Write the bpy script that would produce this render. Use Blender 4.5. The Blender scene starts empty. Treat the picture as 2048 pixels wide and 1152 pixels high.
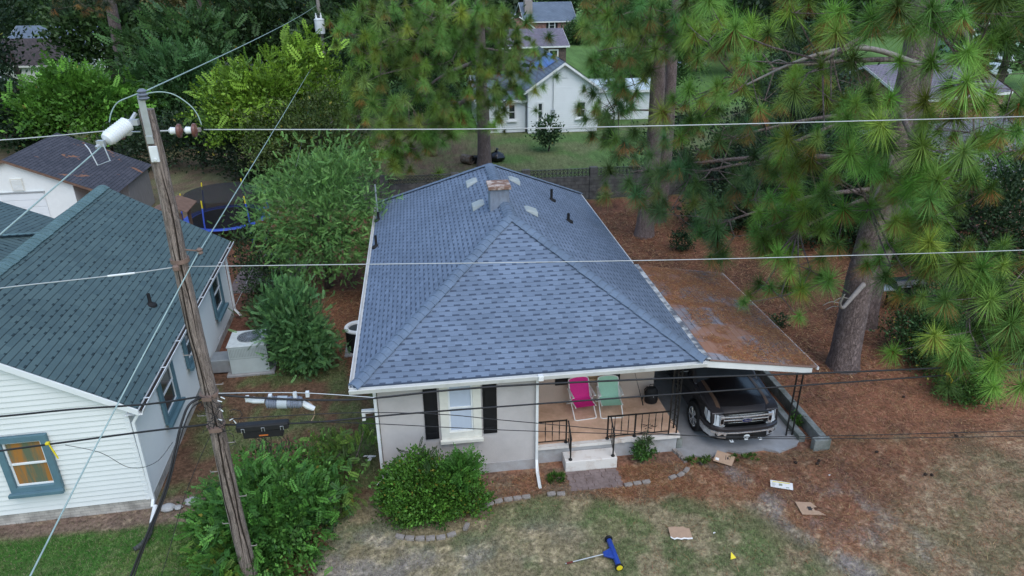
import bpy, bmesh, math, random
import numpy as np
from mathutils import Vector, Matrix
R = math.radians
scene = bpy.context.scene
col = scene.collection

# ------------------------------------------------------------------ camera
cam_d = bpy.data.cameras.new("camera"); cam = bpy.data.objects.new("camera", cam_d); col.objects.link(cam)
scene.camera = cam
cam_d.sensor_width = 36.0; cam_d.lens = 24.79; cam_d.clip_end = 2000; cam_d.clip_start = 0.1
_p, _y, _r = R(24.544), R(7.337), R(-0.511)
_f = Vector((math.sin(_y)*math.cos(_p), math.cos(_y)*math.cos(_p), -math.sin(_p)))
_rt = Vector((math.cos(_y), -math.sin(_y), 0)); _u = _rt.cross(_f)
_rt = _rt*math.cos(_r) + _u*math.sin(_r); _u = _rt.cross(_f)
cam.matrix_world = Matrix(((_rt.x, _u.x, -_f.x, 0), (_rt.y, _u.y, -_f.y, 0), (_rt.z, _u.z, -_f.z, 11.65), (0, 0, 0, 1)))

# ------------------------------------------------------------------ world, sun, exposure
SUN_EL, SUN_AZ = 58.0, 160.0          # azimuth clockwise from +y (the street is behind the camera)
w = bpy.data.worlds.new("World"); scene.world = w; w.use_nodes = True
nt = w.node_tree
sky = nt.nodes.new('ShaderNodeTexSky'); sky.sky_type = 'NISHITA'; sky.sun_disc = False
sky.sun_elevation = R(SUN_EL); sky.sun_rotation = R(SUN_AZ); sky.air_density = 1.5; sky.dust_density = 1.0; sky.ozone_density = 2.5
bg = nt.nodes['Background']; nt.links.new(sky.outputs[0], bg.inputs[0]); bg.inputs[1].default_value = 0.13
sd = bpy.data.lights.new("sun", 'SUN'); sd.energy = 0.9; sd.angle = R(50); sd.color = (1.0, 0.97, 0.92)
sun = bpy.data.objects.new("sun", sd); col.objects.link(sun)
_d = Vector((math.sin(R(SUN_AZ))*math.cos(R(SUN_EL)), math.cos(R(SUN_AZ))*math.cos(R(SUN_EL)), math.sin(R(SUN_EL))))
sun.rotation_euler = _d.to_track_quat('Z', 'Y').to_euler()
scene.view_settings.view_transform = 'Standard'; scene.view_settings.look = 'None'
scene.view_settings.exposure = 0.88; scene.view_settings.gamma = 1.0
scene.render.engine = 'CYCLES'
scene.cycles.max_bounces = 4; scene.cycles.diffuse_bounces = 3; scene.cycles.transparent_max_bounces = 12

rng = np.random.default_rng(7); random.seed(7)

# ------------------------------------------------------------------ helpers
class MB:
    """collects polygons (with UVs) for one mesh"""
    def __init__(s): s.v = []; s.f = []; s.uv = []
    def poly(s, pts, uv=None):
        b = len(s.v); s.v += [tuple(p) for p in pts]; s.f.append(tuple(range(b, b+len(pts)))); s.uv.append(uv or [(0, 0)]*len(pts)); return s
    def box(s, a, b, m=None):
        x0, y0, z0 = a; x1, y1, z1 = b
        c = [Vector(p) for p in ((x0,y0,z0),(x1,y0,z0),(x1,y1,z0),(x0,y1,z0),(x0,y0,z1),(x1,y0,z1),(x1,y1,z1),(x0,y1,z1))]
        if m is not None: c = [m @ p for p in c]
        for q in ((0,3,2,1),(4,5,6,7),(0,1,5,4),(1,2,6,5),(2,3,7,6),(3,0,4,7)): s.poly([c[i] for i in q])
        return s
    def tube(s, pts, r, n=8, caps=True):
        pts = [Vector(p) for p in pts]; rs = r if isinstance(r, (list, tuple)) else [r]*len(pts)
        rings = []; up = None
        for i, p in enumerate(pts):
            t = (pts[min(i+1, len(pts)-1)] - pts[max(i-1, 0)]).normalized()
            if up is None: up = t.orthogonal().normalized()
            a = (up - t*up.dot(t))
            a = a.normalized() if a.length > 1e-6 else t.orthogonal().normalized()
            up = a; b = t.cross(a)
            rings.append([p + (a*math.cos(2*math.pi*k/n) + b*math.sin(2*math.pi*k/n))*rs[i] for k in range(n)])
        b0 = len(s.v)
        for rg in rings: s.v += [tuple(q) for q in rg]
        L = 0
        for i in range(len(rings)-1):
            L2 = L + (pts[i+1]-pts[i]).length
            for k in range(n):
                k2 = (k+1) % n
                s.f.append((b0+i*n+k, b0+i*n+k2, b0+(i+1)*n+k2, b0+(i+1)*n+k))
                s.uv.append([(k/n, L), ((k+1)/n, L), ((k+1)/n, L2), (k/n, L2)])
            L = L2
        if caps:
            s.f.append(tuple(b0+k for k in reversed(range(n)))); s.uv.append([(0, 0)]*n)
            s.f.append(tuple(b0+(len(rings)-1)*n+k for k in range(n))); s.uv.append([(0, 0)]*n)
        return s
    def lathe(s, prof, c, axis=(0,0,1), n=20, closed=False):
        ax = Vector(axis).normalized(); a = ax.orthogonal().normalized(); b = ax.cross(a); c = Vector(c)
        b0 = len(s.v); m = len(prof)
        for (r, h) in prof:
            for k in range(n):
                s.v.append(tuple(c + ax*h + (a*math.cos(2*math.pi*k/n)+b*math.sin(2*math.pi*k/n))*r))
        for i in range(m-1 + (1 if closed else 0)):
            j = (i+1) % m
            for k in range(n):
                k2 = (k+1) % n
                s.f.append((b0+i*n+k, b0+i*n+k2, b0+j*n+k2, b0+j*n+k)); s.uv.append([(0, 0)]*4)
        if not closed:
            if prof[0][0] > 1e-4: s.f.append(tuple(b0+k for k in reversed(range(n)))); s.uv.append([(0, 0)]*n)
            if prof[-1][0] > 1e-4: s.f.append(tuple(b0+(m-1)*n+k for k in range(n))); s.uv.append([(0, 0)]*n)
        return s
    def prism(s, pts2, f, y0, y1):
        """extrude a 2-D outline: f(u, v, t) -> 3-D point"""
        A = [f(u, v, y0) for u, v in pts2]; B = [f(u, v, y1) for u, v in pts2]; n = len(A)
        s.poly(A); s.poly(B[::-1])
        for i in range(n):
            j = (i+1) % n; s.poly([A[j], A[i], B[i], B[j]])
        return s
    def build(s, name, m, parent=None, smooth=False, bevel=0, seg=2, recalc=True):
        me = bpy.data.meshes.new(name); me.from_pydata(s.v, [], s.f)
        ul = me.uv_layers.new(name="UVMap")
        fl = [c for u in s.uv for p in u for c in p]
        if len(fl) == len(ul.data)*2: ul.data.foreach_set('uv', fl)
        if recalc:
            bm = bmesh.new(); bm.from_mesh(me); bmesh.ops.remove_doubles(bm, verts=bm.verts, dist=1e-5)
            bmesh.ops.recalc_face_normals(bm, faces=bm.faces); bm.to_mesh(me); bm.free()
        if smooth: me.polygons.foreach_set('use_smooth', [True]*len(me.polygons))
        o = bpy.data.objects.new(name, me); col.objects.link(o); me.materials.append(m)
        if smooth == 'auto':
            me.set_sharp_from_angle(angle=R(38))
        if bevel:
            b = o.modifiers.new('bevel', 'BEVEL'); b.width = bevel; b.segments = seg; b.limit_method = 'ANGLE'; b.angle_limit = R(35)
        if parent: put(o, parent)
        return o
def put(o, parent):
    o.parent = parent
    o.matrix_parent_inverse = (Matrix.Translation(parent.location) @ Matrix.Rotation(parent.rotation_euler.z, 4, "Z")).inverted()
def tag(o, label, cat, group=None, kind=None):
    if label: o['label'] = label
    if cat: o['category'] = cat
    if group: o['group'] = group
    if kind: o['kind'] = kind
    return o
def thing(name, loc, label, cat, group=None, rz=0):
    o = bpy.data.objects.new(name, None); col.objects.link(o); o.location = loc; o.rotation_euler = (0, 0, rz)
    o.empty_display_size = 0.2
    return tag(o, label, cat, group)
def local(parent, o):
    """child modelled in its thing's own axes"""
    o.parent = parent; return o
def copy_tree(src, loc, rz=0, scale=None):
    r = src.copy(); col.objects.link(r); r.location = loc; r.rotation_euler = (0, 0, rz)
    if scale: r.scale = (scale,)*3 if not isinstance(scale, tuple) else scale
    for ch in src.children:
        c = ch.copy(); col.objects.link(c); c.parent = r
        for g in ch.children:
            d = g.copy(); col.objects.link(d); d.parent = c
    return r
def npmesh(name, V, F, m, C=None, parent=None, smooth=False):
    """V (n,3); F (m,3|4); C (n,3) a per-vertex colour"""
    me = bpy.data.meshes.new(name); k = F.shape[1]
    me.vertices.add(len(V)); me.vertices.foreach_set('co', np.ascontiguousarray(V, np.float32).ravel())
    me.loops.add(F.size); me.loops.foreach_set('vertex_index', np.ascontiguousarray(F, np.int32).ravel())
    me.polygons.add(len(F)); me.polygons.foreach_set('loop_start', np.arange(0, F.size, k, dtype=np.int32))
    if smooth: me.polygons.foreach_set('use_smooth', np.ones(len(F), bool))
    me.update(calc_edges=True)
    if C is not None:
        a = me.color_attributes.new('Col', 'FLOAT_COLOR', 'POINT')
        a.data.foreach_set('color', np.concatenate([C, np.ones((len(C), 1))], 1).astype(np.float32).ravel())
    me.materials.append(m)
    o = bpy.data.objects.new(name, me); col.objects.link(o)
    if parent: put(o, parent)
    return o

# ---- numpy value noise
_perm = rng.random(65536)
def vnoise(x, y, seed=0):
    xi = np.floor(x).astype(np.int64); yi = np.floor(y).astype(np.int64); fx = x-xi; fy = y-yi
    fx = fx*fx*(3-2*fx); fy = fy*fy*(3-2*fy)
    h = lambda a, b: _perm[(a*7349 + b*9151 + seed*4001) & 65535]
    return (h(xi, yi)*(1-fx)+h(xi+1, yi)*fx)*(1-fy) + (h(xi, yi+1)*(1-fx)+h(xi+1, yi+1)*fx)*fy
def fbm(x, y, oct=4, seed=0):
    s = 0; a = 0.5; t = 0
    for i in range(oct): s = s + a*vnoise(x*2**i+i*17.3, y*2**i+i*5.1, seed+i); t += a; a *= .55
    return s/t
def sstep(a, b, x): t = np.clip((x-a)/(b-a), 0, 1); return t*t*(3-2*t)

# ------------------------------------------------------------------ materials
def nmat(name):
    m = bpy.data.materials.new(name); m.use_nodes = True; n = m.node_tree.nodes; l = m.node_tree.links
    return m, n, l, n['Principled BSDF']
def N(n, t, **k):
    o = n.new(t)
    for a, v in k.items():
        if a.startswith('i_'): o.inputs[int(a[2:])].default_value = v
        else: setattr(o, a, v)
    return o
def mat(name, c, rough=.7, metal=0, var=.18, scale=6, bump=0, c2=None, bscale=None, stretch=None, spec=.3, contrast=None):
    """plain surface with two-scale mottling between c and c2"""
    m, n, l, p = nmat(name); c2 = c2 or tuple(x*(1-var) for x in c)
    tc = N(n, 'ShaderNodeTexCoord'); src = tc.outputs['Object']
    if stretch:
        mp = N(n, 'ShaderNodeMapping'); mp.inputs['Scale'].default_value = stretch; l.new(src, mp.inputs[0]); src = mp.outputs[0]
    nz = N(n, 'ShaderNodeTexNoise'); nz.inputs['Scale'].default_value = scale; nz.inputs['Detail'].default_value = 8; nz.inputs['Roughness'].default_value = .65
    l.new(src, nz.inputs['Vector'])
    rp = N(n, 'ShaderNodeValToRGB'); lo, hi = contrast or (.35, .65)
    rp.color_ramp.elements[0].position = lo; rp.color_ramp.elements[1].position = hi
    rp.color_ramp.elements[0].color = (*c2, 1); rp.color_ramp.elements[1].color = (*c, 1)
    l.new(nz.outputs[0], rp.inputs[0]); l.new(rp.outputs[0], p.inputs['Base Color'])
    p.inputs['Roughness'].default_value = rough; p.inputs['Metallic'].default_value = metal; p.inputs['Specular IOR Level'].default_value = spec
    if bump:
        b = N(n, 'ShaderNodeBump'); b.inputs['Strength'].default_value = bump; b.inputs['Distance'].default_value = .02
        nb = N(n, 'ShaderNodeTexNoise'); nb.inputs['Scale'].default_value = bscale or scale*5; nb.inputs['Detail'].default_value = 6; l.new(src, nb.inputs['Vector'])
        l.new(nb.outputs[0], b.inputs['Height']); l.new(b.outputs[0], p.inputs['Normal'])
    return m
def attr_mat(name, rough=.6, trans=.25, mul=1.0):
    """leaf material: colour from the mesh, a little light let through"""
    m, n, l, p = nmat(name)
    a = N(n, 'ShaderNodeAttribute', attribute_name='Col'); p.inputs['Roughness'].default_value = rough; p.inputs['Specular IOR Level'].default_value = .25
    l.new(a.outputs['Color'], p.inputs['Base Color'])
    if trans:
        t = N(n, 'ShaderNodeBsdfTranslucent'); mx = N(n, 'ShaderNodeMixShader'); mx.inputs[0].default_value = trans
        l.new(a.outputs['Color'], t.inputs[0]); l.new(p.outputs[0], mx.inputs[1]); l.new(t.outputs[0], mx.inputs[2])
        l.new(mx.outputs[0], n['Material Output'].inputs[0])
    return m
def shingle_mat(name, a, b, dark, row=.145, tab=.32, dash=.45, dashh=.42, line=.06, shift=.37, skip=0, litter=0, rough=.9, lined=.75):
    """asphalt shingles laid out in roof metres (UV): tabs, printed shade bands, course lines"""
    m, n, l, p = nmat(name)
    def M(op, x, y=None):
        o = N(n, 'ShaderNodeMath', operation=op)
        for i, q in enumerate((x, y)):
            if q is None: continue
            if isinstance(q, (int, float)): o.inputs[i].default_value = q
            else: l.new(q, o.inputs[i])
        return o.outputs[0]
    uv = N(n, 'ShaderNodeUVMap'); uv.uv_map = 'UVMap'; sp = N(n, 'ShaderNodeSeparateXYZ'); l.new(uv.outputs[0], sp.inputs[0])
    wob = N(n, 'ShaderNodeTexNoise'); wob.inputs['Scale'].default_value = .8; l.new(uv.outputs[0], wob.inputs['Vector'])
    vv = M('ADD', M('DIVIDE', sp.outputs[1], row), M('MULTIPLY', wob.outputs[0], .25)); rw = M('FLOOR', vv); fv = M('FRACT', vv)
    wn = N(n, 'ShaderNodeTexWhiteNoise', noise_dimensions='1D'); l.new(rw, wn.inputs['W'])
    uu = M('ADD', M('DIVIDE', sp.outputs[0], tab), M('ADD', M('MULTIPLY', rw, shift), M('MULTIPLY', wn.outputs[0], .22)))
    cu = M('FLOOR', uu); fu = M('FRACT', uu)
    cb = N(n, 'ShaderNodeCombineXYZ'); l.new(cu, cb.inputs[0]); l.new(rw, cb.inputs[1])
    w2 = N(n, 'ShaderNodeTexWhiteNoise', noise_dimensions='2D'); l.new(cb.outputs[0], w2.inputs['Vector'])
    s2 = N(n, 'ShaderNodeSeparateColor'); l.new(w2.outputs['Color'], s2.inputs[0])
    mx = N(n, 'ShaderNodeMix', data_type='RGBA'); mx.inputs[6].default_value = (*a, 1); mx.inputs[7].default_value = (*b, 1); l.new(s2.outputs[0], mx.inputs[0])
    big = N(n, 'ShaderNodeTexNoise'); big.inputs['Scale'].default_value = .5; big.inputs['Detail'].default_value = 5; l.new(uv.outputs[0], big.inputs['Vector'])
    gr = N(n, 'ShaderNodeTexNoise'); gr.inputs['Scale'].default_value = 60; gr.inputs['Detail'].default_value = 3; l.new(uv.outputs[0], gr.inputs['Vector'])
    v = M('ADD', M('MULTIPLY', big.outputs[0], .5), M('ADD', M('MULTIPLY', gr.outputs[0], .35), .58))
    dw = M('ADD', M('MULTIPLY', s2.outputs[1], .3), dash-.15)
    isd = M('MULTIPLY', M('MULTIPLY', M('LESS_THAN', fv, dashh), M('LESS_THAN', fu, dw)), M('GREATER_THAN', s2.outputs[2], skip))
    isl = M('LESS_THAN', fv, line)
    mx2 = N(n, 'ShaderNodeMix', data_type='RGBA'); l.new(isd, mx2.inputs[0]); l.new(mx.outputs[2], mx2.inputs[6]); mx2.inputs[7].default_value = (*dark, 1)
    mx3 = N(n, 'ShaderNodeMix', data_type='RGBA', blend_type='MULTIPLY'); l.new(mx2.outputs[2], mx3.inputs[6]); mx3.inputs[7].default_value = (1-lined, 1-lined, 1-lined, 1); l.new(M('MULTIPLY', isl, .8), mx3.inputs[0])
    mx4 = N(n, 'ShaderNodeMix', data_type='RGBA', blend_type='MULTIPLY'); mx4.inputs[0].default_value = 1; l.new(mx3.outputs[2], mx4.inputs[6]); l.new(v, mx4.inputs[7])
    out = mx4.outputs[2]
    if litter:
        ln = N(n, 'ShaderNodeTexNoise'); ln.inputs['Scale'].default_value = .75; ln.inputs['Detail'].default_value = 9; ln.inputs['Roughness'].default_value = .72; ln.inputs['Distortion'].default_value = .6
        mp = N(n, 'ShaderNodeMapping'); mp.inputs['Scale'].default_value = (1, .7, 1); mp.inputs['Location'].default_value = (3.1, 1.7, 0); l.new(uv.outputs[0], mp.inputs[0]); l.new(mp.outputs[0], ln.inputs['Vector'])
        rp = N(n, 'ShaderNodeValToRGB'); rp.color_ramp.elements[0].position = .5-litter*.2; rp.color_ramp.elements[1].position = .56-litter*.1
        l.new(ln.outputs[0], rp.inputs[0])
        lc = N(n, 'ShaderNodeMix', data_type='RGBA'); lc.inputs[6].default_value = (.40, .165, .07, 1); lc.inputs[7].default_value = (.24, .115, .065, 1); l.new(gr.outputs[0], lc.inputs[0])
        ml = N(n, 'ShaderNodeMix', data_type='RGBA'); l.new(M('MULTIPLY', rp.outputs[0], .8), ml.inputs[0]); l.new(out, ml.inputs[6]); l.new(lc.outputs[2], ml.inputs[7]); out = ml.outputs[2]
    l.new(out, p.inputs['Base Color']); p.inputs['Roughness'].default_value = rough; p.inputs['Specular IOR Level'].default_value = .3
    h = M('ADD', M('MULTIPLY', M('SUBTRACT', 1, fv), .6), M('ADD', M('MULTIPLY', isd, -.5), M('MULTIPLY', gr.outputs[0], .5)))
    bp = N(n, 'ShaderNodeBump'); bp.inputs['Strength'].default_value = .55; bp.inputs['Distance'].default_value = .012; l.new(h, bp.inputs['Height']); l.new(bp.outputs[0], p.inputs['Normal'])
    return m
def brick_mat(name, a, b, mortar, sx=4.6, scale=None, bump=.3):
    m, n, l, p = nmat(name)
    tc = N(n, 'ShaderNodeUVMap'); tc.uv_map = 'UVMap'
    bt = N(n, 'ShaderNodeTexBrick'); bt.inputs['Color1'].default_value = (*a, 1); bt.inputs['Color2'].default_value = (*b, 1); bt.inputs['Mortar'].default_value = (*mortar, 1)
    bt.inputs['Scale'].default_value = 1; bw, bh = scale or (.22, .075)
    bt.inputs['Brick Width'].default_value = bw; bt.inputs['Row Height'].default_value = bh; bt.inputs['Mortar Size'].default_value = bh*.12; bt.inputs['Bias'].default_value = 0
    l.new(tc.outputs[0], bt.inputs['Vector'])
    nz = N(n, 'ShaderNodeTexNoise'); nz.inputs['Scale'].default_value = 3; nz.inputs['Detail'].default_value = 8; l.new(tc.outputs[0], nz.inputs['Vector'])
    mr = N(n, 'ShaderNodeMapRange'); mr.inputs[1].default_value = .3; mr.inputs[2].default_value = .7; mr.inputs[3].default_value = .55; mr.inputs[4].default_value = 1.25; l.new(nz.outputs[0], mr.inputs[0])
    mx = N(n, 'ShaderNodeMix', data_type='RGBA', blend_type='MULTIPLY'); mx.inputs[0].default_value = 1; l.new(bt.outputs[0], mx.inputs[6]); l.new(mr.outputs[0], mx.inputs[7])
    l.new(mx.outputs[2], p.inputs['Base Color']); p.inputs['Roughness'].default_value = .9
    return m
def bark_mat(name, a, b, sx=5, sz=1.4, bump=.8):
    m, n, l, p = nmat(name)
    tc = N(n, 'ShaderNodeTexCoord'); mp = N(n, 'ShaderNodeMapping'); mp.inputs['Scale'].default_value = (sx, sx, sz); l.new(tc.outputs['Object'], mp.inputs[0])
    nz = N(n, 'ShaderNodeTexNoise'); nz.inputs['Scale'].default_value = 2.2; nz.inputs['Detail'].default_value = 10; nz.inputs['Roughness'].default_value = .7; nz.inputs['Distortion'].default_value = .8; l.new(mp.outputs[0], nz.inputs['Vector'])
    vo = N(n, 'ShaderNodeTexVoronoi', feature='DISTANCE_TO_EDGE'); vo.inputs['Scale'].default_value = 2.6
    ad = N(n, 'ShaderNodeVectorMath', operation='MULTIPLY_ADD'); ad.inputs[1].default_value = (2.2, 2.2, 2.2); l.new(nz.outputs['Color'], ad.inputs[0]); l.new(mp.outputs[0], ad.inputs[2]); l.new(ad.outputs[0], vo.inputs['Vector'])
    mr = N(n, 'ShaderNodeMapRange'); mr.inputs[2].default_value = .12; l.new(vo.outputs[0], mr.inputs[0])
    mu = N(n, 'ShaderNodeMath', operation='MULTIPLY'); l.new(mr.outputs[0], mu.inputs[0]); l.new(nz.outputs[0], mu.inputs[1])
    rp = N(n, 'ShaderNodeValToRGB'); rp.color_ramp.elements[0].position = .05; rp.color_ramp.elements[1].position = .6
    rp.color_ramp.elements[0].color = (*b, 1); rp.color_ramp.elements[1].color = (*a, 1); l.new(mu.outputs[0], rp.inputs[0]); l.new(rp.outputs[0], p.inputs['Base Color'])
    p.inputs['Roughness'].default_value = .95
    bp = N(n, 'ShaderNodeBump'); bp.inputs['Strength'].default_value = bump; bp.inputs['Distance'].default_value = .05; l.new(mu.outputs[0], bp.inputs['Height']); l.new(bp.outputs[0], p.inputs['Normal'])
    return m
def glass_mat(name, c, rough=.08):
    m, n, l, p = nmat(name); p.inputs['Base Color'].default_value = (*c, 1); p.inputs['Roughness'].default_value = rough; p.inputs['Specular IOR Level'].default_value = .6
    nz = N(n, 'ShaderNodeTexNoise'); nz.inputs['Scale'].default_value = 3; mr = N(n, 'ShaderNodeMapRange'); mr.inputs[3].default_value = .6; mr.inputs[4].default_value = 1.4; l.new(nz.outputs[0], mr.inputs[0])
    mx = N(n, 'ShaderNodeMix', data_type='RGBA', blend_type='MULTIPLY'); mx.inputs[0].default_value = 1; mx.inputs[6].default_value = (*c, 1); l.new(mr.outputs[0], mx.inputs[7]); l.new(mx.outputs[2], p.inputs['Base Color'])
    return m

M = {}
M['stucco'] = mat('stucco', (.52, .485, .47), .9, var=.16, scale=1.1, bump=.25, bscale=45)
M['porchwall'] = mat('bounce tinted stucco', (.56, .46, .39), .9, var=.1, scale=1.5, bump=.25, bscale=45)  # wall stucco with warm light off the porch floor put into its colour
M['plinth'] = mat('plinth paint', (.42, .42, .43), .9, c2=(.33, .31, .3), scale=3, bump=.3, bscale=30)
M['white'] = mat('white trim paint', (.78, .79, .78), .5, var=.1, scale=3)
M['cream'] = mat('cream trim paint', (.74, .72, .64), .5, var=.12, scale=4)
M['gutter'] = mat('weathered white gutter', (.74, .74, .72), .5, c2=(.5, .5, .48), scale=2.5, contrast=(.2, .5))
M['black'] = mat('black paint', (.012, .012, .014), .5, var=.3)
M['iron'] = mat('black wrought iron', (.018, .017, .016), .55, var=.4, scale=20)
M['rubber'] = mat('black rubber', (.015, .015, .016), .75, var=.3, scale=15)
M['cable'] = mat('black cable jacket', (.02, .02, .022), .5, var=.2)
M['wire'] = mat('weathered aluminium wire', (.48, .5, .5), .5, metal=.3, var=.15)
M['copper'] = mat('verdigris copper wire', (.33, .44, .42), .6, var=.2)
M['steel'] = mat('galvanised steel', (.5, .53, .55), .45, metal=.6, var=.15, scale=8)
M['porcelain'] = mat('white porcelain', (.72, .75, .76), .25, var=.1)
M['brownglaze'] = mat('brown glazed porcelain', (.17, .075, .06), .3, var=.25)
M['grey_roof'] = shingle_mat('grey shingles', (.156, .202, .278), (.122, .160, .224), (.058, .078, .118), row=.142, tab=.31, dashh=.36)
M['grey_cap'] = mat('grey cap shingles', (.15, .2, .275), .9, var=.25, scale=2.5, bump=.4, bscale=70)
M['teal_roof'] = shingle_mat('teal shingles', (.078, .122, .126), (.06, .098, .106), (.022, .04, .046), row=.155, tab=.3, dash=.3, dashh=.36, line=.14, shift=.5, lined=.75, skip=.45)
M['teal_cap'] = mat('teal cap shingles', (.12, .2, .21), .9, var=.25, scale=3, bump=.4, bscale=70)
M['carport_roof'] = shingle_mat('needle covered shingles', (.30, .285, .305), (.22, .21, .235), (.13, .125, .14), row=.2, tab=.9, dash=.05, dashh=.3, line=.1, litter=.3)
M['dark_roof'] = shingle_mat('dark garage shingles', (.075, .075, .09), (.05, .052, .065), (.03, .03, .04), row=.15, tab=.3, dash=.3, dashh=.3, line=.15, litter=-.52)
M['far_roof'] = shingle_mat('far slate shingles', (.15, .19, .24), (.12, .155, .2), (.1, .12, .16), row=.3, tab=.6)
M['purple_roof'] = shingle_mat('purple grey shingles', (.19, .17, .21), (.15, .135, .17), (.1, .09, .12), row=.2, tab=.4)
M['brown_roof'] = shingle_mat('dark brown shingles', (.085, .068, .068), (.06, .05, .052), (.04, .035, .036), row=.2, tab=.4)
M['siding'] = mat('cream vinyl siding', (.72, .74, .72), .55, var=.05, scale=1.2)
M['siding_white'] = mat('white lap siding', (.78, .8, .8), .55, var=.06, scale=1.2)
M['tealpaint'] = mat('teal trim', (.11, .2, .24), .55, var=.15, scale=4)
M['concrete'] = mat('worn concrete', (.36, .36, .37), .9, c2=(.22, .215, .21), scale=1.1, bump=.3, bscale=40, contrast=(.3, .7))
M['porch_floor'] = mat('tan painted porch', (.82, .55, .39), .75, c2=(.55, .34, .22), scale=2.2, contrast=(.3, .62))
M['step'] = mat('white chipped masonry', (.66, .62, .58), .85, c2=(.42, .32, .25), scale=2.5, bump=.3, contrast=(.28, .5))
M['curb'] = mat('stained concrete curb', (.27, .28, .27), .9, c2=(.11, .12, .10), scale=2.5, bump=.3)
M['brickedge'] = mat('edging brick', (.33, .3, .28), .9, c2=(.2, .17, .15), scale=9, bump=.4)
M['brickpath'] = mat('brick path', (.24, .185, .175), .95, c2=(.15, .11, .1), scale=4, bump=.4)
M['redbrick'] = brick_mat('red brick', (.36, .13, .1), (.28, .1, .085), (.38, .33, .3))
M['darkbrick'] = brick_mat('brown brick', (.13, .08, .065), (.09, .06, .05), (.16, .14, .13))
M['block'] = brick_mat('grey block', (.13, .125, .115), (.105, .1, .095), (.09, .085, .08), scale=(.4, .2))
M['lattice'] = mat('mossy concrete', (.1, .105, .095), .95, c2=(.05, .055, .045), scale=3)
M['pole'] = bark_mat('weathered pole wood', (.36, .29, .25), (.075, .056, .045), sx=9, sz=.5, bump=.6)
M['pinebark'] = bark_mat('pine bark', (.27, .205, .19), (.075, .052, .05), sx=4.2, sz=1.5)
M['bark'] = bark_mat('hardwood bark', (.14, .11, .09), (.04, .03, .025), sx=7, sz=2)
M['deadwood'] = mat('dead branch wood', (.3, .27, .25), .9, var=.35, scale=10)
M['needle'] = attr_mat('pine needles', .55, .1)
M['leaf'] = attr_mat('leaves', .5, .14)
M['blade'] = attr_mat('grass blades', .7, .2)
M['glass'] = glass_mat('window glass', (.03, .035, .04))
M['curtain'] = mat('window with white curtain', (.5, .56, .66), .12, var=.12, scale=2, stretch=(1, 1, .3), spec=.5)
M['screen'] = mat('window with amber curtain', (.38, .17, .05), .15, c2=(.13, .15, .1), scale=2.6, stretch=(1.6, 1, .18), spec=.5, contrast=(.42, .56))
M['tarp'] = mat('blue tarp', (.12, .25, .6), .45, var=.35, scale=2, bump=.5, bscale=4)
M['bluewhite'] = mat('pale metal roof', (.6, .68, .72), .4, var=.1)
M['chairpink'] = mat('pink sling fabric', (.85, .035, .30), .7, var=.12, scale=40)
M['chairgreen'] = mat('pale green sling fabric', (.42, .70, .52), .7, var=.1, scale=40)
M['chairframe'] = mat('white enamel tube', (.86, .84, .8), .35, var=.05)
M['tan'] = mat('tan window paint', (.5, .34, .2), .6, var=.12)
M['shade'] = mat('dark screened window', (.06, .04, .035), .25, var=.3)
M['card'] = mat('cardboard', (.42, .28, .19), .85, var=.15, scale=8)
M['cardedge'] = mat('torn white paper', (.75, .73, .7), .85, var=.08)
M['bluemetal'] = mat('blue painted metal', (.02, .06, .32), .3, var=.2, spec=.6)
M['yellow'] = mat('yellow plastic', (.75, .6, .03), .5, var=.1)
M['acpaint'] = mat('grey green enamel', (.47, .53, .52), .5, var=.12, scale=2)
M['grille'] = mat('dark fan grille', (.06, .07, .075), .5, var=.4, scale=30)
M['trampblue'] = mat('blue vinyl pad', (.06, .12, .55), .4, var=.15)
M['orange_wood'] = mat('cedar lumber', (.3, .13, .06), .8, var=.4, scale=5, stretch=(1, 1, .3))
M['deckwood'] = mat('weathered brown boards', (.2, .12, .085), .85, var=.35, scale=5)
M['cushion'] = mat('beige cushion', (.38, .33, .27), .9, var=.15)
M['carpaint'] = mat('dark grey metallic paint', (.055, .053, .058), .25, metal=.5, var=.1, spec=.6)
M['carblack'] = mat('satin black panel', (.008, .008, .009), .25, var=.2, spec=.6)
M['bronze'] = mat('bronze stripe', (.15, .095, .065), .35, metal=.4, var=.1)
M['chrome'] = mat('chrome', (.78, .79, .81), .22, metal=.75, var=.1)
M['lamp'] = mat('headlight lens', (.62, .66, .7), .08, var=.25, scale=9, spec=.7)
M['emblem'] = mat('blue enamel emblem', (.01, .02, .09), .2, var=.1)
M['carwhite'] = mat('white car paint', (.7, .72, .74), .3, var=.05)
M['palegreen'] = mat('pale green siding', (.45, .6, .52), .6, var=.08)
M['textdark'] = mat('dark printed ink', (.04, .035, .035), .8, var=.1)
M['orange_ink'] = mat('orange printed label', (.5, .14, .03), .6, var=.1)
M['stone'] = mat('pale field stone', (.42, .42, .41), .9, var=.3, scale=5, bump=.4)
M['fence'] = mat('weathered fence boards', (.3, .28, .27), .9, var=.25, scale=4, stretch=(4, 4, .5))

# net fabric: threads with gaps
m, n, l, p = nmat('black net'); p.inputs['Base Color'].default_value = (.012, .012, .014, 1); p.inputs['Roughness'].default_value = .9
tr = N(n, 'ShaderNodeBsdfTransparent'); mx = N(n, 'ShaderNodeMixShader'); mx.inputs[0].default_value = .6
l.new(tr.outputs[0], mx.inputs[1]); l.new(p.outputs[0], mx.inputs[2]); l.new(mx.outputs[0], n['Material Output'].inputs[0]); M['net'] = m

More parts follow.
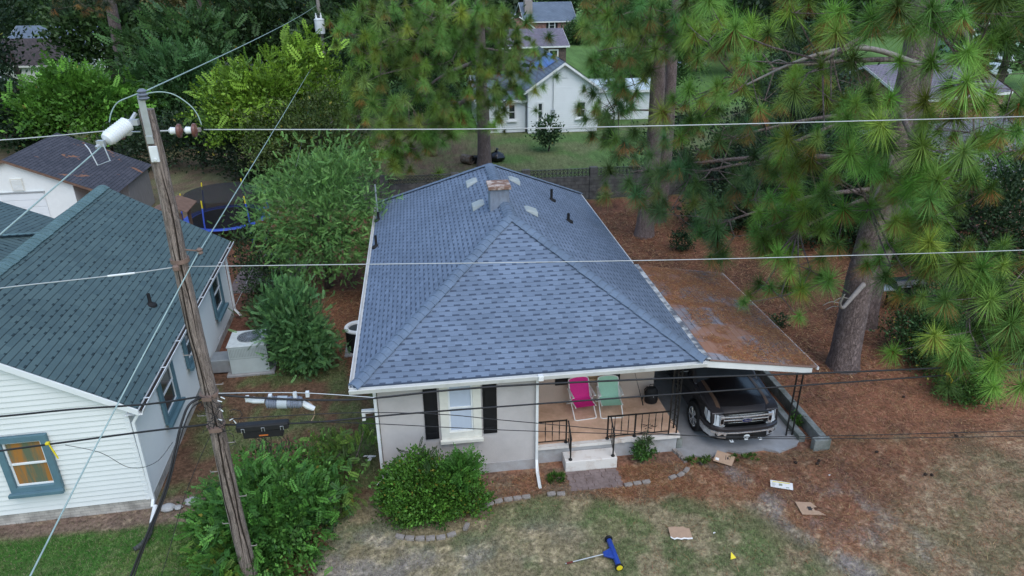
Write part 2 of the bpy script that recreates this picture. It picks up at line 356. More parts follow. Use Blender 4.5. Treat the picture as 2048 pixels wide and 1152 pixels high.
# ================================================================== THE SETTING
def ground_colour(x, y):
    """what covers the soil at (x, y): straw, lawn, bare dirt"""
    n1 = fbm(x*.35, y*.35, 5, 1); n2 = fbm(x*1.6+9, y*1.6, 5, 11); n3 = fbm(x*.9, y*.9+31, 5, 21); n4 = fbm(x*3.5, y*3.5, 4, 31)
    straw = np.array([.215, .098, .06]); straw2 = np.array([.125, .062, .043]); dry = np.array([.175, .145, .088]); grn = np.array([.062, .105, .030])
    lush = np.array([.045, .115, .022]); dirt = np.array([.2, .17, .15]); brown = np.array([.105, .068, .05]); olive = np.array([.085, .105, .045])
    e = lambda w: w[..., None]
    lawn = dry*(1-e(sstep(.42, .62, n2))) + np.array([.10, .115, .052])*e(sstep(.42, .62, n2))
    lawn = lawn*(1-e(sstep(.55, .75, n3)*.4)) + grn*1.15*e(sstep(.55, .75, n3)*.4)
    st = straw*(1-e(sstep(.4, .65, n2))) + straw2*e(sstep(.4, .65, n2))
    st = st*(1-e(sstep(.58, .75, n4)*.4)) + np.array([.2, .12, .07])*e(sstep(.58, .75, n4)*.4)
    st = st*(1-.38*e(sstep(16.5, 20, y)))  # shade of the trees behind the house, painted into the straw colour
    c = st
    # front lawn
    front = sstep(14.3, 13.5, y + (n1-.5)*1.5) * sstep(-6.2, -4.2, x)
    right = sstep(5.6, 8.2, x + (n1-.5)*5 + (y-12)*.55)           # needles drift in from the right
    far_r = sstep(9.5, 12.0, x + (12.0-y)*1.1 + (n1-.5)*2.5) * sstep(14.6, 12.6, y)
    lawnR = np.array([.2, .145, .092])*(1-e(sstep(.4, .6, n2))) + np.array([.125, .105, .058])*e(sstep(.4, .6, n2))
    c = c*(1-e(front)) + lawn*e(front)
    r2 = right*front
    c = c*(1-e(r2)) + st*e(r2)
    c = c*(1-e(far_r*front*.9)) + lawnR*e(far_r*front*.9)
    # worn track from the drive to the street, and bare patches
    tx = 7.0 + (13.8-y)*.42
    tr = np.exp(-((x-tx)/.42)**2) * sstep(14.2, 13.4, y)*sstep(.44, .62, n3*.5+n2*.5)
    tr2 = np.exp(-((x-tx-1.9)/.4)**2) * sstep(13.2, 12.4, y)*sstep(.46, .62, n2)
    c = c*(1-e(tr*.95)) + np.array([.19, .16, .15])*e(tr*.95); c = c*(1-e(tr2*.6)) + np.array([.22, .185, .165])*e(tr2*.6)
    bare = np.exp(-(((x+1.9)/1.0)**2 + ((y-11.6)/1.1)**2)) + .7*np.exp(-(((x-.1)/1.2)**2+((y-11.5)/.5)**2)) + .5*np.exp(-(((x-2.2)/.8)**2+((y-11.9)/.5)**2))+ .6*np.exp(-(((x-9.3)/.4)**2+((y-10.9)/.3)**2))
    b = np.clip(bare*1.5, 0, 1)*sstep(.38, .58, n2*.6+n3*.4); c = c*(1-e(b*.9)) + dirt*e(b*.9)
    # planting bed along the front wall
    bed = sstep(12.7, 13.2, y + .25*np.cos(x*1.3))*sstep(14.6, 14.3, y)*sstep(-1.6, -1.2, x)*sstep(6.4, 6.0, x)
    bedc = brown*(1-e(sstep(.45, .65, n3))) + st*e(sstep(.45, .65, n3)); c = c*(1-e(bed*.9)) + bedc*e(bed*.9)
    # side yard and the neighbour's green lawn
    side = sstep(-1.2, -1.8, x)*sstep(-8, -6.5, x)*sstep(13.0, 14.2, y)*sstep(27, 25, y)
    sc = np.array([.07, .085, .035])*(1-e(sstep(.42, .6, n3))) + np.array([.085, .05, .032])*e(sstep(.42, .6, n3))
    sc = sc*(1-e(sstep(19.5, 21.5, y))) + straw2*e(sstep(19.5, 21.5, y)); c = c*(1-e(side)) + sc*e(side)
    lf = sstep(-4.4, -5.4, x + (n1-.5)*.8)*sstep(13.75, 13.35, y + (n2-.5)*.35)
    lc = lush*(1-e(sstep(.45, .7, n2)*.6)) + np.array([.10, .13, .04])*e(sstep(.45, .7, n2)*.6); c = c*(1-e(lf)) + lc*e(lf)
    lb = sstep(-4.6, -5.4, x)*sstep(13.3, 13.6, y+(n2-.5)*.3)*sstep(14.6, 14.3, y); c = c*(1-e(lb*.9)) + np.array([.13, .095, .075])*e(lb*.9)
    # lawn beyond the block wall, darker leaf litter in the woods
    bk = sstep(36.2, 36.8, y)
    bl = np.array([.085, .10, .045])*(1-e(sstep(.42, .62, n1))) + np.array([.062, .105, .034])*e(sstep(.42, .62, n1))
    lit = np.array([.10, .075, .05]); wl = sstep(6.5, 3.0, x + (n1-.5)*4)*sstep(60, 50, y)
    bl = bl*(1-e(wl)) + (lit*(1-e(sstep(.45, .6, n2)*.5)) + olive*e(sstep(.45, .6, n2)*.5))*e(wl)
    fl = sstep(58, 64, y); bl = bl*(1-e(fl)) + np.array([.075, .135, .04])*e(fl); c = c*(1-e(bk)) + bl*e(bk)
    f = fbm(x*5.5, y*5.5, 3, 41); h = fbm(x*2.3+50, y*2.3, 3, 43)
    f2 = fbm(x*13, y*13, 2, 45); tan = sstep(.5, .75, f*.5+f2*.5)*sstep(15, 14, y); c = c*(1-e(tan*.4)) + np.array([.28, .225, .145])*e(tan*.4)*(c.sum(-1)/.32)[..., None]
    return c * (.55+.4*f+.85*f2+.35*h)[..., None]
def axis(*segs):
    out = []
    for a, b, d in segs: out += list(np.arange(a, b, d))
    return np.array(out + [segs[-1][1]])
gx = axis((-400, -80, 32), (-80, -30, 2.5), (-30, -8, .4), (-8, 13, .085), (13, 32, .35), (32, 100, 2.5), (100, 420, 32))
gy = axis((-60, 8, 4), (8, 15, .085), (15, 30, .22), (30, 70, .6), (70, 160, 3), (160, 560, 40))
GX, GY = np.meshgrid(gx, gy)
GZ = (fbm(GX*.8, GY*.8, 4, 77)-.5)*.05*sstep(9, 10, GY)*sstep(60, 30, GY)
GZ = GZ - sstep(6.0, 6.6, GX)*sstep(10.6, 9.9, GX)*sstep(13.6, 14.2, GY)*.03 - .015
V = np.stack([GX, GY, GZ], -1).reshape(-1, 3); ny, nx = GX.shape
I = np.arange(nx*ny).reshape(ny, nx); F = np.stack([I[:-1, :-1], I[:-1, 1:], I[1:, 1:], I[1:, :-1]], -1).reshape(-1, 4)
m, n, l, p = nmat('soil grass and straw')
at = N(n, 'ShaderNodeAttribute', attribute_name='Col'); tc = N(n, 'ShaderNodeTexCoord')
nz = N(n, 'ShaderNodeTexNoise'); nz.inputs['Scale'].default_value = 11; nz.inputs['Detail'].default_value = 9; nz.inputs['Roughness'].default_value = .75; l.new(tc.outputs['Object'], nz.inputs['Vector'])
mr = N(n, 'ShaderNodeMapRange'); mr.inputs[1].default_value = .3; mr.inputs[2].default_value = .7; mr.inputs[3].default_value = .25; mr.inputs[4].default_value = 1.8; l.new(nz.outputs[0], mr.inputs[0])
mx = N(n, 'ShaderNodeMix', data_type='RGBA', blend_type='MULTIPLY'); mx.inputs[0].default_value = 1; l.new(at.outputs['Color'], mx.inputs[6]); l.new(mr.outputs[0], mx.inputs[7]); l.new(mx.outputs[2], p.inputs['Base Color'])
p.inputs['Roughness'].default_value = .95; p.inputs['Specular IOR Level'].default_value = .1
bp = N(n, 'ShaderNodeBump'); bp.inputs['Strength'].default_value = .6; bp.inputs['Distance'].default_value = .04; l.new(nz.outputs[0], bp.inputs['Height']); l.new(bp.outputs[0], p.inputs['Normal'])
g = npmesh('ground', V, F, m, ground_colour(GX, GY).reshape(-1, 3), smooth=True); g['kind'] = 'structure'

# concrete of the carport and its apron: an uneven front edge
mb = MB(); fe = [(6.25+i*.32, 14.12+.1*math.sin(i*2.1)+.05*math.sin(i*5.3)) for i in range(11)]
mb.poly([(x, y, .02) for x, y in fe] + [(9.62, 14.4, .02), (9.66, 20.2, .02), (6.08, 20.2, .02), (6.08, 14.5, .02)])
mb.poly([(x, y, -.1) for x, y in fe][::-1])
for (a, b), (c, d) in zip(fe[:-1], fe[1:]): mb.poly([(a, b, -.1), (c, d, -.1), (c, d, .02), (a, b, .02)])
o = mb.build('driveway', M['concrete']); tag(o, None, None, kind='structure')
mb = MB()
for i in range(9):
    for j in range(7):
        a, b = 3.12+i*.145+random.uniform(-.01, .01)+(j % 2)*.03, 13.28+j*.1+(i*.145)*-.02; mb.box((a, b, -.03), (a+.143, b+.098, .012+random.uniform(-.005, .005)))
o = mb.build('path', M['brickpath'], bevel=.004); tag(o, None, None, kind='structure')

# ================================================================== MAIN HOUSE
def roof_poly(mb, pts, o, u, v):
    u = Vector(u).normalized(); v = Vector(v).normalized(); o = Vector(o)
    mb.poly(pts, [((Vector(p)-o).dot(u), (Vector(p)-o).dot(v)) for p in pts])
def caps(name, A, B, wd, drop, m, parent, step=.2, lift=.034):
    """overlapping bent cap shingles from A (low) to B (high)"""
    A = Vector(A); B = Vector(B); d = B-A; L = d.length; d.normalize(); s = d.cross(Vector((0, 0, 1))).normalized()
    mb = MB(); k = int(L/step)
    for i in range(k+1):
        a = A+d*(i*step); b = A+d*min(L+.02, i*step+step*1.35); j = random.uniform(-.012, .012)
        z1 = lift+.02+random.uniform(0, .008); z0 = lift
        P = []
        for q, z in ((a, z1), (b, z0)):
            P.append([q - s*wd + Vector((0, 0, z-drop*wd)) + s*j, q - s*wd*.3 + Vector((0, 0, z-drop*wd*.22)), q + s*wd*.3 + Vector((0, 0, z-drop*wd*.22)), q + s*wd + Vector((0, 0, z-drop*wd)) + s*j])
        for t in range(3): mb.poly([P[0][t], P[0][t+1], P[1][t+1], P[1][t]])
        for t in range(3): mb.poly([P[0][t]-Vector((0, 0, .028)), P[0][t+1]-Vector((0, 0, .028)), P[0][t+1], P[0][t]])
    return mb.build(name, m, parent, recalc=False)
def window(parent, x0, x1, z0, z1, y, trim=.12, depth=.07, mt='white', ms='white', mg='glass', sill=True, axis_fn=None, sash=.045, outer='window'):
    """double hung window in a wall facing -y (or mapped by axis_fn(u, d, z)); y is the wall face"""
    fn = axis_fn or (lambda u, d, z: (u, y-d, z))
    def bx(mb, u0, u1, d0, d1, a, b):
        c = [fn(*q) for q in ((u0,d0,a),(u1,d0,a),(u1,d1,a),(u0,d1,a),(u0,d0,b),(u1,d0,b),(u1,d1,b),(u0,d1,b))]
        for q in ((0,3,2,1),(4,5,6,7),(0,1,5,4),(1,2,6,5),(2,3,7,6),(3,0,4,7)): mb.poly([c[i] for i in q])
    f = MB()
    bx(f, x0-trim, x0, 0, depth, z0-trim, z1+trim); bx(f, x1, x1+trim, 0, depth, z0-trim, z1+trim)
    bx(f, x0, x1, 0, depth, z1, z1+trim); bx(f, x0, x1, 0, depth, z0-trim, z0)
    fo = f.build(outer, M[mt], parent, bevel=.006)
    s = MB(); zm = (z0+z1)/2
    for a, b, d in ((z0, zm+sash/2, .02), (zm-sash/2, z1, .035)):
        bx(s, x0, x0+sash, d-.03, d, a, b); bx(s, x1-sash, x1, d-.03, d, a, b)
        bx(s, x0+sash, x1-sash, d-.03, d, a, a+sash); bx(s, x0+sash, x1-sash, d-.03, d, b-sash, b)
    s.build('sash', M[ms], fo, bevel=.004)
    gl = MB(); bx(gl, x0+.01, x1-.01, .002, .006, z0+.01, z1-.01); gl.build('glass', M[mg], fo)
    if sill:
        si = MB(); bx(si, x0-trim-.03, x1+trim+.03, depth+.002, depth+.1, z0-trim-.07, z0-trim+.02); si.build('sill', M[mt], fo, bevel=.008)
    return fo

X0, X1, Y0, Y1, ZE, ZR = -1.83, 6.40, 13.82, 27.49, 3.11, 5.56
XM = (X0+X1)/2; HW = (X1-X0)/2
house = thing('house', (2.4, 20, 0), 'grey stucco bungalow under a blue grey hip roof with front porch and carport', 'house')
RF = (XM, Y0+HW, ZR); RR = (XM, Y1-HW, ZR); FL = (X0, Y0, ZE); FR = (X1, Y0, ZE); BL = (X0, Y1, ZE); BR = (X1, Y1, ZE)
sl = (ZR-ZE)/HW
mb = MB()
roof_poly(mb, [FL, FR, RF], FL, (1, 0, 0), (0, 1, sl)); roof_poly(mb, [BR, BL, RR], BR, (-1, 0, 0), (0, -1, sl))
roof_poly(mb, [BL, FL, RF, RR], (X0, Y0, ZE), (0, -1, 0), (1, 0, sl)); roof_poly(mb, [FR, BR, RR, RF], (X1, Y0, ZE), (0, 1, 0), (-1, 0, sl))
for a, b in ((FL, FR), (FR, BR), (BR, BL), (BL, FL)): mb.poly([a, b, (b[0], b[1], ZE-.05), (a[0], a[1], ZE-.05)])
o = mb.build('roof', M['grey_roof'], house, recalc=False)
for A in (FL, FR): caps('hip_cap', A, RF, .17, sl*.72, M['grey_cap'], o)
for A in (BL, BR): caps('hip_cap', A, RR, .17, sl*.72, M['grey_cap'], o)
caps('ridge_cap', RF, RR, .17, sl, M['grey_cap'], o)
# eaves: soffit, fascia, gutters
mb = MB().poly([(X0, Y0, ZE-.17), (X1, Y0, ZE-.17), (X1, Y1, ZE-.17), (X0, Y1, ZE-.17)]); mb.build('soffit', M['white'], house)
mb = MB(); e = .02
mb.box((X0+e, Y0+e, ZE-.19), (X1-e, Y0+e+.03, ZE-.055)).box((X0+e, Y1-e-.03, ZE-.19), (X1-e, Y1-e, ZE-.055)).box((X0+e, Y0+e+.03, ZE-.19), (X0+e+.03, Y1-e-.03, ZE-.055)).box((X1-e-.03, Y0+e+.03, ZE-.19), (X1-e, Y1-e-.03, ZE-.055))
mb.build('fascia', M['gutter'], house)
prof = [(0, 0), (0, -.13), (.085, -.13), (.125, -.02), (.125, 0), (.112, 0), (.078, -.115), (.012, -.115), (.012, 0)]
mb = MB().prism(prof, lambda u, v, t: (t, Y0+.015-u, ZE-.045+v), X0-.1, X1+.02); mb.build('gutter', M['gutter'], house)
mb = MB().prism(prof, lambda u, v, t: (X0+.015-u, t, ZE-.045+v), Y0+.02, Y1); mb.build('gutter', M['gutter'], house)
mb = MB().prism([(0, 0), (0, -.1), (.05, -.1), (.05, 0)], lambda u, v, t: (X1-.01+u, t, ZE-.02+v), 19.9, Y1); mb.build('drip_edge', M['gutter'], house)
# walls: living room wing, recessed porch wall, sides
WX0, WX1, WY, PX, PY, FZ = -1.37, 6.1, 14.28, 2.45, 16.3, .55
zt = ZE-.17
mb = MB()
mb.box((WX0, WY, -.1), (PX, WY+.2, zt)); mb.box((PX-.2, WY+.2, -.1), (PX-.004, PY+.2, zt))
mb.box((WX0, WY+.2, -.1), (WX0+.2, 27.0, zt)); mb.box((WX1-.2, PY+.2, -.1), (WX1, 27.0, zt)); mb.box((WX0+.2, 26.8, -.1), (WX1-.2, 27.0, zt))
mb.build('wall', M['stucco'], house)
mb = MB().box((PX-.003, PY, -.1), (WX1-.003, PY+.2, zt)); mb.box((PX-.0035, WY+.06, -.1), (PX-.0005, PY-.001, zt-.002)); mb.build('porch_wall', M['porchwall'], house)
mb = MB().box((WX0-.02, WY-.02, -.1), (PX+.02, WY-.001, .28)); mb.build('foundation', M['plinth'], house)
mb = MB().box((PX+.003, 14.45, -.1), (6.17, PY-.003, FZ-.08)); mb.build('porch_base', M['plinth'], house)
mb = MB()
ed = [(PX+.004+i*(6.22-PX)/40, 14.37+random.uniform(-.004, .006)+(.025 if 22 < i < 31 and i % 3 else 0)) for i in range(41)]
mb.poly([(x, y, FZ) for x, y in ed]+[(6.2, PY-.004, FZ), (PX+.004, PY-.004, FZ)])
mb.build('porch_floor', M['porch_floor'], house)
mb = MB()
for (a, b), (c, d) in zip(ed[:-1], ed[1:]):
    mb.poly([(a, b, FZ-.1), (c, d, FZ-.1), (c, d, FZ-.002), (a, b, FZ-.002)]); mb.poly([(a, b, FZ+.003), (c, d, FZ+.003), (c, d+.1, FZ+.003), (a, b+.1, FZ+.003)])
    mb.poly([(a, b, FZ-.1), (a, b+.2, FZ-.1), (c, d+.2, FZ-.1), (c, d, FZ-.1)])
mb.poly([(6.201, 14.37, FZ-.12), (6.201, PY, FZ-.12), (6.201, PY, FZ), (6.201, 14.37, FZ)])
mb.build('porch_edge', M['step'], house)
mb = MB().box((6.203, 14.5, .02), (6.36, 16.25, .3)); mb.build('side_step', M['curb'], house, bevel=.01)
mb = MB().box((3.12, 14.0, -.05), (4.46, 14.44, .3)); mb.build('front_step', M['step'], house, bevel=.02)
# front window with shutters
window(house, .27, .86, 1.33, 2.72, WY, trim=.2, depth=.05, mt='cream', mg='curtain')
def shutter(x0, x1, z0, z1, y):
    mb = MB().box((x0, y-.035, z0), (x1, y-.002, z1)); zs = [z0+.06, z0+(z1-z0)*.12, (z0+z1)/2-.04, (z0+z1)/2+.04, z1-.08]
    for a, b in ((zs[0], zs[1]), (zs[1]+.05, zs[2]), (zs[3], zs[4])):
        mb.box((x0+.05, y-.05, a), (x1-.05, y-.0355, b))
    mb.build('shutter', M['black'], house, bevel=.006)
shutter(-.31, .02, 1.17, 2.78, WY); shutter(1.10, 1.44, 1.20, 2.78, WY)
# porch window
window(house, 3.83, 4.55, 1.42, 2.6, PY, trim=.13, depth=.05, mt='tan', ms='tan', mg='shade')
shutter(3.27, 3.62, 1.12, 2.7, PY); shutter(4.74, 5.1, 1.12, 2.7, PY)
mb = MB().box((5.25, PY-.03, FZ+.003), (5.3, PY-.002, 2.75)).box((6.02, PY-.03, FZ+.003), (6.08, PY-.002, 2.75)).box((5.3, PY-.03, 2.7), (6.02, PY-.002, 2.75))
# downspouts
def downspout(pts, parent, w_=.075, m='white'):
    mb = MB(); mb.tube(pts, w_*.6, n=4); return mb.build('downspout', M[m], parent)
downspout([(2.42, 13.78, ZE-.12), (2.42, 14.2, ZE-.42), (2.42, 14.22, .3), (2.40, 13.95, .1), (2.38, 13.45, .05)], house)
downspout([(-1.5, 13.78, ZE-.12), (-1.42, 14.2, ZE-.42), (-1.42, 14.22, .2), (-1.6, 14.1, .08)], house)
mb = MB().box((2.36, 13.68, ZE-.17), (2.48, 13.84, ZE-.05)); mb.build('gutter_outlet', M['white'], house, bevel=.01)
mb = MB().box((-1.78, 14.35, 2.0), (-1.4, 14.43, 2.08)).box((-1.78, 14.35, 1.8), (-1.7, 14.43, 2.0)); mb.build('wall_bracket', M['gutter'], house)
# chimney straddling the ridge's front end
mb = MB().box((1.85, 19.02, 4.4), (2.40, 19.62, 5.94)); c = mb.build('chimney', mat('grey coated chimney', (.24, .28, .35), .8, c2=(.15, .17, .21), scale=4, bump=.5, stretch=(1, 1, .4)), house, bevel=.02)
mb = MB().box((1.80, 18.97, 5.94), (2.45, 19.67, 6.05)); mb.build('chimney_cap', mat('stained chimney top', (.5, .42, .37), .9, c2=(.2, .12, .09), scale=5, bump=.5, contrast=(.45, .6)), c, bevel=.025, seg=3)
mb = MB()
for a, b, z in ((1.75, 18.86, 5.245), (2.13, 18.9, 5.47)): mb.box((a, b, z-.02), (a+.36, b+.16, z+.02))
mb.build('chimney_flashing', M['grey_cap'], c, bevel=.01)
# low slant-back roof vents, two on each slope
def roof_vent(x, y, side):
    z = ZE+sl*((x-X0) if side < 0 else (X1-x)); up = Vector((-side, 0, sl)).normalized(); al = Vector((0, 1, 0)); nn = Vector((side*sl, 0, 1)).normalized()
    c0 = Vector((x, y, z)); mb = MB(); P = lambda a, b, h: c0+al*a+up*b+nn*h
    bot = [P(-.25, -.22, .006), P(.25, -.22, .006), P(.25, .2, .006), P(-.25, .2, .006)]; top = [P(-.2, -.16, .12), P(.2, -.16, .12), P(.18, .12, .08), P(-.18, .12, .08)]
    mb.poly(top); mb.poly(bot)
    for i in range(4): mb.poly([bot[i], bot[(i+1) % 4], top[(i+1) % 4], top[i]])
    mb.build('roof_vent', M['vent'], o, bevel=.01)
M['vent'] = mat('pale vent metal', (.34, .38, .38), .5, var=.1)
for x, y, s_ in ((1.61, 22.56, -1), (1.61, 20.13, -1), (3.0, 22.65, 1), (3.08, 19.54, 1)): roof_vent(x, y, s_)
def pipe(x, y, z, h, m='rubber', par=o):
    mb = MB().lathe([(.16, -.06), (.15, 0), (.06, .05), (.045, .08), (.045, h), (.03, h), (.03, h-.05)], (x, y, z), n=12); mb.build('vent_pipe', M[m], par, smooth='auto')
for x, y, h in ((-1.66, 22.3, .38), (-1.7, 25.1, .3), (4.34, 22.9, .38), (4.54, 21.0, .25)): pipe(x, y, ZE+sl*min(x-X0, X1-x), h)
mb = MB().tube([(-1.72, 25.2, 3.1), (-1.72, 25.2, 4.5)], .03, 8); mb.build('mast', M['steel'], o)

# carport: a low lean-to roof under needles
CZ0, CZ1, CX1, CY0, CY1 = 3.07, 2.63, 9.35, 13.86, 19.75
cs = (CZ1-CZ0)/(CX1-X1)
mb = MB(); A = (X1+.14, CY0, CZ0); B = (CX1, CY0, CZ1); C_ = (CX1, CY1, CZ1); D_ = (X1+.14, CY1, CZ0)
roof_poly(mb, [B, C_, D_, A], (CX1, CY0, CZ1), (0, 1, 0), (-1, 0, -cs))
for a, b in ((A, B), (B, C_), (C_, D_)): mb.poly([a, b, (b[0], b[1], b[2]-.04), (a[0], a[1], a[2]-.04)])
mb.poly([(q[0], q[1], q[2]-.05) for q in (A, B, C_, D_)])
cr = mb.build('carport_roof', M['carport_roof'], house, recalc=False)
mb = MB(); mb.poly([(X1-.02, CY0-.02, CZ0+.018), (X1+.16, CY0-.02, CZ0+.018), (X1+.16, CY1+.05, CZ0+.018), (X1-.02, CY1+.05, CZ0+.018)]); mb.poly([(X1-.03, CY0-.02, CZ0+.0), (X1-.02, CY0-.02, CZ0+.018), (X1-.02, CY1, CZ0+.018), (X1-.03, CY1, CZ0)])
mb.build('valley_flashing', mat('weathered flashing', (.6, .6, .58), .6, c2=(.13, .14, .16), scale=2.2, contrast=(.42, .56)), cr, recalc=False)
mb = MB(); T = lambda u, v, t: (t, u, v)
for x0_, x1_ in ((X1+.03, CX1-.12),):
    za = CZ0-.045; zb = CZ0+(x1_-x0_)*cs-.045
    mb.poly([(x0_, CY0+.02, za), (x1_, CY0+.02, zb), (x1_, CY0+.02, zb-.17), (x0_, CY0+.02, za-.17)]); mb.poly([(x0_, CY0+.06, za), (x0_, CY0+.06, za-.17), (x1_, CY0+.06, zb-.17), (x1_, CY0+.06, zb)])
    mb.poly([(x0_, CY0+.02, za-.17), (x1_, CY0+.02, zb-.17), (x1_, CY0+.06, zb-.17), (x0_, CY0+.06, za-.17)]); mb.poly([(x1_, CY0+.02, zb), (x1_, CY0+.06, zb), (x1_, CY0+.06, zb-.17), (x1_, CY0+.02, zb-.17)])
mb.build('carport_fascia', M['white'], cr)
mb = MB().prism([(0, 0), (0, -.07), (.05, -.07), (.05, 0)], lambda u, v, t: (CX1-.02+u, t, CZ1-.012+v), CY0-.02, CY1+.02); mb.build('drip_edge', M['gutter'], cr)
mb = MB().box((X1+.05, CY0+.35, CZ0-.33), (CX1-.3, CY0+.45, CZ0-.56)); mb = MB()
for yy in (14.55, 16.2, 17.9, 19.5):
    mb = MB(); mb.poly([(X1, yy, CZ0-.06), (CX1-.05, yy, CZ1-.06), (CX1-.05, yy, CZ1-.2), (X1, yy, CZ0-.2)]); mb.poly([(X1, yy+.08, CZ0-.06), (X1, yy+.08, CZ0-.2), (CX1-.05, yy+.08, CZ1-.2), (CX1-.05, yy+.08, CZ1-.06)]); mb.poly([(X1, yy, CZ0-.2), (CX1-.05, yy, CZ1-.2), (CX1-.05, yy+.08, CZ1-.2), (X1, yy+.08, CZ0-.2)]); mb.build('rafter', M['deckwood'], cr)
def iron_post(pts, z0, z1, r=.016, scroll=True, name='iron_post'):
    mb = MB()
    for x, y in pts: mb.box((x-r, y-r, z0), (x+r, y+r, z1))
    for (a, b), (c, d) in zip(pts[:-1], pts[1:]):
        k = 7
        for i in range(k):
            za = z0+.15+(z1-z0-.3)*i/k; hh = (z1-z0-.3)/k
            if scroll:
                P = [Vector((a+(c-a)*(.5+.42*math.sin(t*math.pi*2)*(1 if t < .5 else 1)), b+(d-b)*(.5+.42*math.sin(t*math.pi*2)), za+hh*t)) for t in [j/10 for j in range(11)]]
                mb.tube(P, .007, 5)
            else: mb.box((min(a, c), min(b, d)-.005, za), (max(a, c), max(b, d)+.005, za+.012))
    return mb.build(name, M['iron'], house)
iron_post([(5.93, 14.46), (6.14, 14.46), (6.14, 14.68)], FZ+.004, zt-.005)
iron_post([(9.33, 14.62), (9.50, 14.62)], .022, 2.5, scroll=False)
iron_post([(9.33, 19.4), (9.50, 19.4)], .022, 2.5, scroll=False)
# porch railings
def railing(xa, xb, y, n_, end_posts):
    mb = MB(); zt2, zb2 = 1.25, .64
    mb.box((xa, y-.018, zt2-.025), (xb, y+.018, zt2)).box((xa, y-.012, zb2-.02), (xb, y+.012, zb2))
    for i in range(n_):
        x = xa+(xb-xa)*(i+1)/(n_+1)
        for k in range(12):
            z = zb2+(zt2-zb2-.025)*k/12; mm = Matrix.Translation((x, y, 0)) @ Matrix.Rotation(k*.5 if 3 <= k <= 8 else 0, 4, 'Z'); q = .010 if 3 <= k <= 8 else .007
            mb.box((-q, -q, z), (q, q, z+(zt2-zb2-.025)/12), mm)
    for x in end_posts:
        mb.box((x-.018, y-.018, FZ+.004), (x+.018, y+.018, zt2+.004)); mb.lathe([(.05, 0), (.05, .02), (.03, .04)], (x, y, FZ+.004), n=10)
    mb.build('railing', M['iron'], house)
railing(2.50, 3.22, 14.47, 3, [3.22]); railing(4.30, 5.91, 14.47, 8, [4.30, 5.02])
for x in (3.26, 4.36):
    mb = MB(); ya, yb = 14.44, 14.08
    mb.tube([(x, ya, 1.24), (x, yb-.02, .98), (x, yb-.06, .93)], .02, 6); mb.tube([(x, ya, .70), (x, yb, .48)], .012, 6)
    mb.box((x-.016, yb-.016, .3), (x+.016, yb+.016, .98)); mb.lathe([(.05, 0), (.05, .02), (.028, .04)], (x, yb, .302), n=10)
    for t in (.33, .66): mb.box((x-.008, ya+(yb-ya)*t-.008, .7-.22*t), (x+.008, ya+(yb-ya)*t+.008, 1.24-.26*t))
    mb.build('handrail', M['iron'], house)
# small floodlight under the eave
mb = MB().box((6.12, 14.2, 2.72), (6.3, 14.3, 2.84)).tube([(6.2, 14.3, 2.78), (6.2, 14.4, 2.93)], .012, 6); mb.build('floodlight', M['steel'], house, bevel=.01)

# kerbs beside the carport
mb = MB().box((9.55, 14.35, -.05), (9.74, 20.0, .16)); o2 = mb.build('concrete_curb', M['curb'], bevel=.02); tag(o2, 'low concrete curb along the edge of the carport slab', 'curb')
mb = MB().box((9.98, 14.1, -.05), (10.16, 20.5, .30)).box((9.74, 13.92, -.05), (10.2, 14.1, .31)); o2 = mb.build('retaining_wall', M['curb'], bevel=.02); tag(o2, 'taller mossy concrete retaining wall with a squared front end', 'wall')

# ================================================================== NEIGHBOUR'S CREAM HOUSE (left)
TH = R(2.0); LO = Vector((-6.83, 14.1, 0))
lh = thing('neighbour_house', LO, 'cream sided house with teal green shingle roof and teal window trim', 'house', rz=TH)
LM = Matrix.Translation(LO) @ Matrix.Rotation(TH, 4, 'Z')
def LW(x, y, z): return LM @ Vector((x, y, z))
LEX, LRX, LZE, LS = .3, -3.42, 2.86, .605
LZR = LZE+(LEX-LRX)*LS; LD = 10.45; LRK = -.14
def lap(mb, fn, u0, u1, z0, z1, clip=None, pitch=.135, d=.03):
    """lapped boards; fn(u, outward, z); clip(z) -> (u0, u1) at that height"""
    z = z0
    while z < z1-1e-4:
        zt_ = min(z+pitch, z1); a0, a1 = clip(z) if clip else (u0, u1); b0, b1 = clip(zt_) if clip else (u0, u1)
        mb.poly([fn(a0, d, z), fn(a1, d, z), fn(b1, 0, zt_), fn(b0, 0, zt_)]); mb.poly([fn(a0, 0, z), fn(a1, 0, z), fn(a1, d, z), fn(a0, d, z)]); z = zt_
    return mb
fS = lambda u, d, z: LW(u, -d, z)
clip = lambda z: (-6.9 if z < 2.7 else max(-6.9, 2*LRX+ (LRX-(LRX+(LZR-.1-z)/LS))+ (LRX-LRX) - LRX), 0 if z < 2.7 else min(0, LRX+(LZR-.12-z)/LS))
clip = lambda z: (max(-6.9, LRX-(LZR-.12-z)/LS), min(0.0, LRX+(LZR-.12-z)/LS))
mb = lap(MB(), fS, -6.9, 0, .3, LZR-.14, clip); lap(mb, lambda u, d, z: LW(d, u, z), 0, 10.2, .3, LZE-.05)
mb.poly([LW(-6.9, .02, .3), LW(0, .02, .3), LW(0, .02, 2.7), LW(-6.9, .02, 2.7)]); mb.poly([LW(-6.9, 10.2, 0), LW(0, 10.2, 0), LW(0, 10.2, 2.7), LW(LRX, 10.2, LZR-.1), LW(-6.9, 10.2, 2.7)])
mb.build('wall', M['siding'], lh, recalc=False)
mb = MB()
for q in ((-.05, -.02, .06, .016), (-.016, .016, .02, .12)): pass
a = [(-.09, -.022), (.022, -.022), (.022, .09), (.004, .09), (.004, -.004), (-.09, -.004)]
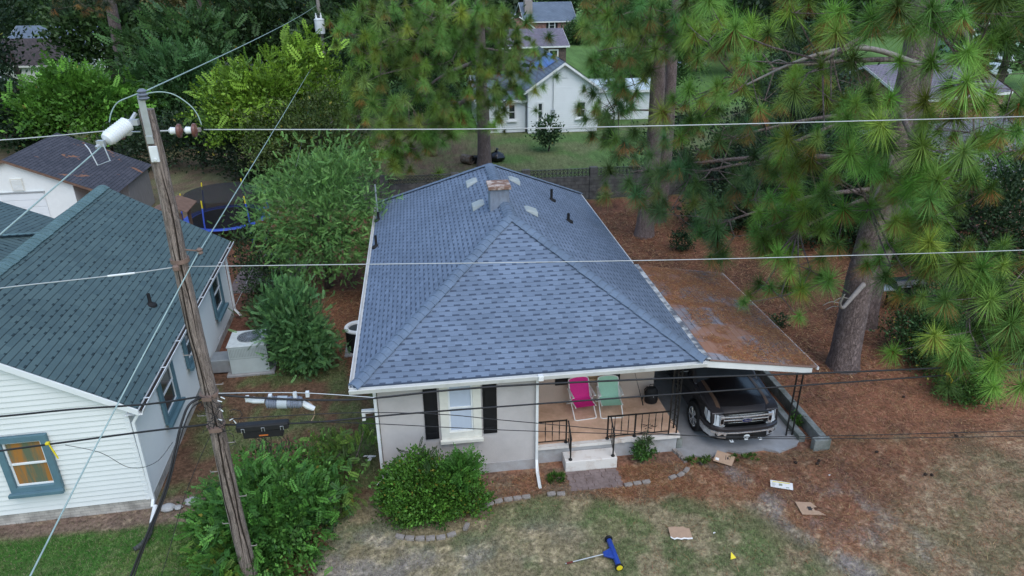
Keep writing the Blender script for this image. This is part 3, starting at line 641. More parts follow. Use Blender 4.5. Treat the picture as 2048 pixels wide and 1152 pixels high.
mb.prism(a, lambda u, v, t: LW(u, v, t), .28, LZE-.03); mb.build('corner_trim', M['siding_white'], lh); mb = MB(); a2 = [(.004, 10.11), (.022, 10.11), (.022, 10.23), (.004, 10.23)]; mb.prism(a2, lambda u, v, t: LW(u, v, t), .28, LZE-.03)
mb.build('corner_trim', M['siding_white'], lh)
mb = MB()
for q in ([LW(-6.9, .01, -.1), LW(.0, .01, -.1), LW(.0, .01, .3), LW(-6.9, .01, .3)], [LW(-.01, .01, -.1), LW(-.01, 10.2, -.1), LW(-.01, 10.2, .3), LW(-.01, .01, .3)]): mb.poly(q, [(0, 0), (7, 0), (7, .4), (0, .4)])
mb.build('foundation', brick_mat('pale painted brick', (.5, .47, .42), (.44, .41, .37), (.36, .34, .31)), lh, recalc=False)
mb = MB()
roof_poly(mb, [LW(LEX, LRK, LZE), LW(LEX, LD, LZE), LW(LRX, LD, LZR), LW(LRX, LRK, LZR)], LW(LEX, LRK, LZE), LW(0, 1, 0)-LW(0, 0, 0), LW(-1, 0, LS)-LW(0, 0, 0))
xl = 2*LRX-LEX
roof_poly(mb, [LW(xl, LD, LZE), LW(xl, LRK, LZE), LW(LRX, LRK, LZR), LW(LRX, LD, LZR)], LW(xl, LD, LZE), LW(0, -1, 0)-LW(0, 0, 0), LW(1, 0, LS)-LW(0, 0, 0))
r1, r2, c2, c1, b1, b2 = [Vector(q) for q in ((-11.75, 23.15, 4.3), (-15.0, 24.93, 4.95), (-12.42, 19.98, 4.95), (-11.47, 21.98, 4.3), (-11.19, 17.17, 4.2), (-10.7, 19.2, 4.3))]
r1 = Vector((-10.8, 22.9, 4.15)); c1 = Vector((-10.9, 21.98, 4.3))
roof_poly(mb, [c1, r1, r2, c2], c1, LW(0, 1, 0)-LW(0, 0, 0), (-1, 0, .25)); roof_poly(mb, [b1, b2, c1, c2], b1, (1, 0, 0), (0, 1, .2))
ro = mb.build('roof', M['teal_roof'], lh, recalc=False)
caps('ridge_cap', LW(LRX, LRK, LZR), LW(LRX, LD, LZR), .22, LS, M['teal_cap'], ro); caps('ridge_cap', c1+Vector((0, 0, .03)), c2+Vector((0, 0, .03)), .1, .1, M['teal_cap'], ro, lift=.04)
k = .17
for y0_, y1_ in ((LRK-.02, LRK+.02), (LD-.02, LD+.02)):
    for s_ in (1, -1):
        a, b = LRX+s_*(LEX-LRX), LRX
        P = [(a, LZE-.015), (b, LZR-.015), (b, LZR-k-.02), (a, LZE-k)]
        MB().prism(P, lambda u, v, t: LW(u, t, v), y0_, y1_).build('rake_board', M['siding_white'], lh, bevel=.005)
mb = MB().poly([LW(LEX-.02, LRK, LZE-.15), LW(LEX-.02, LD, LZE-.15), LW(0, LD, LZE-.15), LW(0, LRK, LZE-.15)])
mb.poly([LW(LEX, LRK+.02, LZE-k), LW(LRX, LRK+.02, LZR-k), LW(LRX, .02, LZR-k), LW(LEX, .02, LZE-k)])
mb.build('soffit', M['siding_white'], lh, recalc=False)
mb = MB().prism(prof, lambda u, v, t: LW(LEX-.005+u, t, LZE-.02+v), LRK-.02, LD+.02); gu = mb.build('gutter', M['siding_white'], lh)
mb = MB().poly([LW(LEX+.015, LRK, LZE-.05), LW(LEX+.1, LRK, LZE-.05), LW(LEX+.1, LD, LZE-.05), LW(LEX+.015, LD, LZE-.05)]); mb.build('leaf_litter', mat('rotten gutter litter', (.03, .022, .018), .95, var=.5, scale=20), gu)
mb = MB()
for i in range(8): mb.box((LEX-.08, i*1.35+.3, LZE-.012), (LEX+.12, i*1.35+.32, LZE+.0), LM)
mb.build('gutter_strap', M['siding_white'], gu)
mb = MB().tube([LW(.28, -.05, LZE-.14), LW(.1, -.03, LZE-.4), LW(.07, -.03, .3), LW(.06, -.15, .16)], .045, 4); mb.build('downspout', M['siding_white'], lh)
mb = MB().tube([LW(.3, 10.3, LZE-.14), LW(.1, 10.2, LZE-.4), LW(.08, 10.2, .3), LW(.3, 10.0, .12)], .045, 4); mb.build('downspout', M['siding_white'], lh)
pipe(*LW(-.55, 4.3, LZE+.85*LS), .32, par=ro)
# teal framed windows: one in front, three down the side
window(lh, -2.64, -1.84, 1.08, 2.28, 0, trim=.14, depth=.09, mt='tealpaint', ms='siding_white', mg='screen', axis_fn=lambda u, d, z: LW(u, -d-.034, z))
for a in (1.95, 4.35, 7.95):
    window(lh, a, a+(.95 if a != 4.35 else .62), 1.25 if a != 4.35 else 1.5, 2.4, 0, trim=.16, depth=.07, mt='tealpaint', ms='siding_white', mg='glass', axis_fn=lambda u, d, z: LW(d+.034, u, z))

# ================================================================== GARAGE BEHIND
GO = Vector((-18.62, 34.0, 0)); ga = thing('garage', GO, 'white block garage with dark needle stained roof and a pale overhead door', 'garage', rz=R(1.2))
GM = Matrix.Translation(GO) @ Matrix.Rotation(R(1.2), 4, 'Z'); GW = lambda x, y, z: GM @ Vector((x, y, z))
gzr, gs, gd = 3.95, .445, 5.6
roofm = MB()
roof_poly(roofm, [GW(4.3, -.2, gzr-4.3*gs), GW(4.3, gd, gzr-4.3*gs), GW(0, gd, gzr), GW(0, -.2, gzr)], GW(4.3, -.2, gzr-4.3*gs), GW(0, 1, 0)-GW(0, 0, 0), GW(-1, 0, gs)-GW(0, 0, 0))
roof_poly(roofm, [GW(-2.9, gd, gzr-2.9*gs), GW(-2.9, -.2, gzr-2.9*gs), GW(0, -.2, gzr), GW(0, gd, gzr)], GW(-2.9, gd, gzr-2.9*gs), GW(0, -1, 0)-GW(0, 0, 0), GW(1, 0, gs)-GW(0, 0, 0))
roofm.build('roof', M['dark_roof'], ga, recalc=False)
for a, b in ((-.22, -.16), (gd-.04, gd+.02)):
    mb = MB(); mb.prism([(0, gzr-.01), (4.3, gzr-4.3*gs-.01), (4.3, gzr-4.3*gs-.12), (0, gzr-.12)], lambda u, v, t: GW(u, t, v), a, b); mb.build('rake_board', M['deckwood'], ga); mb = MB(); mb.prism([(0, gzr-.01), (-2.9, gzr-2.9*gs-.01), (-2.9, gzr-2.9*gs-.12), (0, gzr-.12)], lambda u, v, t: GW(u, t, v), a, b); mb.build('rake_board', M['deckwood'], ga)

mb = MB().prism([(-2.6, 0), (2.55, 0), (2.55, gzr-2.55*gs-.06), (0, gzr-.06), (-2.6, gzr-2.6*gs-.06)], lambda u, v, t: GW(u, t, v), 0, gd-.2); mb.build('wall', M['garagewhite'] if 'garagewhite' in M else mat('bright white block paint', (.82, .83, .8), .7, var=.08, scale=2), ga)
mb = MB().box((2.56, 2.2, 0), (4.1, gd-.25, gzr-4.1*gs-.05), GM); mb.build('lean_to_wall', M['fence'], ga)
mb = MB()
for i in range(7): mb.box((-1.9, -.05, .02+i*.33), (1.25, -.012, .34+i*.33), GM)
mb.build('garage_door', M['siding_white'], ga, bevel=.01)
mb = MB().box((-1.95, -.08, 2.34), (1.3, -.003, 2.4), GM); mb.build('door_header', M['steel'], ga)
f = MB().box((-.02, -.04, 2.45), (.5, -.002, 3.02), GM).build('gable_vent', M['cream'], ga)
mb = MB()
for i in range(9): mb.box((.03, -.055, 2.49+i*.055), (.45, -.041, 2.515+i*.055), GM)
mb.build('louvre', M['siding_white'], f)

# ================================================================== FENCES AND WALLS BEHIND
bw = thing('block_wall', (5, 36.5, 0), 'grey concrete block wall with a pierced decorative top course behind the bungalow', 'wall')
mb = MB()
def wallbox(mb, a, b):
    x0, y0, z0 = a; x1, y1, z1 = b
    mb.poly([(x0,y0,z0),(x1,y0,z0),(x1,y0,z1),(x0,y0,z1)], [(x0,z0),(x1,z0),(x1,z1),(x0,z1)]); mb.poly([(x1,y1,z0),(x0,y1,z0),(x0,y1,z1),(x1,y1,z1)], [(x1,z0),(x0,z0),(x0,z1),(x1,z1)])
    mb.poly([(x0,y0,z1),(x1,y0,z1),(x1,y1,z1),(x0,y1,z1)], [(x0,0),(x1,0),(x1,.2),(x0,.2)]); mb.poly([(x0,y0,z0),(x0,y0,z1),(x0,y1,z1),(x0,y1,z0)]); mb.poly([(x1,y0,z0),(x1,y1,z0),(x1,y1,z1),(x1,y0,z1)])
wallbox(mb, (-4, 36.42, -.1), (17, 36.6, 1.25)); mb.build('wall', M['block'], bw, recalc=False)
for x in (-2.2, 1.5, 5.3, 9.0, 12.7):
    mb = MB(); wallbox(mb, (x, 36.36, -.1), (x+.42, 36.66, 1.74)); mb.build('pillar', M['block'], bw, recalc=False)
mb = MB(); px = [-4, -2.2, 1.5, 5.3, 9.0, 12.7, 17]
for a, b in zip(px[:-1], px[1:]):
    a += .42 if a != -4 else 0; n_ = max(1, round((b-a)/.2)); d = (b-a)/n_
    for i in range(n_):
        for j in range(2):
            x, z = a+i*d, 1.25+j*.215; c0 = (x+d/2, z+.1)
            mb.box((x, 36.45, z), (x+.025, 36.57, z+.2)); mb.box((x+.025, 36.45, z+.2), (x+d, 36.57, z+.215))
            for qx, qz in ((x+.025, z), (x+d, z), (x+.025, z+.2), (x+d, z+.2)): mb.tube([(qx, 36.51, qz), (c0[0], 36.51, c0[1])], .018, 4)
mb.box((-4, 36.44, 1.681), (-2.2, 36.58, 1.7))
mb.build('pierced_course', M['lattice'], bw, recalc=False)

# ================================================================== UTILITY POLE AND LINES
PXY = (-3.95, 11.12)
po = thing('utility_pole', (*PXY, 0), 'weathered wooden utility pole leaning into the foreground with steel pole steps and white insulators', 'utility pole')
mb = MB(); pts = []; rs = []
for i in range(40):
    z = 9.78*i/39; pts.append((PXY[0]+.012*math.sin(z*1.7), PXY[1]+.01*math.cos(z*2.1), z)); rs.append(.158-.052*i/39+random.uniform(-.003, .003))
pts[-1] = (pts[-1][0], pts[-1][1], 9.78)
sh = mb.tube(pts, rs, 18).build('shaft', M['pole'], po, smooth='auto')
# splits down the grain
mb = MB()
for a0, za, zb in ((-1.35, 1.0, 5.6), (-1.75, 4.4, 7.9), (-1.1, 6.0, 9.0), (-.8, .5, 4.0), (-2.3, 5.0, 7.0), (-2.2, 1.5, 3.6)):
    n_ = 14; L = []
    for i in range(n_+1):
        z = za+(zb-za)*i/n_; a = a0+.1*math.sin(i*.9+a0)+random.uniform(-.03, .03); rr = .158-.052*z/9.78+.0065; wv = .1*math.sin(math.pi*(i+.3)/(n_+.6))+.004
        L.append((a, wv, rr, z))
    for (a, w1, r1_, z1), (b, w2, r2_, z2) in zip(L[:-1], L[1:]):
        q = lambda an, rr, z: (PXY[0]+.012*math.sin(z*1.7)+rr*math.cos(an), PXY[1]+.01*math.cos(z*2.1)+rr*math.sin(an), z)
        mb.poly([q(a-w1, r1_, z1), q(a+w1, r1_, z1), q(b+w2, r2_, z2), q(b-w2, r2_, z2)])
mb.build('grain_split', mat('deep wood split', (.025, .018, .014), .95), po, recalc=False)
mb = MB()
for i in range(9):
    z = .7+i*.62; s_ = 1 if i % 2 else -1; mb.tube([(PXY[0]+s_*.12, PXY[1]-.02, z), (PXY[0]+s_*.27, PXY[1]-.02, z), (PXY[0]+s_*.27, PXY[1]-.02, z+.03)], .009, 6)
mb.build('pole_step', M['deadwood'], po)
mb = MB().box((-4.0, 10.985, 9.35), (-3.9, 11.0, 10.0)); mb.box((-4.0, 10.97, 9.3), (-3.9, 11.0, 9.42)); mb.build('top_bracket', M['steel'], po, bevel=.006)
mb = MB().lathe([(.05, 0), (.085, .03), (.05, .05), (.08, .08), (.045, .1), (.07, .13), (.03, .16)], (-3.92, 11.0, 9.93), n=14); mb.build('pin_insulator', M['brownglaze'] if 0 else mat('grey glazed insulator', (.18, .2, .24), .3), po, smooth='auto')
mb = MB().box((-3.99, 10.95, 9.03), (-3.87, 10.99, 9.27)).lathe([(.03, 0), (.03, .03)], (-3.93, 10.935, 9.07), (0, 1, 0), 10); mb.build('bolt_plate', M['porcelain'], po, bevel=.015)
for x, s_ in ((-3.80, 1), (-4.12, -1)):
    ins = MB(); ins.tube([(x-s_*.02, 11.1, 9.46), (x+s_*.12, 11.1, 9.46)], .014, 6)
    ho = ins.build('dead_end', M['steel'], po)
    for k in range(2 if s_ > 0 else 1):
        xx = x+s_*(.10+.22*k)
        MB().lathe([(.025, 0), (.055, .03), (.05, .1), (.085, .13)], (xx, 11.1, 9.46), (s_, 0, -.03), 16).build('porcelain_bell', M['porcelain'], ho, smooth='auto')
        MB().lathe([(.09, .12), (.105, .135), (.10, .17), (.06, .18), (.03, .2)], (xx, 11.1, 9.46), (s_, 0, -.03), 16).build('brown_skirt', M['brownglaze'], ho, smooth='auto')
    e_ = x+s_*(.56 if s_ > 0 else .36); MB().box((min(e_, e_-s_*.12), 11.07, 9.43), (max(e_, e_-s_*.12), 11.13, 9.49)).build('wire_clamp', M['deadwood'], ho, bevel=.01)
a = Vector((-4.16, 10.98, 9.64)); b = Vector((-4.45, 10.55, 9.42)); d = (b-a).normalized(); L = (b-a).length
pr = [(.03, 0), (.09, .06)]
for i in range(9): pr += [(.112, .075+i*.042), (.102, .096+i*.042)]
pr += [(.09, .47), (.035, .5)]
MB().lathe(pr, a, d, 18).build('line_insulator', M['porcelain'], po, smooth='auto')
mb = MB().tube([a-d*.12+Vector((0, 0, .05)), a], .03, 6).tube([b-d*.04, b+d*.1], .03, 6).box(tuple(b+Vector((-.05, -.05, -.04))), tuple(b+Vector((.05, .03, .05)))).box(tuple(a+Vector((-.02, -.08, -.05))), tuple(a+Vector((.12, .02, .03))))
mb.tube([b+Vector((.04, -.05, 0)), b+Vector((.1, -.1, -.22)), b+Vector((-.08, -.1, -.28)), b+Vector((-.16, -.05, -.06)), b+Vector((-.22, 0, .0))], .009, 6)
mb.build('shackle', M['steel'], po)
mb = MB()
for z, r_ in ((4.86, .15), (4.2, .152), (7.4, .135)): mb.lathe([(r_-.01, 0), (r_+.012, .0), (r_+.012, .07), (r_-.01, .07)], (*PXY, z-.04), n=18)
mb.box((-4.02, 10.9, 4.83), (-3.86, 10.97, 4.91)).box((-4.02, 10.9, 4.17), (-3.8, 10.97, 4.25)); mb.lathe([(.03, 0), (.05, .02), (.05, .08), (.03, .1)], (-3.97, 10.93, 7.28), n=12)
mb.tube([(-3.84, 11.1, 7.57), (-3.56, 11.0, 7.57)], .014, 6).lathe([(.03, 0), (.05, .02), (.035, .05), (.05, .08), (.03, .1)], (-3.58, 11.0, 7.52), n=12)
mb.build('clamp_band', mat('rusty band', (.22, .15, .12), .7, var=.3), po)
mb = MB()
for i in range(16):
    x, z = -3.95+random.uniform(-.12, .35), 4.2+random.uniform(-.1, .75); P = [Vector((x, 10.93, z))]
    for k in range(5): P.append(P[-1]+Vector((random.uniform(-.12, .12), random.uniform(-.03, .02), random.uniform(-.14, .05))))
    mb.tube(P, .006, 5)
mb.build('loose_wires', M['cable'], po)
mb = MB()
for i in range(6):
    x, z = -3.7+random.uniform(-.12, .15), 4.4+random.uniform(-.1, .5); mb.box((-.04, -.005, -.008), (.04, .005, .008), Matrix.Translation((x, 10.95, z)) @ Matrix.Rotation(random.uniform(0, 3), 4, 'Y'))
mb.build('wire_marker', M['porcelain'], po)
def smooth_path(P, n_=8):
    P = [Vector(p) for p in P]; out = []
    for i in range(len(P)-1):
        p0, p1, p2, p3 = P[max(i-1, 0)], P[i], P[i+1], P[min(i+2, len(P)-1)]
        for k in range(n_):
            t = k/n_; out.append(.5*((2*p1)+(p2-p0)*t+(2*p0-5*p1+4*p2-p3)*t*t+(3*p1-p0-3*p2+p3)*t**3))
    return out+[P[-1]]
def wire(name, P, r, m, label, cat='wire', group=None):
    o = MB().tube(smooth_path(P), r, 6).build(name, M[m], smooth=True); return tag(o, label, cat, group)
def sagline(a, b, sag, n_=12):
    a, b = Vector(a), Vector(b); return [a+(b-a)*(i/n_)-Vector((0, 0, sag*4*(i/n_)*(1-i/n_))) for i in range(n_+1)]
W = {
    'right primary': [ (-3.2, 11.1, 9.46), (-0.6, 11.1, 9.37), (1.45, 11.1, 9.31), (4.55, 11.1, 9.26), (7.18, 11.1, 9.23), (10.53, 11.1, 9.2), (14.93, 11.1, 9.2) ],
    'left primary': [ (-7.39, 11.1, 9.38), (-6.05, 11.1, 9.41), (-5.36, 11.1, 9.44), (-4.58, 11.1, 9.49) ],
    'right neutral': [ (-3.87, 11.1, 7.28), (-0.79, 11.1, 7.13), (1.43, 11.1, 7.02), (4.81, 11.1, 6.87), (7.69, 11.1, 6.77), (11.37, 11.1, 6.66), (16.21, 11.1, 6.58) ],
    'left neutral': [ (-8.2, 11.1, 6.96), (-6.72, 11.1, 7.09), (-5.59, 11.1, 7.16), (-4.67, 11.1, 7.22), (-3.98, 11.1, 7.29) ],
    'low R1': [ (-3.93, 11.1, 4.86), (-3.11, 11.1, 4.7), (-1.55, 11.1, 4.51), (0.26, 11.1, 4.55), (1.89, 11.1, 4.53), (5.07, 11.1, 4.4), (8.2, 11.1, 4.24), (12.21, 11.1, 4.09), (17.51, 11.1, 3.93) ],
    'low R2': [ (-3.79, 11.1, 4.19), (-2.31, 11.1, 4.09), (-0.68, 11.1, 4.11), (1.9, 11.1, 4.09), (5.11, 11.1, 4.05), (8.25, 11.1, 4.0), (12.25, 11.1, 3.95), (17.54, 11.1, 3.87) ],
    'low L1': [ (-8.96, 11.1, 4.71), (-7.4, 11.1, 4.73), (-6.18, 11.1, 4.76), (-4.96, 11.1, 4.75), (-4.11, 11.1, 4.82) ],
    'low L2': [ (-9.24, 11.1, 3.89), (-7.6, 11.1, 4.03), (-6.35, 11.1, 4.11), (-5.08, 11.1, 4.19), (-3.96, 11.1, 4.23) ],
    'messenger': [ (-3.93, 11.1, 4.87), (-2.41, 11.1, 4.74), (-1.02, 11.1, 4.5) ],
    'drop': [ (-7.43, 60.0, 5.54), (-6.31, 38.0, 2.91), (-6.18, 32.0, 2.41), (-6.75, 27.0, 1.05), (-6.92, 21.3, 0.64) ],
    'green street': [ (-3.59, 11.0, 7.57), (-4.11, 8.4, 6.52), (-4.27, 6.0, 5.96), (-4.33, 4.4, 5.67) ],
    'primary street': [ (-4.44, 10.5, 9.39), (-4.66, 8.0, 9.0), (-4.51, 6.0, 8.9) ],
    'bundle': [ (-3.97, 11.0, 4.88), (-4.19, 10.8, 4.87), (-4.33, 10.6, 4.6), (-4.44, 10.4, 4.24), (-4.63, 10.1, 3.66), (-4.97, 9.7, 2.98), (-5.29, 9.4, 2.33) ],
    'bundle2': [ (-3.98, 11.0, 4.8), (-4.14, 10.75, 4.83), (-4.3, 10.55, 4.53), (-4.42, 10.35, 4.17), (-4.6, 10.05, 3.64), (-4.91, 9.65, 3.02), (-5.21, 9.35, 2.37) ],
    'thinA': [ (-3.74, 11.0, 4.38), (-1.58, 11.1, 4.23), (0.04, 11.2, 3.97), (1.42, 11.2, 3.68), (4.6, 11.2, 3.04), (7.48, 11.2, 2.62), (13.45, 11.2, 2.07) ],
    'thinB': [ (-2.46, 11.0, 4.21), (-0.99, 11.2, 3.85), (1.42, 11.2, 3.46), (4.6, 11.2, 3.02), (7.35, 11.2, 2.69), (13.39, 11.2, 2.23) ],
    'guy': [ (-3.93, 11.0, 4.27), (-4.52, 10.6, 3.17), (-5.02, 9.9, 1.87) ],
    'jumper L': [ (-3.88, 11.0, 10.06), (-4.08, 11.0, 9.99), (-4.28, 11.0, 9.91), (-4.4, 11.0, 9.77), (-4.46, 11.0, 9.63) ],
    'jumper R': [ (-3.89, 11.0, 10.02), (-3.67, 11.0, 10.04), (-3.48, 11.0, 9.99), (-3.3, 11.0, 9.84), (-3.22, 11.0, 9.7), (-3.19, 11.0, 9.55) ],
    'orange cable': [ (-2.36, 11.2, 4.54), (-2.24, 11.2, 4.4), (-2.24, 11.2, 4.18), (-2.32, 11.15, 4.06) ],
    'loose': [ (-6.47, 11.0, 4.11), (-5.89, 10.9, 3.96), (-5.43, 10.8, 3.66), (-4.99, 10.8, 3.72), (-4.66, 10.9, 4.05) ],
}
ext = lambda P, k: P + [tuple(Vector(P[-1])+(Vector(P[-1])-Vector(P[-2])).normalized()*k)]
rext = lambda P, k: ext(P[::-1], k)[::-1]
wire('power_line', ext(W['right primary'], 14), .009, 'wire', 'pale topmost power line from the brown insulators running right across the pines')
wire('power_line', rext(W['left primary'], 12), .009, 'wire', 'pale topmost power line from the pole top running left past the garage roof')
wire('neutral_line', ext(W['right neutral'], 14), .008, 'wire', 'thin pale wire crossing the blue grey roof halfway up the pole')
wire('neutral_line', rext(W['left neutral'], 12), .010, 'wire', 'thin pale wire with a sleeve crossing the teal roof')
P = W['left neutral']; mb = MB().tube([Vector(P[3])*.55+Vector(P[2])*.45, Vector(P[3])*1.0], .017, 6); 
tag(mb.build('splice_sleeve', M['siding_white']), 'white splice sleeve on the wire above the teal roof', 'sleeve')
wire('phone_cable', ext(W['low R1'], 14), .019, 'cable', 'thick black cable from the pole passing under the bungalow gutter', 'cable')
wire('phone_cable', ext(W['low R2'], 14), .016, 'cable', 'black cable from the splice box crossing the window and chair backs', 'cable')
wire('phone_cable', rext(W['low L1'], 12), .018, 'cable', 'black cable running left over the cream gable eave', 'cable')
wire('phone_cable', rext(W['low L2'], 12), .018, 'cable', 'black cable running left across the amber curtained window', 'cable')
wire('support_strand', W['messenger'], .008, 'steel', 'short steel strand holding the grey splice case', 'wire')
wire('service_drop', W['drop'], .010, 'wire', 'thin service wire dropping from the far pole to the cream house side wall')
wire('power_line', sagline((-3.86, 11.05, 10.06), (-7.3, 59.9, 9.0), .12), .010, 'copper', 'green tinged power line from the pole top back to the transformer pole')
wire('neutral_line', sagline((-3.58, 11.0, 7.57), (-7.15, 59.9, 5.9), .05), .010, 'copper', 'green tinged wire from the pole middle slanting back over the woods')
gs_ = W['green street']; wire('service_drop', [gs_[0], gs_[1], gs_[2], (-4.33, 4.4, 5.62), (-4.4, 0, 5.0), (-4.6, -6, 4.4)], .010, 'copper', 'green tinged wire slanting down across the cream house toward the street')
wire('power_line', [W['primary street'][0], W['primary street'][1], (-4.86, 5.2, 8.6), (-5.3, -4, 7.6)], .010, 'copper', 'green tinged power line from the white line insulator toward the street')
wire('service_cable', W['bundle']+[(-6.2, 8.2, .5), (-6.6, 7.8, 0)], .022, 'cable', 'thick black cable drooping from the pole in front of the cream house corner', 'cable')
wire('service_cable', W['bundle2']+[(-6.0, 8.2, .5), (-6.4, 7.7, 0)], .013, 'cable', 'thinner black cable hanging beside the thick drooping one', 'cable')
wire('service_drop', ext(W['thinA'], 6), .008, 'cable', 'thin black wire crossing the window shutters and porch railing')
wire('service_drop', ext(W['thinB'], 6), .008, 'cable', 'thin black wire crossing the stucco wall just above the porch floor')
wire('guy_wire', W['guy']+[(-5.9, 9.0, 0)], .006, 'cable', 'thin dark guy wire slanting down to the grass by the vines')
wire('jumper_wire', W['jumper L'], .009, 'copper', 'curved jumper wire arching left from the pole top')
wire('jumper_wire', W['jumper R'], .009, 'copper', 'curved jumper wire arching right from the pole top')
wire('loose_wire', W['loose'], .005, 'cable', 'loose thin wire dangling beside the amber curtained window')
wire('loose_wire', W['orange cable'], .007, 'card', 'loose tan wire looping between the two splice cases')
# splice cases hung on the cables
t = thing('splice_case', (-2.73, 11.2, 4.52), 'grey ribbed cylindrical splice case hung on the upper cable', 'splice case')
pr = [(.04, 0), (.10, .03)]
for i in range(6): pr += [(.115, .05+i*.03), (.095, .065+i*.03)]
pr += [(.1, .24), (.1, .42)]
for i in range(6): pr += [(.115, .44+i*.03), (.095, .455+i*.03)]
pr += [(.1, .63), (.04, .66)]
MB().lathe(pr, (-3.05, 11.18, 4.55), (1, 0, -.09), 16).build('case', mat('grey moulded plastic', (.24, .27, .33), .5, var=.25), t, smooth='auto')
MB().lathe([(.117, 0), (.117, .17)], (-2.84, 11.18, 4.53), (1, 0, -.09), 16).build('label_band', mat('pale grey label', (.42, .47, .5), .5), t, smooth='auto')
mb = MB().tube([(-3.38, 11.18, 4.63), (-3.25, 11.18, 4.62), (-3.06, 11.18, 4.58)], [.03, .065, .045], 10); mb.build('end_cap', M['porcelain'], t); mb = MB().tube([(-2.42, 11.18, 4.48), (-2.32, 11.18, 4.40), (-2.22, 11.18, 4.33)], [.05, .06, .045], 8); mb.build('end_cap', M['porcelain'], t)
mb = MB()
for x in (-3.35, -2.95, -2.52, -2.3): mb.box((x-.03, 11.15, 4.6), (x+.03, 11.22, 4.7))
mb.build('hanger', M['porcelain'], t)
t = thing('splice_box', (-3.15, 11.1, 4.08), 'long black splice box with a small orange label hung right of the pole', 'splice box')
MB().box((-3.6, 11.0, 4.05), (-2.68, 11.16, 4.19)).build('lid', M['cable'], t, bevel=.03)
MB().box((-3.5, 11.02, 3.90), (-2.8, 11.16, 4.05)).build('body', M['rubber'], t, bevel=.015)
MB().box((-3.22, 11.012, 3.945), (-3.06, 11.019, 3.97)).build('label', M['orange_ink'], t)
mb = MB()
for x in (-3.5, -3.15, -2.82): mb.tube([(x, 10.99, 4.06), (x, 10.985, 4.14), (x+.05, 10.985, 4.14), (x+.05, 10.99, 4.06)], .006, 5)
mb.build('latch', M['steel'], t)
mb = MB()
for i in range(7):
    x = -3.35+i*.1; P = [Vector((x, 11.08, 3.9))]
    for k in range(7): P.append(P[-1]+Vector((random.uniform(-.02, .09)*math.cos(k*.9), random.uniform(-.02, .03), -.09+.03*k*(k > 3))))
    mb.tube(smooth_path(P, 3), .006, 5)
mb.build('drop_cable', M['cable'], t)
for nm, lab, (A, B, C_) in (('line_marker', 'bent yellow marker clipped on the cable beside the right hand shrubs', ((10.38, 11.08, 4.02), (10.52, 11.08, 3.84), (10.42, 11.08, 3.66))), ('line_marker', 'yellow marker hanging on the cable over the amber curtained window', ((-6.78, 11.08, 4.12), (-6.74, 11.08, 3.95), (-6.70, 11.08, 3.78)))):
    mb = MB().tube([A, B, C_], [.012, .018, .014], 6).box((A[0]-.04, 11.05, A[2]-.02), (A[0]+.02, 11.11, A[2]+.02)); tag(mb.build(nm, M['yellow'], bevel=.005), lab, 'cable marker')

# transformer pole far behind
fp = thing('utility_pole', (-7.15, 60, 0), 'far wooden utility pole with a pale transformer rising out of the woods', 'utility pole')
MB().tube([(-7.15, 60, 0), (-7.15, 60, 11)], [.2, .13], 12).build('shaft', M['deadwood'], fp, smooth='auto')
MB().lathe([(.05, 0), (.36, .04), (.38, .1), (.38, 1.0), (.40, 1.02), (.40, 1.1), (.2, 1.18)], (-7.15, 59.5, 6.95), n=18).build('transformer', M['porcelain'], fp, smooth='auto')
mb = MB()
for x in (-7.35, -6.98): mb.lathe([(.05, 0), (.09, .05), (.05, .1), (.09, .15), (.05, .2), (.03, .4)], (x, 59.45, 8.1), n=10)
mb.build('bushing', M['porcelain'], fp)

# ================================================================== PICKUP TRUCK
tk = thing('pickup_truck', (7.94, 14.28, .021), 'dark grey pickup truck with chrome grille parked nose out under the carport', 'pickup truck')
def tl(mb, name, m, parent=tk, **k):
    o = mb.build(name, M[m], None, **k); o.parent = parent; return o
def arc(cy, cz, r, a0, a1, n_=10): return [(cy+r*math.cos(R(a0+(a1-a0)*i/n_)), cz+r*math.sin(R(a0+(a1-a0)*i/n_))) for i in range(n_+1)]
prof_t = [(.14, .55), (.10, .80), (.13, 1.07), (.30, 1.13), (1.5, 1.2), (3.75, 1.22), (3.78, 1.32), (5.82, 1.34), (5.85, .62), (5.1, .55)] + arc(4.6, .42, .5, 15, 165) + [(4.05, .42), (1.55, .42)] + arc(.98, .42, .5, 0, 170) + [(.44, .55)]
for s_ in (-1, 1):
    mb = MB().prism(prof_t, lambda u, v, t: (s_*t*(1-.17*max(0, .6-u)), u, v), .62, .985); tl(mb, 'body_side', 'carpaint', bevel=.04, seg=3, smooth='auto')
mb = MB().box((-.62, .25, .4), (.62, 5.8, 1.0)); tl(mb, 'chassis', 'rubber')
# hood: a domed sheet with black centre and bronze stripes
def hood(x0, x1, name, m, off=0, ylim=(.09, 1.5)):
    mb = MB(); nx_, ny_ = 10, 14
    def z(x, y):
        f = min(1, max(0, (y-.09)/.5)); f = f*f*(3-2*f); dome = .05*max(0, 1-(abs(x)/.52)**6) if abs(x) < .52 else 0
        return 1.075+.115*f+.05*(y-.09)+dome*f - .07*max(0, (abs(x)-.6)/.3)**2 - (.07*(1-min(1, (y-.09)/.12)))
    G = [[(x0+(x1-x0)*i/nx_, (ylim[0]+(ylim[1]-ylim[0])*j/ny_)+.10*((x0+(x1-x0)*i/nx_)/.9)**2*(1-j/ny_)) for i in range(nx_+1)] for j in range(ny_+1)]
    for j in range(ny_):
        for i in range(nx_):
            q = [G[j][i], G[j][i+1], G[j+1][i+1], G[j+1][i]]; mb.poly([(a, b, z(a, b)+off) for a, b in q])
    return tl(mb, name, m, smooth=True)
h = hood(-.86, .86, 'hood', 'carpaint'); 
hood(-.61, .61, 'hood_panel', 'carblack', .004, (.27, 1.49)); 
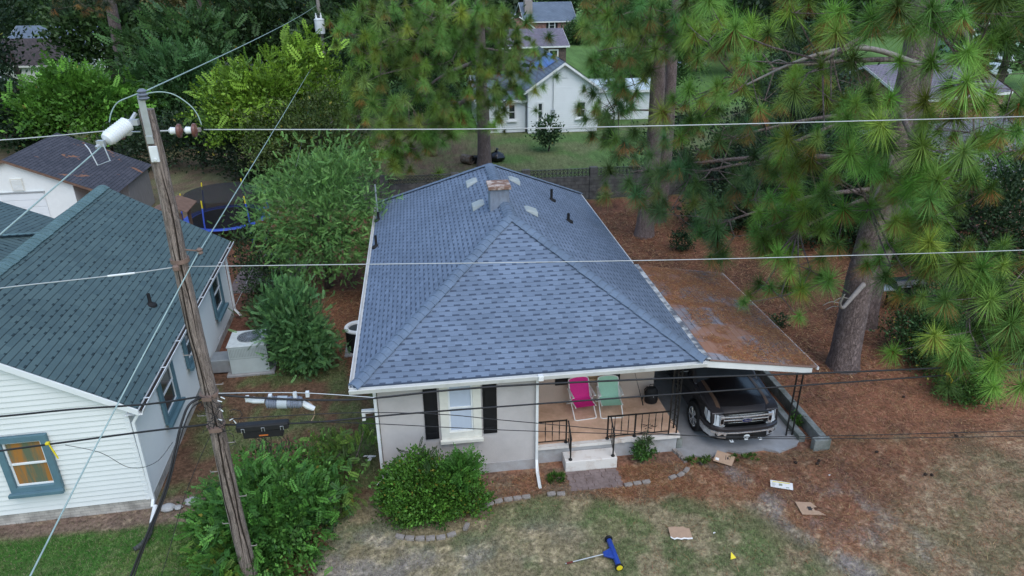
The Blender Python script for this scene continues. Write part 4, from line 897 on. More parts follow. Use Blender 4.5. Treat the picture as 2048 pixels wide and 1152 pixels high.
for s_ in (-1, 1): hood(min(s_*.63, s_*.72), max(s_*.63, s_*.72), 'stripe', 'bronze', .004, (.22, 1.49))
# cab
def cabpt(u, v, t): return (t, u, v)
cab = [(1.35, 1.18), (2.25, 1.86), (2.6, 1.93), (3.5, 1.9), (3.75, 1.2)]
mb = MB(); wz = lambda v: .93-.18*max(0, (v-1.2)/.75)
A = [(-wz(v), u, v) for u, v in cab]; B = [(wz(v), u, v) for u, v in cab]; mb.poly(A); mb.poly(B[::-1])
for i in range(len(cab)):
    j = (i+1) % len(cab); mb.poly([A[j], A[i], B[i], B[j]])
tl(mb, 'cab', 'carpaint', bevel=.05, seg=3, smooth='auto')
nrm = Vector((0, -.68, .9)).normalized()*.006
q = lambda x, t: Vector((x*(1-.14*t), 1.42+.75*t, 1.235+.565*t))+nrm
mb = MB().poly([q(-.82, 0), q(.82, 0), q(.82, 1), q(-.82, 1)]); wsh = tl(mb, 'windshield', 'glass', recalc=False)
mb = MB().tube([q(-.6, .02)+nrm*2, q(-.05, .12)+nrm*2], .008, 5).tube([q(.05, .02)+nrm*2, q(.6, .12)+nrm*2], .008, 5); tl(mb, 'wiper', 'rubber')
for s_ in (-1, 1):
    mb = MB(); P = [(1.85, 1.26), (2.35, 1.78), (2.62, 1.82), (2.62, 1.26)]; mb.poly([(s_*(wz(v)+.006), u, v) for u, v in P]); P = [(2.68, 1.26), (2.68, 1.82), (3.4, 1.8), (3.6, 1.26)]; mb.poly([(s_*(wz(v)+.006), u, v) for u, v in P]); tl(mb, 'side_window', 'glass')
    mb = MB().box((min(s_*.96, s_*1.26), 1.72, 1.2), (max(s_*.96, s_*1.26), 1.84, 1.42)); mi = tl(mb, 'mirror', 'carblack', bevel=.03)
    mb = MB().box((min(s_*1.04, s_*1.24), 1.705, 1.23), (max(s_*1.04, s_*1.24), 1.718, 1.40)) 
# grille with chrome bars
mb = MB().box((-.60, .05, .72), (.60, .12, 1.06)); gr = tl(mb, 'grille', 'carblack', bevel=.02)
mb = MB()
def bar(y0, z0, x, h_, d=.03, sag=0): 
    k = 12
    for i in range(k):
        a, b = -x+2*x*i/k, -x+2*x*(i+1)/k; za, zb = z0-sag*(1-(a/x)**2), z0-sag*(1-(b/x)**2); ya, yb = y0+.05*(a/.9)**2, y0+.05*(b/.9)**2
        P = [(a, ya, za), (b, yb, zb), (b, yb, zb+h_), (a, ya, za+h_)]; Q = [(u, v+d, w_) for u, v, w_ in P]
        mb.poly(P); mb.poly(Q[::-1]); mb.poly([P[3], P[2], Q[2], Q[3]]); mb.poly([P[1], P[0], Q[0], Q[1]])
bar(.0, .965, .70, .034, .06); bar(.01, .868, .64, .028, .06, .0); 
for z0 in (1.03, .79): bar(.035, z0, .57, .008)
for s_ in (-1, 1):
    mb.box((min(s_*.60, s_*.70), .02, .72), (max(s_*.60, s_*.70), .10, 1.02)); mb.box((min(s_*.56, s_*.72), .025, .70), (max(s_*.56, s_*.72), .1, .735))
tl(mb, 'chrome_bars', 'chrome', parent=gr, bevel=.008)
mb = MB()
for i in range(31):
    x = -.56+i*1.12/30; mb.box((x-.003, .04, 1.005), (x+.003, .05, 1.055)); mb.box((x-.003, .04, .735), (x+.003, .05, .80))
tl(mb, 'grille_mesh', 'rubber', parent=gr)
el = lambda r1, r2, y, k=28: [(r1*math.cos(2*math.pi*i/k), y, .885+r2*math.sin(2*math.pi*i/k)) for i in range(k)]
def disc(r1, r2, y0, y1, name, m, par):
    mb = MB(); A, B = el(r1, r2, y0), el(r1, r2, y1); mb.poly(A); 
    for i in range(len(A)): j = (i+1) % len(A); mb.poly([A[i], A[j], B[j], B[i]])
    return tl(mb, name, m, parent=par)
em = disc(.145, .062, -.022, .02, 'emblem', 'chrome', gr); disc(.132, .051, -.026, -.02, 'emblem_field', 'emblem', gr)
def text(name, body, size, mw, m, parent, ext_=.001, shear=0, parent_local=True):
    cu = bpy.data.curves.new(name, 'FONT'); cu.body = body; cu.size = size; cu.extrude = ext_; cu.align_x = 'CENTER'; cu.align_y = 'CENTER'; cu.shear = shear
    tmp = bpy.data.objects.new(name, cu); col.objects.link(tmp); bpy.context.view_layer.update()
    me = bpy.data.meshes.new_from_object(tmp.evaluated_get(bpy.context.evaluated_depsgraph_get())); bpy.data.objects.remove(tmp)
    me.transform(mw); me.name = name; me.materials.clear(); me.materials.append(M[m]); o = bpy.data.objects.new(name, me); col.objects.link(o)
    if parent: o.parent = parent
    return o
text('emblem_lettering', 'Ford', .088, Matrix.Translation((0, -.028, .887)) @ Matrix.Rotation(R(90), 4, 'X'), 'chrome', gr, shear=.35)
# headlights wrap round the corners
for s_ in (-1, 1):
    mb = MB(); pl = [(.715, .075), (.80, .10), (.90, .17), (.965, .30), (.975, .48)]
    lo = [.72, .73, .76, .80, .90]; hi = [.98, 1.03, 1.06, 1.07, 1.06]
    for i in range(4):
        (x0, y0), (x1, y1) = pl[i], pl[i+1]; P = [(s_*x0, y0-.03, lo[i]), (s_*x1, y1-.03, lo[i+1]), (s_*(x1-.02), y1-.0, hi[i+1]), (s_*(x0-.0), y0+.0, hi[i])]; Q = [(s_*(x0-.06), y0+.1, lo[i]), (s_*(x1-.08), y1+.06, lo[i+1]), (s_*(x1-.1), y1+.08, hi[i+1]), (s_*(x0-.05), y0+.12, hi[i])]
        mb.poly(P); mb.poly([P[3], P[2], Q[2], Q[3]]); mb.poly([P[1], P[0], Q[0], Q[1]])
    mb.poly([(s_*.715, .045, .72), (s_*.715, .075, .98), (s_*.65, .2, .98), (s_*.65, .18, .72)])
    hl = tl(mb, 'headlight', 'lamp', smooth='auto')
    mb = MB().box((min(s_*.615, s_*.69), .008, .80), (max(s_*.615, s_*.69), .03, .95)); tl(mb, 'lamp_recess', 'carblack', parent=hl, bevel=.01)
# bumper
plan = [(-1.0, .62), (-.985, .34), (-.9, .12), (-.74, -.0), (-.55, -.06), (-.25, -.085), (.25, -.085), (.55, -.06), (.74, 0), (.9, .12), (.985, .34), (1.0, .62)]
def sweep(prof_, lo, hi, name, m, push=0):
    mb = MB(); pts_ = [p for p in plan if lo <= p[0] <= hi]
    for (a, b), (c, d) in zip(pts_[:-1], pts_[1:]):
        for (o1, z1), (o2, z2) in zip(prof_[:-1], prof_[1:]):
            f = lambda x, y, o_: (x*(1+o_*.4), y-o_-push)
            mb.poly([(*f(a, b, o1), z1), (*f(c, d, o1), z1), (*f(c, d, o2), z2), (*f(a, b, o2), z2)])
    return tl(mb, name, m, smooth='auto', recalc=False)
bu = sweep([(-.06, .715), (0, .71), (.035, .69), (.04, .62), (.025, .6)], -1.1, 1.1, 'bumper', 'carpaint')
sweep([(.02, .605), (.045, .6), (.05, .55), (.03, .42), (-.02, .40)], -1.1, -.5, 'bumper_end', 'chrome'); sweep([(.02, .605), (.045, .6), (.05, .55), (.03, .42), (-.02, .40)], .5, 1.1, 'bumper_end', 'chrome'); sweep([(.02, .605), (.05, .6), (.055, .575), (.02, .57)], -.6, .6, 'bumper_trim', 'chrome')
sweep([(.015, .57), (.02, .5), (.01, .36), (-.05, .30)], -.6, .6, 'valance', 'rubber'); sweep([(-.02, .42), (-.03, .32), (-.1, .28)], -1.1, 1.1, 'air_dam', 'rubber')
for s_ in (-1, 1):
    mb = MB().poly([(s_*.62, -.098, .46), (s_*.62, -.098, .55), (s_*.82, -.005, .56), (s_*.82, -.005, .48)]); mb.poly([(s_*.62, -.09, .46), (s_*.82, .0, .48), (s_*.82, .0, .56), (s_*.62, -.09, .55)])
    tl(mb, 'fog_lamp', 'carblack', recalc=False)
    mb = MB().tube([(s_*.42, -.02, .34), (s_*.42, -.14, .335), (s_*.36, -.15, .335), (s_*.36, -.02, .34)], .018, 6); tl(mb, 'tow_hook', 'porcelain')
mb = MB().box((-.19, -.125, .36), (.19, -.11, .5)); pl_ = tl(mb, 'front_plate', 'carblack', bevel=.004)
# white skull mark on the plate
mb = MB(); sk = []
for i in range(24):
    a = 2*math.pi*i/24; sk.append((.085*math.cos(a)*(1 if math.sin(a) > -.3 else .8), .445+.07*math.sin(a)+.006))
mb.poly([(x, -.1268, z) for x, z in sk]); mb.poly([(-.055, -.1272, .40), (.055, -.1272, .40), (.045, -.1272, .345), (-.045, -.1272, .345)]); tl(mb, 'skull_mark', 'porcelain', parent=pl_, recalc=False)
mb = MB()
for s_ in (-1, 1): mb.poly([(s_*.036+.024*math.cos(2*math.pi*i/10), -.1280, .44+.018*math.sin(2*math.pi*i/10)) for i in range(10)])
mb.poly([(0, -.1276, .425), (-.007, -.1276, .412), (.007, -.1276, .412)])
for x in (-.014, 0, .014): mb.box((x-.002, -.1278, .378), (x+.002, -.1274, .398))
tl(mb, 'skull_hollows', 'carblack', parent=pl_)
# wheels
for s_ in (-1, 1):
    for yy in (.98, 4.6):
        c0 = Vector((s_*.76, yy, .42)); ax = Vector((s_, 0, 0))
        tp = [(.27, .0), (.36, -.005), (.405, .02), (.42, .06), (.42, .23), (.405, .27), (.37, .295), (.28, .285), (.26, .24), (.26, .02)]
        wh = tl(MB().lathe(tp, c0, ax, 30, closed=True), 'wheel', 'rubber', smooth='auto')
        tl(MB().lathe([(.0, .2), (.06, .215), (.26, .17), (.262, .25), (.275, .275), (.29, .27)], c0, ax, 30), 'rim_barrel', 'rubber', parent=wh, smooth='auto')
        mb = MB()
        for k in range(6):
            a = 2*math.pi*k/6
            for da in (-.13, .13):
                p = lambda r_, an, d_: c0+ax*d_+Vector((0, math.cos(an)*r_, math.sin(an)*r_))
                mb.tube([p(.05, a, .255), p(.16, a+da, .265), p(.265, a+da*1.3, .268)], [.03, .024, .028], 6)
        mb.lathe([(.05, .2), (.07, .25), (.05, .275), (.0, .28)], c0, ax, 16); mb.lathe([(.25, .262), (.27, .28), (.29, .272), (.27, .262)], c0, ax, 30, closed=True)
        tl(mb, 'rim', 'chrome', parent=wh, smooth='auto')

# ================================================================== PORCH THINGS
def lawn_chair(loc, rz, m, label, recline):
    t = thing('lawn_chair', loc, label, 'lawn chair', 'folding chairs on the porch', rz)
    bt = (recline, .80)                                                # top of back (y, z)
    mb = MB(); L = .27
    P = [(-.30, .37), (-.05, .33), (.16, .36), (.16+(bt[0]-.16)*.5, .58), (bt[0], bt[1])]
    pts = smooth_path([(0, a, b) for a, b in P], 5)
    for (p, q_) in zip(pts[:-1], pts[1:]): mb.poly([(-L, p.y, p.z), (L, p.y, p.z), (L, q_.y, q_.z), (-L, q_.y, q_.z)])
    for p, q_ in zip(pts[:-1], pts[1:]): mb.poly([(-L, q_.y+.012, q_.z-.012), (L, q_.y+.012, q_.z-.012), (L, p.y+.012, p.z-.012), (-L, p.y+.012, p.z-.012)])
    # rounded head of the sling
    hd = [(L*math.cos(R(a)), bt[0]+.06*math.sin(R(a))*.4, bt[1]+.07*math.sin(R(a))) for a in range(0, 181, 20)]; mb.poly(hd)
    local(t, mb.build('sling', M[m], None, recalc=False))
    mb = MB(); r = .016
    for s_ in (-1, 1):
        x = s_*(L+.012); mb.tube([(x, -.31, .375), (x, .16, .35), (x, bt[0], bt[1])], r, 7)
        mb.tube([(x+s_*.02, .34, .58), (x+s_*.02, -.34, .012)], r, 7); mb.tube([(x+s_*.02, -.12, .58), (x+s_*.02, .46, .012)], r, 7)
    mb.tube([(-L-.03, -.34, .012), (-L+.02, -.37, .012), (L-.02, -.37, .012), (L+.03, -.34, .012)], r, 7); mb.tube([(-L-.03, .46, .012), (L+.03, .46, .012)], r, 7)
    mb.tube([(-L-.012, bt[0], bt[1])] + [((L+.012)*math.cos(R(a)), bt[0]+.025*math.sin(R(a)), bt[1]+.075*math.sin(R(a))) for a in range(180, -1, -20)], r, 7)
    local(t, mb.build('frame', M['chairframe'], None, smooth='auto'))
    for s_ in (-1, 1):
        mb = MB().box((s_*(L+.035)-.03, -.17, .575), (s_*(L+.035)+.03, .34, .605)); local(t, mb.build('armrest', M['chairframe'], None, bevel=.012))
    return t
lawn_chair((3.92, 15.74, FZ+.001), R(5), 'chairpink', 'hot pink folding lawn chair on the porch', .40)
lawn_chair((4.68, 15.70, FZ+.001), R(-3), 'chairgreen', 'pale mint green folding lawn chair on the porch', .38)
bp_ = thing('backpack', (5.93, 15.95, FZ+.001), 'black backpack standing against the porch wall corner', 'backpack')
mb = MB()
for i in range(9):
    pass
prof_b = [(.16, 0), (.19, .05), (.19, .25), (.17, .38), (.11, .47), (0, .5)]
mb.lathe(prof_b, (0, 0, 0), n=18); V_ = [(x*1.0, y*.72, z) for x, y, z in mb.v]; mb.v = V_; local(bp_, mb.build('bag', M['rubber'], None, smooth='auto'))
mb = MB().lathe([(.12, 0), (.14, .04), (.14, .2), (.1, .26), (0, .28)], (0, 0, 0), n=16); mb.v = [(x, y*.5-.12, z+.04) for x, y, z in mb.v]; local(bp_, mb.build('pocket', M['black'], None, smooth='auto'))
mb = MB().tube([(-.06, .02, .48), (-.05, .03, .55), (.05, .03, .55), (.06, .02, .48)], .012, 6); local(bp_, mb.build('handle', M['rubber'], None))
mb = MB()
for s_ in (-1, 1): mb.tube([(s_*.08, .1, .44), (s_*.13, .2, .3), (s_*.12, .18, .12), (s_*.14, .1, .04)], .014, 6)
local(bp_, mb.build('strap', M['rubber'], None)); MB().box((-.006, -.185, .26), (.006, -.178, .31)).build('zip_pull', M['steel']).parent = bp_
fr = thing('fishing_rod', (5.62, 16.0, FZ), 'thin dark fishing rod leaning on the porch wall beside the backpack', 'fishing rod')
put(MB().tube([(5.66, 15.8, FZ+.01), (5.52, 16.05, 1.2), (5.35, 16.27, 1.95)], [.012, .007, .003], 6).build('rod', M['cable'], None), fr)
put(MB().tube([(5.66, 15.8, FZ+.012), (5.63, 15.86, .75)], .016, 8).build('grip', M['rubber'], None), fr)
put(MB().lathe([(.02, -.03), (.045, -.02), (.045, .02), (.02, .03)], (5.62, 15.82, .8), (1, 0, 0), 12).build('reel', M['rubber'], None), fr)
mb = MB()
for i in range(12):
    P = [Vector((5.5+random.uniform(-.1, .16), 14.75+random.uniform(-.16, .14), FZ+.006))]
    for k in range(3): P.append(P[-1]+Vector((random.uniform(-.09, .09), random.uniform(-.07, .07), random.uniform(0, .01))))
    mb.tube(P, [.006, .009, .005, .003], 5)
tag(mb.build('dry_twigs', M['black']), 'small dark tangle of dead twigs on the porch floor behind the railing', 'twigs')

# ================================================================== FRONT YARD THINGS
def flat_board(name, outline, thick, m, loc, rz, tilt=(0, 0), z=.03):
    mb = MB(); mb.poly([(x, y, thick) for x, y in outline]); mb.poly([(x, y, 0) for x, y in outline][::-1])
    for i in range(len(outline)):
        a, b = outline[i], outline[(i+1) % len(outline)]; mb.poly([(a[0], a[1], 0), (b[0], b[1], 0), (b[0], b[1], thick), (a[0], a[1], thick)])
    return mb.build(name, M[m])
def mark(mb, x0, y0, x1, y1, z): mb.poly([(x0, y0, z), (x1, y0, z), (x1, y1, z), (x0, y1, z)])
t = thing('cardboard', (5.24, 11.55, .03), 'torn tan cardboard flap with white ripped edges on the lawn', 'cardboard', 'cardboard scraps on the lawn', R(-3))
ol = [(-.24, -.10), (-.17, -.16), (-.1, -.14), (-.02, -.17), (.06, -.155), (.14, -.175), (.24, -.17), (.25, .09), (.16, .11), (.12, .16), (.02, .15), (-.06, .17), (-.22, .165)]
local(t, flat_board('sheet', ol, .012, 'card', 0, 0)); 
mb = MB()
for (a, b), (c, d) in zip(ol[0:6], ol[1:7]): mb.poly([(a, b-.03, .009), (c, d-.03, .009), (c, d+.006, .0145), (a, b+.006, .0145)])
local(t, mb.build('torn_edge', M['cardedge'], None, recalc=False)); t.rotation_euler = (R(6), 0, R(-3))
t = thing('cardboard', (8.55, 11.85, .03), 'notched pink tan cardboard square with a dark printed stamp', 'cardboard', 'cardboard scraps on the lawn', R(-9))
local(t, flat_board('sheet', [(-.28, -.19), (.27, -.19), (.13, -.06), (.06, -.06), (.05, .04), (.14, .06), (.05, .2), (-.32, .2)], .012, 'card', 0, 0))
mb = MB(); mark(mb, -.09, -.06, -.0, .06, .0135); mark(mb, -.02, -.01, .03, .01, .0137); mark(mb, -.12, .0, -.09, .02, .0137); local(t, mb.build('printed_stamp', M['textdark'], None, recalc=False)); t.rotation_euler = (R(4), R(2), R(-9))
t = thing('cardboard', (7.25, 13.84, .09), 'small tan cardboard piece with a white sticker tilted against the driveway edge', 'cardboard', 'cardboard scraps on the lawn', R(-24))
local(t, flat_board('sheet', [(-.27, -.16), (.2, -.19), (.26, .12), (.17, .13), (.12, .17), (-.2, .19)], .012, 'card', 0, 0))
mb = MB(); mark(mb, -.22, -.12, -.13, -.04, .0135); local(t, mb.build('sticker', M['cardedge'], None, recalc=False)); mb = MB(); mark(mb, .02, -.05, .035, .1, .0135); mark(mb, .06, -.02, .1, .05, .0135); local(t, mb.build('printed_stamp', M['textdark'], None, recalc=False)); t.rotation_euler = (R(16), R(4), R(-26))
t = thing('package_wrapper', (8.24, 12.72, .04), 'white printed packaging strip lying on the straw by the worn track', 'wrapper', rz=R(-22))
local(t, flat_board('sheet', [(-.26, -.1), (.26, -.12), (.27, .1), (-.25, .12)], .014, 'cardedge', 0, 0))
mb = MB(); mark(mb, -.2, .06, .2, .085, .0156); local(t, mb.build('yellow_stripe', M['yellow'], None, recalc=False))
mb = MB()
for i in range(4): mark(mb, -.22, -.06+i*.028, -.16+.03*(i % 2), -.05+i*.028, .0156)
mark(mb, -.06, -.04, .02, .03, .0156); mark(mb, .1, -.09, .17, -.06, .0156); local(t, mb.build('printed_text', mat('faded grey ink', (.3, .33, .25), .8), None, recalc=False))
t.rotation_euler = (R(7), 0, R(-20))
# magnetic sweeper lying on the grass
sw = thing('magnetic_sweeper', (3.6, 11.1, 0), 'blue roller sweeper with yellow hubbed wheels lying on the lawn', 'sweeper')
ax = Vector((-.02, .83, 0)); a0 = Vector((3.61, 10.69, .09)); d = ax.normalized()
put(MB().lathe([(.0, .05), (.055, .05), (.06, .07), (.06, .78), (.055, .8), (0, .8)], a0, d, 20).build('roller_body', M['bluemetal'], None, smooth='auto'), sw)
put(MB().prism([(-.15, 0), (.15, 0), (.05, .2), (-.05, .2)], lambda u, v, t: (3.56-v, 11.1+u, .09+t), -.02, .03).build('handle_bracket', M['bluemetal'], None, bevel=.01), sw)
put(MB().tube([(3.38, 11.1, .1), (2.52, 11.02, .03)], .013, 8).build('handle', M['steel'], None), sw); put(MB().tube([(2.68, 11.035, .045), (2.54, 11.02, .032)], .02, 8).build('grip', M['redgrip'] if 'redgrip' in M else mat('dark red grip', (.14, .03, .025), .7), None), sw)
for hh in (0, .82):
    w_ = MB().lathe([(.03, 0), (.085, 0), (.09, .01), (.09, .035), (.085, .045), (.03, .045)], a0+d*(hh-.005), d, 22).build('wheel', M['rubber'], None, smooth='auto'); put(w_, sw)
    put(MB().lathe([(0, 0), (.066, 0), (.07, .006), (.02, .01)], a0+d*(hh-.008 if hh == 0 else hh+.045), d, 20).build('hub', M['yellow'], None), w_)
mb = MB().prism([(-.07, 0), (.07, 0), (0, .14)], lambda u, v, t: (u, t, v), -.004, .004); o2 = mb.build('marker_flag', M['yellow']); o2.location = (6.12, 10.66, .02); o2.rotation_euler = (R(-50), 0, R(10)); tag(o2, 'small yellow triangular marker lying in the lawn', 'marker')
mb = MB()
for (a, b, c, d_, zz) in ((-.16, .06, .04, .1, .03), (-.04, -.02, .17, .06, .05), (-.03, -.12, .06, .02, .02)): mb.poly([(a, b, zz), (c, b-.03, zz+.03), (c+.02, d_-.02, zz), (a+.05, d_, zz+.02)])
o2 = mb.build('plastic_scrap', M['cardedge']); o2.location = (-1.83, 15.2, .03); tag(o2, 'torn white plastic scrap on the side grass near the corner downspout', 'litter')
for x, y, lab in ((6.0, 11.42, 'tiny white paper scrap beside the torn cardboard flap'), (9.6, 12.9, 'tiny white paper scrap in the reddish pine straw')):
    o2 = MB().poly([(-.03, -.02, .03), (.03, -.01, .045), (.02, .03, .03), (-.02, .02, .035)]).build('paper_scrap', M['cardedge']); o2.location = (x, y, .01); tag(o2, lab, 'litter')
# brick edging: every brick its own thing
bk = MB().box((-.1, -.05, -.03), (.1, .05, .06)).build('edging_brick', M['brickedge'], bevel=.008)
spots = [(-1.0, 12.31, -22), (-.78, 12.24, -12), (-.55, 12.20, -6), (-.32, 12.17, 0), (-.09, 12.17, 6), (.15, 12.22, 14), (.50, 12.42, 65), (.92, 12.98, 40), (1.1, 13.08, 28), (1.32, 13.15, 12), (1.56, 13.18, 5), (1.78, 13.2, 2), (2.0, 13.21, 0), (2.62, 13.22, 0), (2.85, 13.2, -3), (4.55, 13.28, 4), (4.78, 13.31, 6), (5.02, 13.33, 2), (5.72, 13.4, 20), (5.95, 13.46, 30), (6.15, 13.6, 45), (6.24, 14.02, 100), (6.2, 14.24, 95), (6.13, 14.42, 110)]
for i, (x, y, a) in enumerate(spots):
    b_ = bk if i == 0 else bk.copy()
    if i: col.objects.link(b_)
    b_.location = (x, y, random.uniform(-.01, .01)); b_.rotation_euler = (R(random.uniform(-5, 5)), R(random.uniform(-5, 5)), R(a))
    lab = 'grey brick set in the curved edging row below the big front bush' if i < 6 else 'grey brick standing loose right of the big front bush' if i == 6 else 'grey brick in the bed edging row between the bush and the downspout' if i < 13 else 'grey brick in the edging beside the brick path' if i < 18 else 'loose grey brick between the green porch plant and the driveway'
    tag(b_, lab, 'brick', 'edging bricks by the front bed')
for nm, x, y, s_, lab in (('field_stone', -6.46, 14.0, .17, 'pale round stone right beside the cream house corner'), ('field_stone', -6.22, 13.98, .1, 'smallest pale stone between the two larger ones'), ('field_stone', -5.95, 14.15, .17, 'pale stone half hidden by the vine leaves')):
    mb = MB(); 
    for k in range(1): mb.lathe([(0, -s_*.4), (s_*.8, -s_*.2), (s_, .1*s_), (s_*.85, s_*.4), (s_*.4, s_*.6), (0, s_*.62)], (0, 0, 0), n=12)
    mb.v = [(a*(1+.15*math.sin(b*40)), b*.8, c) for a, b, c in mb.v]; o2 = mb.build(nm, M['stone'], smooth='auto'); o2.location = (x, y, .03); tag(o2, lab, 'stone', 'stones by the cream house')
t = thing('drain_pipe', (-6.65, 13.5, 0), 'white drain extension with a black corrugated end by the cream house corner', 'drain pipe')
put(MB().tube([(-6.72, 13.98, .14), (-6.64, 13.45, .1)], .055, 10).build('white_pipe', M['white'], None, smooth='auto'), t)
mb = MB(); P = smooth_path([(-6.64, 13.45, .09), (-6.6, 13.1, .07), (-6.66, 12.85, .07), (-6.78, 12.7, .06)], 6); mb.tube(P, [.06 if i % 2 else .05 for i in range(len(P))], 10); put(mb.build('corrugated_end', mat('grey black plastic pipe', (.06, .065, .06), .6), None), t)

# ================================================================== SIDE YARD
ac = thing('air_conditioner', (-5.75, 20.55, 0), 'square grey green air conditioner with a round top fan beside the cream house', 'air conditioner', rz=R(2))
local(ac, MB().box((-.72, -.62, -.05), (.72, .62, .06)).build('pad', M['concrete'], None, bevel=.01))
local(ac, MB().box((-.58, -.52, .06), (.58, .52, .99)).build('cabinet', M['acpaint'], None, bevel=.015))
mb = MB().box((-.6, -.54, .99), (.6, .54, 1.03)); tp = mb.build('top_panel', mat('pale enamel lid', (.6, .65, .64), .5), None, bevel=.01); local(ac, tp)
o2 = MB().lathe([(.0, .0), (.36, .0), (.36, .012), (.0, .012)], (0, .06, 1.031), n=28).build('fan_grille', M['grille'], None); local(tp, o2)
mb = MB()
for r_ in (.08, .13, .18, .23, .28, .33, .365): mb.lathe([(r_-.004, 1.044), (r_+.004, 1.044), (r_+.004, 1.052), (r_-.004, 1.052)], (0, .06, 0), n=28, closed=True)
for k in range(8): a = k*math.pi/8; mb.box((-.36, -.004, 1.046), (.36, .004, 1.053), Matrix.Translation((0, .06, 0)) @ Matrix.Rotation(a, 4, 'Z'))
local(tp, mb.build('fan_guard', M['steel'], None))
mb = MB()
for i in range(24): mb.box((-.54+i*.046, -.528, .64), (-.515+i*.046, -.519, .94))
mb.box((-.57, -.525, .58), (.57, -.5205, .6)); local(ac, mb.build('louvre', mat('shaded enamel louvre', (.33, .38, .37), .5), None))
local(ac, MB().box((-1.2, -.35, .05), (-.583, .25, .5)).build('duct', M['steel'], None, bevel=.02)); local(ac, MB().box((.583, -.4, .3), (.6, .4, .8)).build('side_grille', M['grille'], None))
a2 = thing('heat_pump', (-2.42, 21.15, 0), 'round black heat pump with a white rim beside the grey bungalow eave', 'heat pump')
put(MB().lathe([(.40, .05), (.42, .08), (.42, .78), (.40, .8)], (-2.42, 21.15, 0), n=26).build('coil_cabinet', M['rubber'], None, smooth='auto'), a2)
put(MB().lathe([(.30, .8), (.44, .8), (.45, .84), (.43, .88), (.33, .88), (.3, .84)], (-2.42, 21.15, 0), n=28, closed=True).build('top_rim', M['white'], None, smooth='auto'), a2)
put(MB().lathe([(0, .8), (.3, .8), (.3, .81), (0, .81)], (-2.42, 21.15, 0), n=24).build('fan', M['grille'], None), a2); put(MB().box((-2.9, 20.67, -.05), (-1.94, 21.63, .05)).build('pad', M['concrete'], None), a2)
# trampoline with a net
tc_ = (-9.3, 33.3); tr_ = thing('trampoline', (*tc_, 0), 'round trampoline with a blue pad and black safety net behind the cream house', 'trampoline')
put(MB().lathe([(0, .88), (1.62, .88), (1.62, .885), (0, .885)], (*tc_, 0), n=32).build('mat', M['rubber'], None), tr_)
put(MB().lathe([(1.6, .9), (1.95, .9), (1.97, .93), (1.95, .95), (1.6, .93)], (*tc_, 0), n=32, closed=True).build('pad', M['trampblue'], None, smooth='auto'), tr_)
put(MB().lathe([(1.66, .93), (1.7, 2.15)], (*tc_, 0), n=32).build('net', M['net'], None, recalc=False), tr_)
for k in range(6):
    a = k*math.pi/3+.25; x, y = tc_[0]+1.9*math.cos(a), tc_[1]+1.9*math.sin(a); xt, yt = tc_[0]+1.82*math.cos(a), tc_[1]+1.82*math.sin(a)
    p_ = MB().tube([(x, y, 0), (x, y, 1.3), (xt, yt, 1.95)], .035, 8).build('net_pole', M['trampblue'], None, smooth='auto'); put(p_, tr_); put(MB().tube([(xt, yt, 1.95), (xt-.03*math.cos(a), yt, 2.3)], .03, 8).build('pole_sleeve', M['yellow'], None), p_)
ph = thing('wooden_playhouse', (-9.9, 29.3, 0), 'weathered brown wooden play structure roof peeking over the teal roof by the pole', 'playhouse')
for x in (-10.9, -9.9):
    for y in (28.8, 29.9): put(MB().box((x, y, 0), (x+.1, y+.1, 2.6)).build('post', M['deckwood'], None), ph)
mb = MB()
for i in range(8): mb.prism([(-11.2, 2.55), (-10.2, 3.0), (-10.2, 3.04), (-11.2, 2.59)], lambda u, v, t: (u, t, v), 28.6+i*.19, 28.78+i*.19); mb.prism([(-10.2, 3.0), (-9.5, 2.7), (-9.5, 2.74), (-10.2, 3.04)], lambda u, v, t: (u, t, v), 28.6+i*.19, 28.78+i*.19)
put(mb.build('roof', M['deckwood'], None), ph)
sg = thing('swing_frame', (-6.3, 29.5, 0), 'orange cedar timber frame half hidden behind the feathery tree', 'timber frame')
for x, y in ((-6.9, 29.0), (-6.15, 29.0), (-6.9, 30.4), (-6.15, 30.4)): put(MB().box((x, y, 0), (x+.12, y+.12, 2.1)).build('post', M['orange_wood'], None), sg)
mb = MB()
for i in range(6): mb.box((-6.95, 28.95+i*.26, 1.5), (-6.0, 29.19+i*.26, 1.56))
mb.box((-7.0, 28.94, 1.95), (-5.95, 28.99, 2.1)).box((-7.0, 30.53, 1.95), (-5.95, 30.58, 2.1)); put(mb.build('deck', M['orange_wood'], None), sg)
pc = thing('patio_chair', (-6.28, 27.6, 0), 'black metal patio chair with a beige cushion on the pavers', 'chair')
mb = MB()
for x in (-.28, .28):
    for y in (-.26, .26): mb.box((x-.02, y-.02, 0), (x+.02, y+.02, .42 if y < 0 else .95))
for i in range(5): mb.box((-.22+i*.1, .25, .45), (-.2+i*.1, .27, .93))
mb.box((-.3, .24, .93), (.3, .28, .97)).box((-.3, -.28, .62), (-.26, .28, .65)).box((.26, -.28, .62), (.3, .28, .65)); local(pc, mb.build('frame', M['iron'], None)); local(pc, MB().box((-.27, -.27, .40), (.27, .24, .5)).build('cushion', M['cushion'], None, bevel=.03))
mb = MB()
for i in range(9):
    for j in range(9): mb.box((-7.9+i*.31, 26.4+j*.31, -.05), (-7.6+i*.31, 26.7+j*.31, .02+random.uniform(0, .008)))
o2 = mb.build('patio', M['brickpath']); o2['kind'] = 'structure'
gt = thing('wooden_table', (-6.25, 28.35, 0), 'small grey slatted wooden table behind the patio chair', 'table'); mb = MB()
for i in range(6): mb.box((-6.75+i*.17, 28.0, .7), (-6.6+i*.17, 28.8, .74))
put(mb.build('tabletop', M['fence'], None), gt)
for x in (-6.7, -5.85):
    for y in (28.05, 28.7): put(MB().box((x, y, 0), (x+.06, y+.06, .7)).build('leg', M['fence'], None), gt)
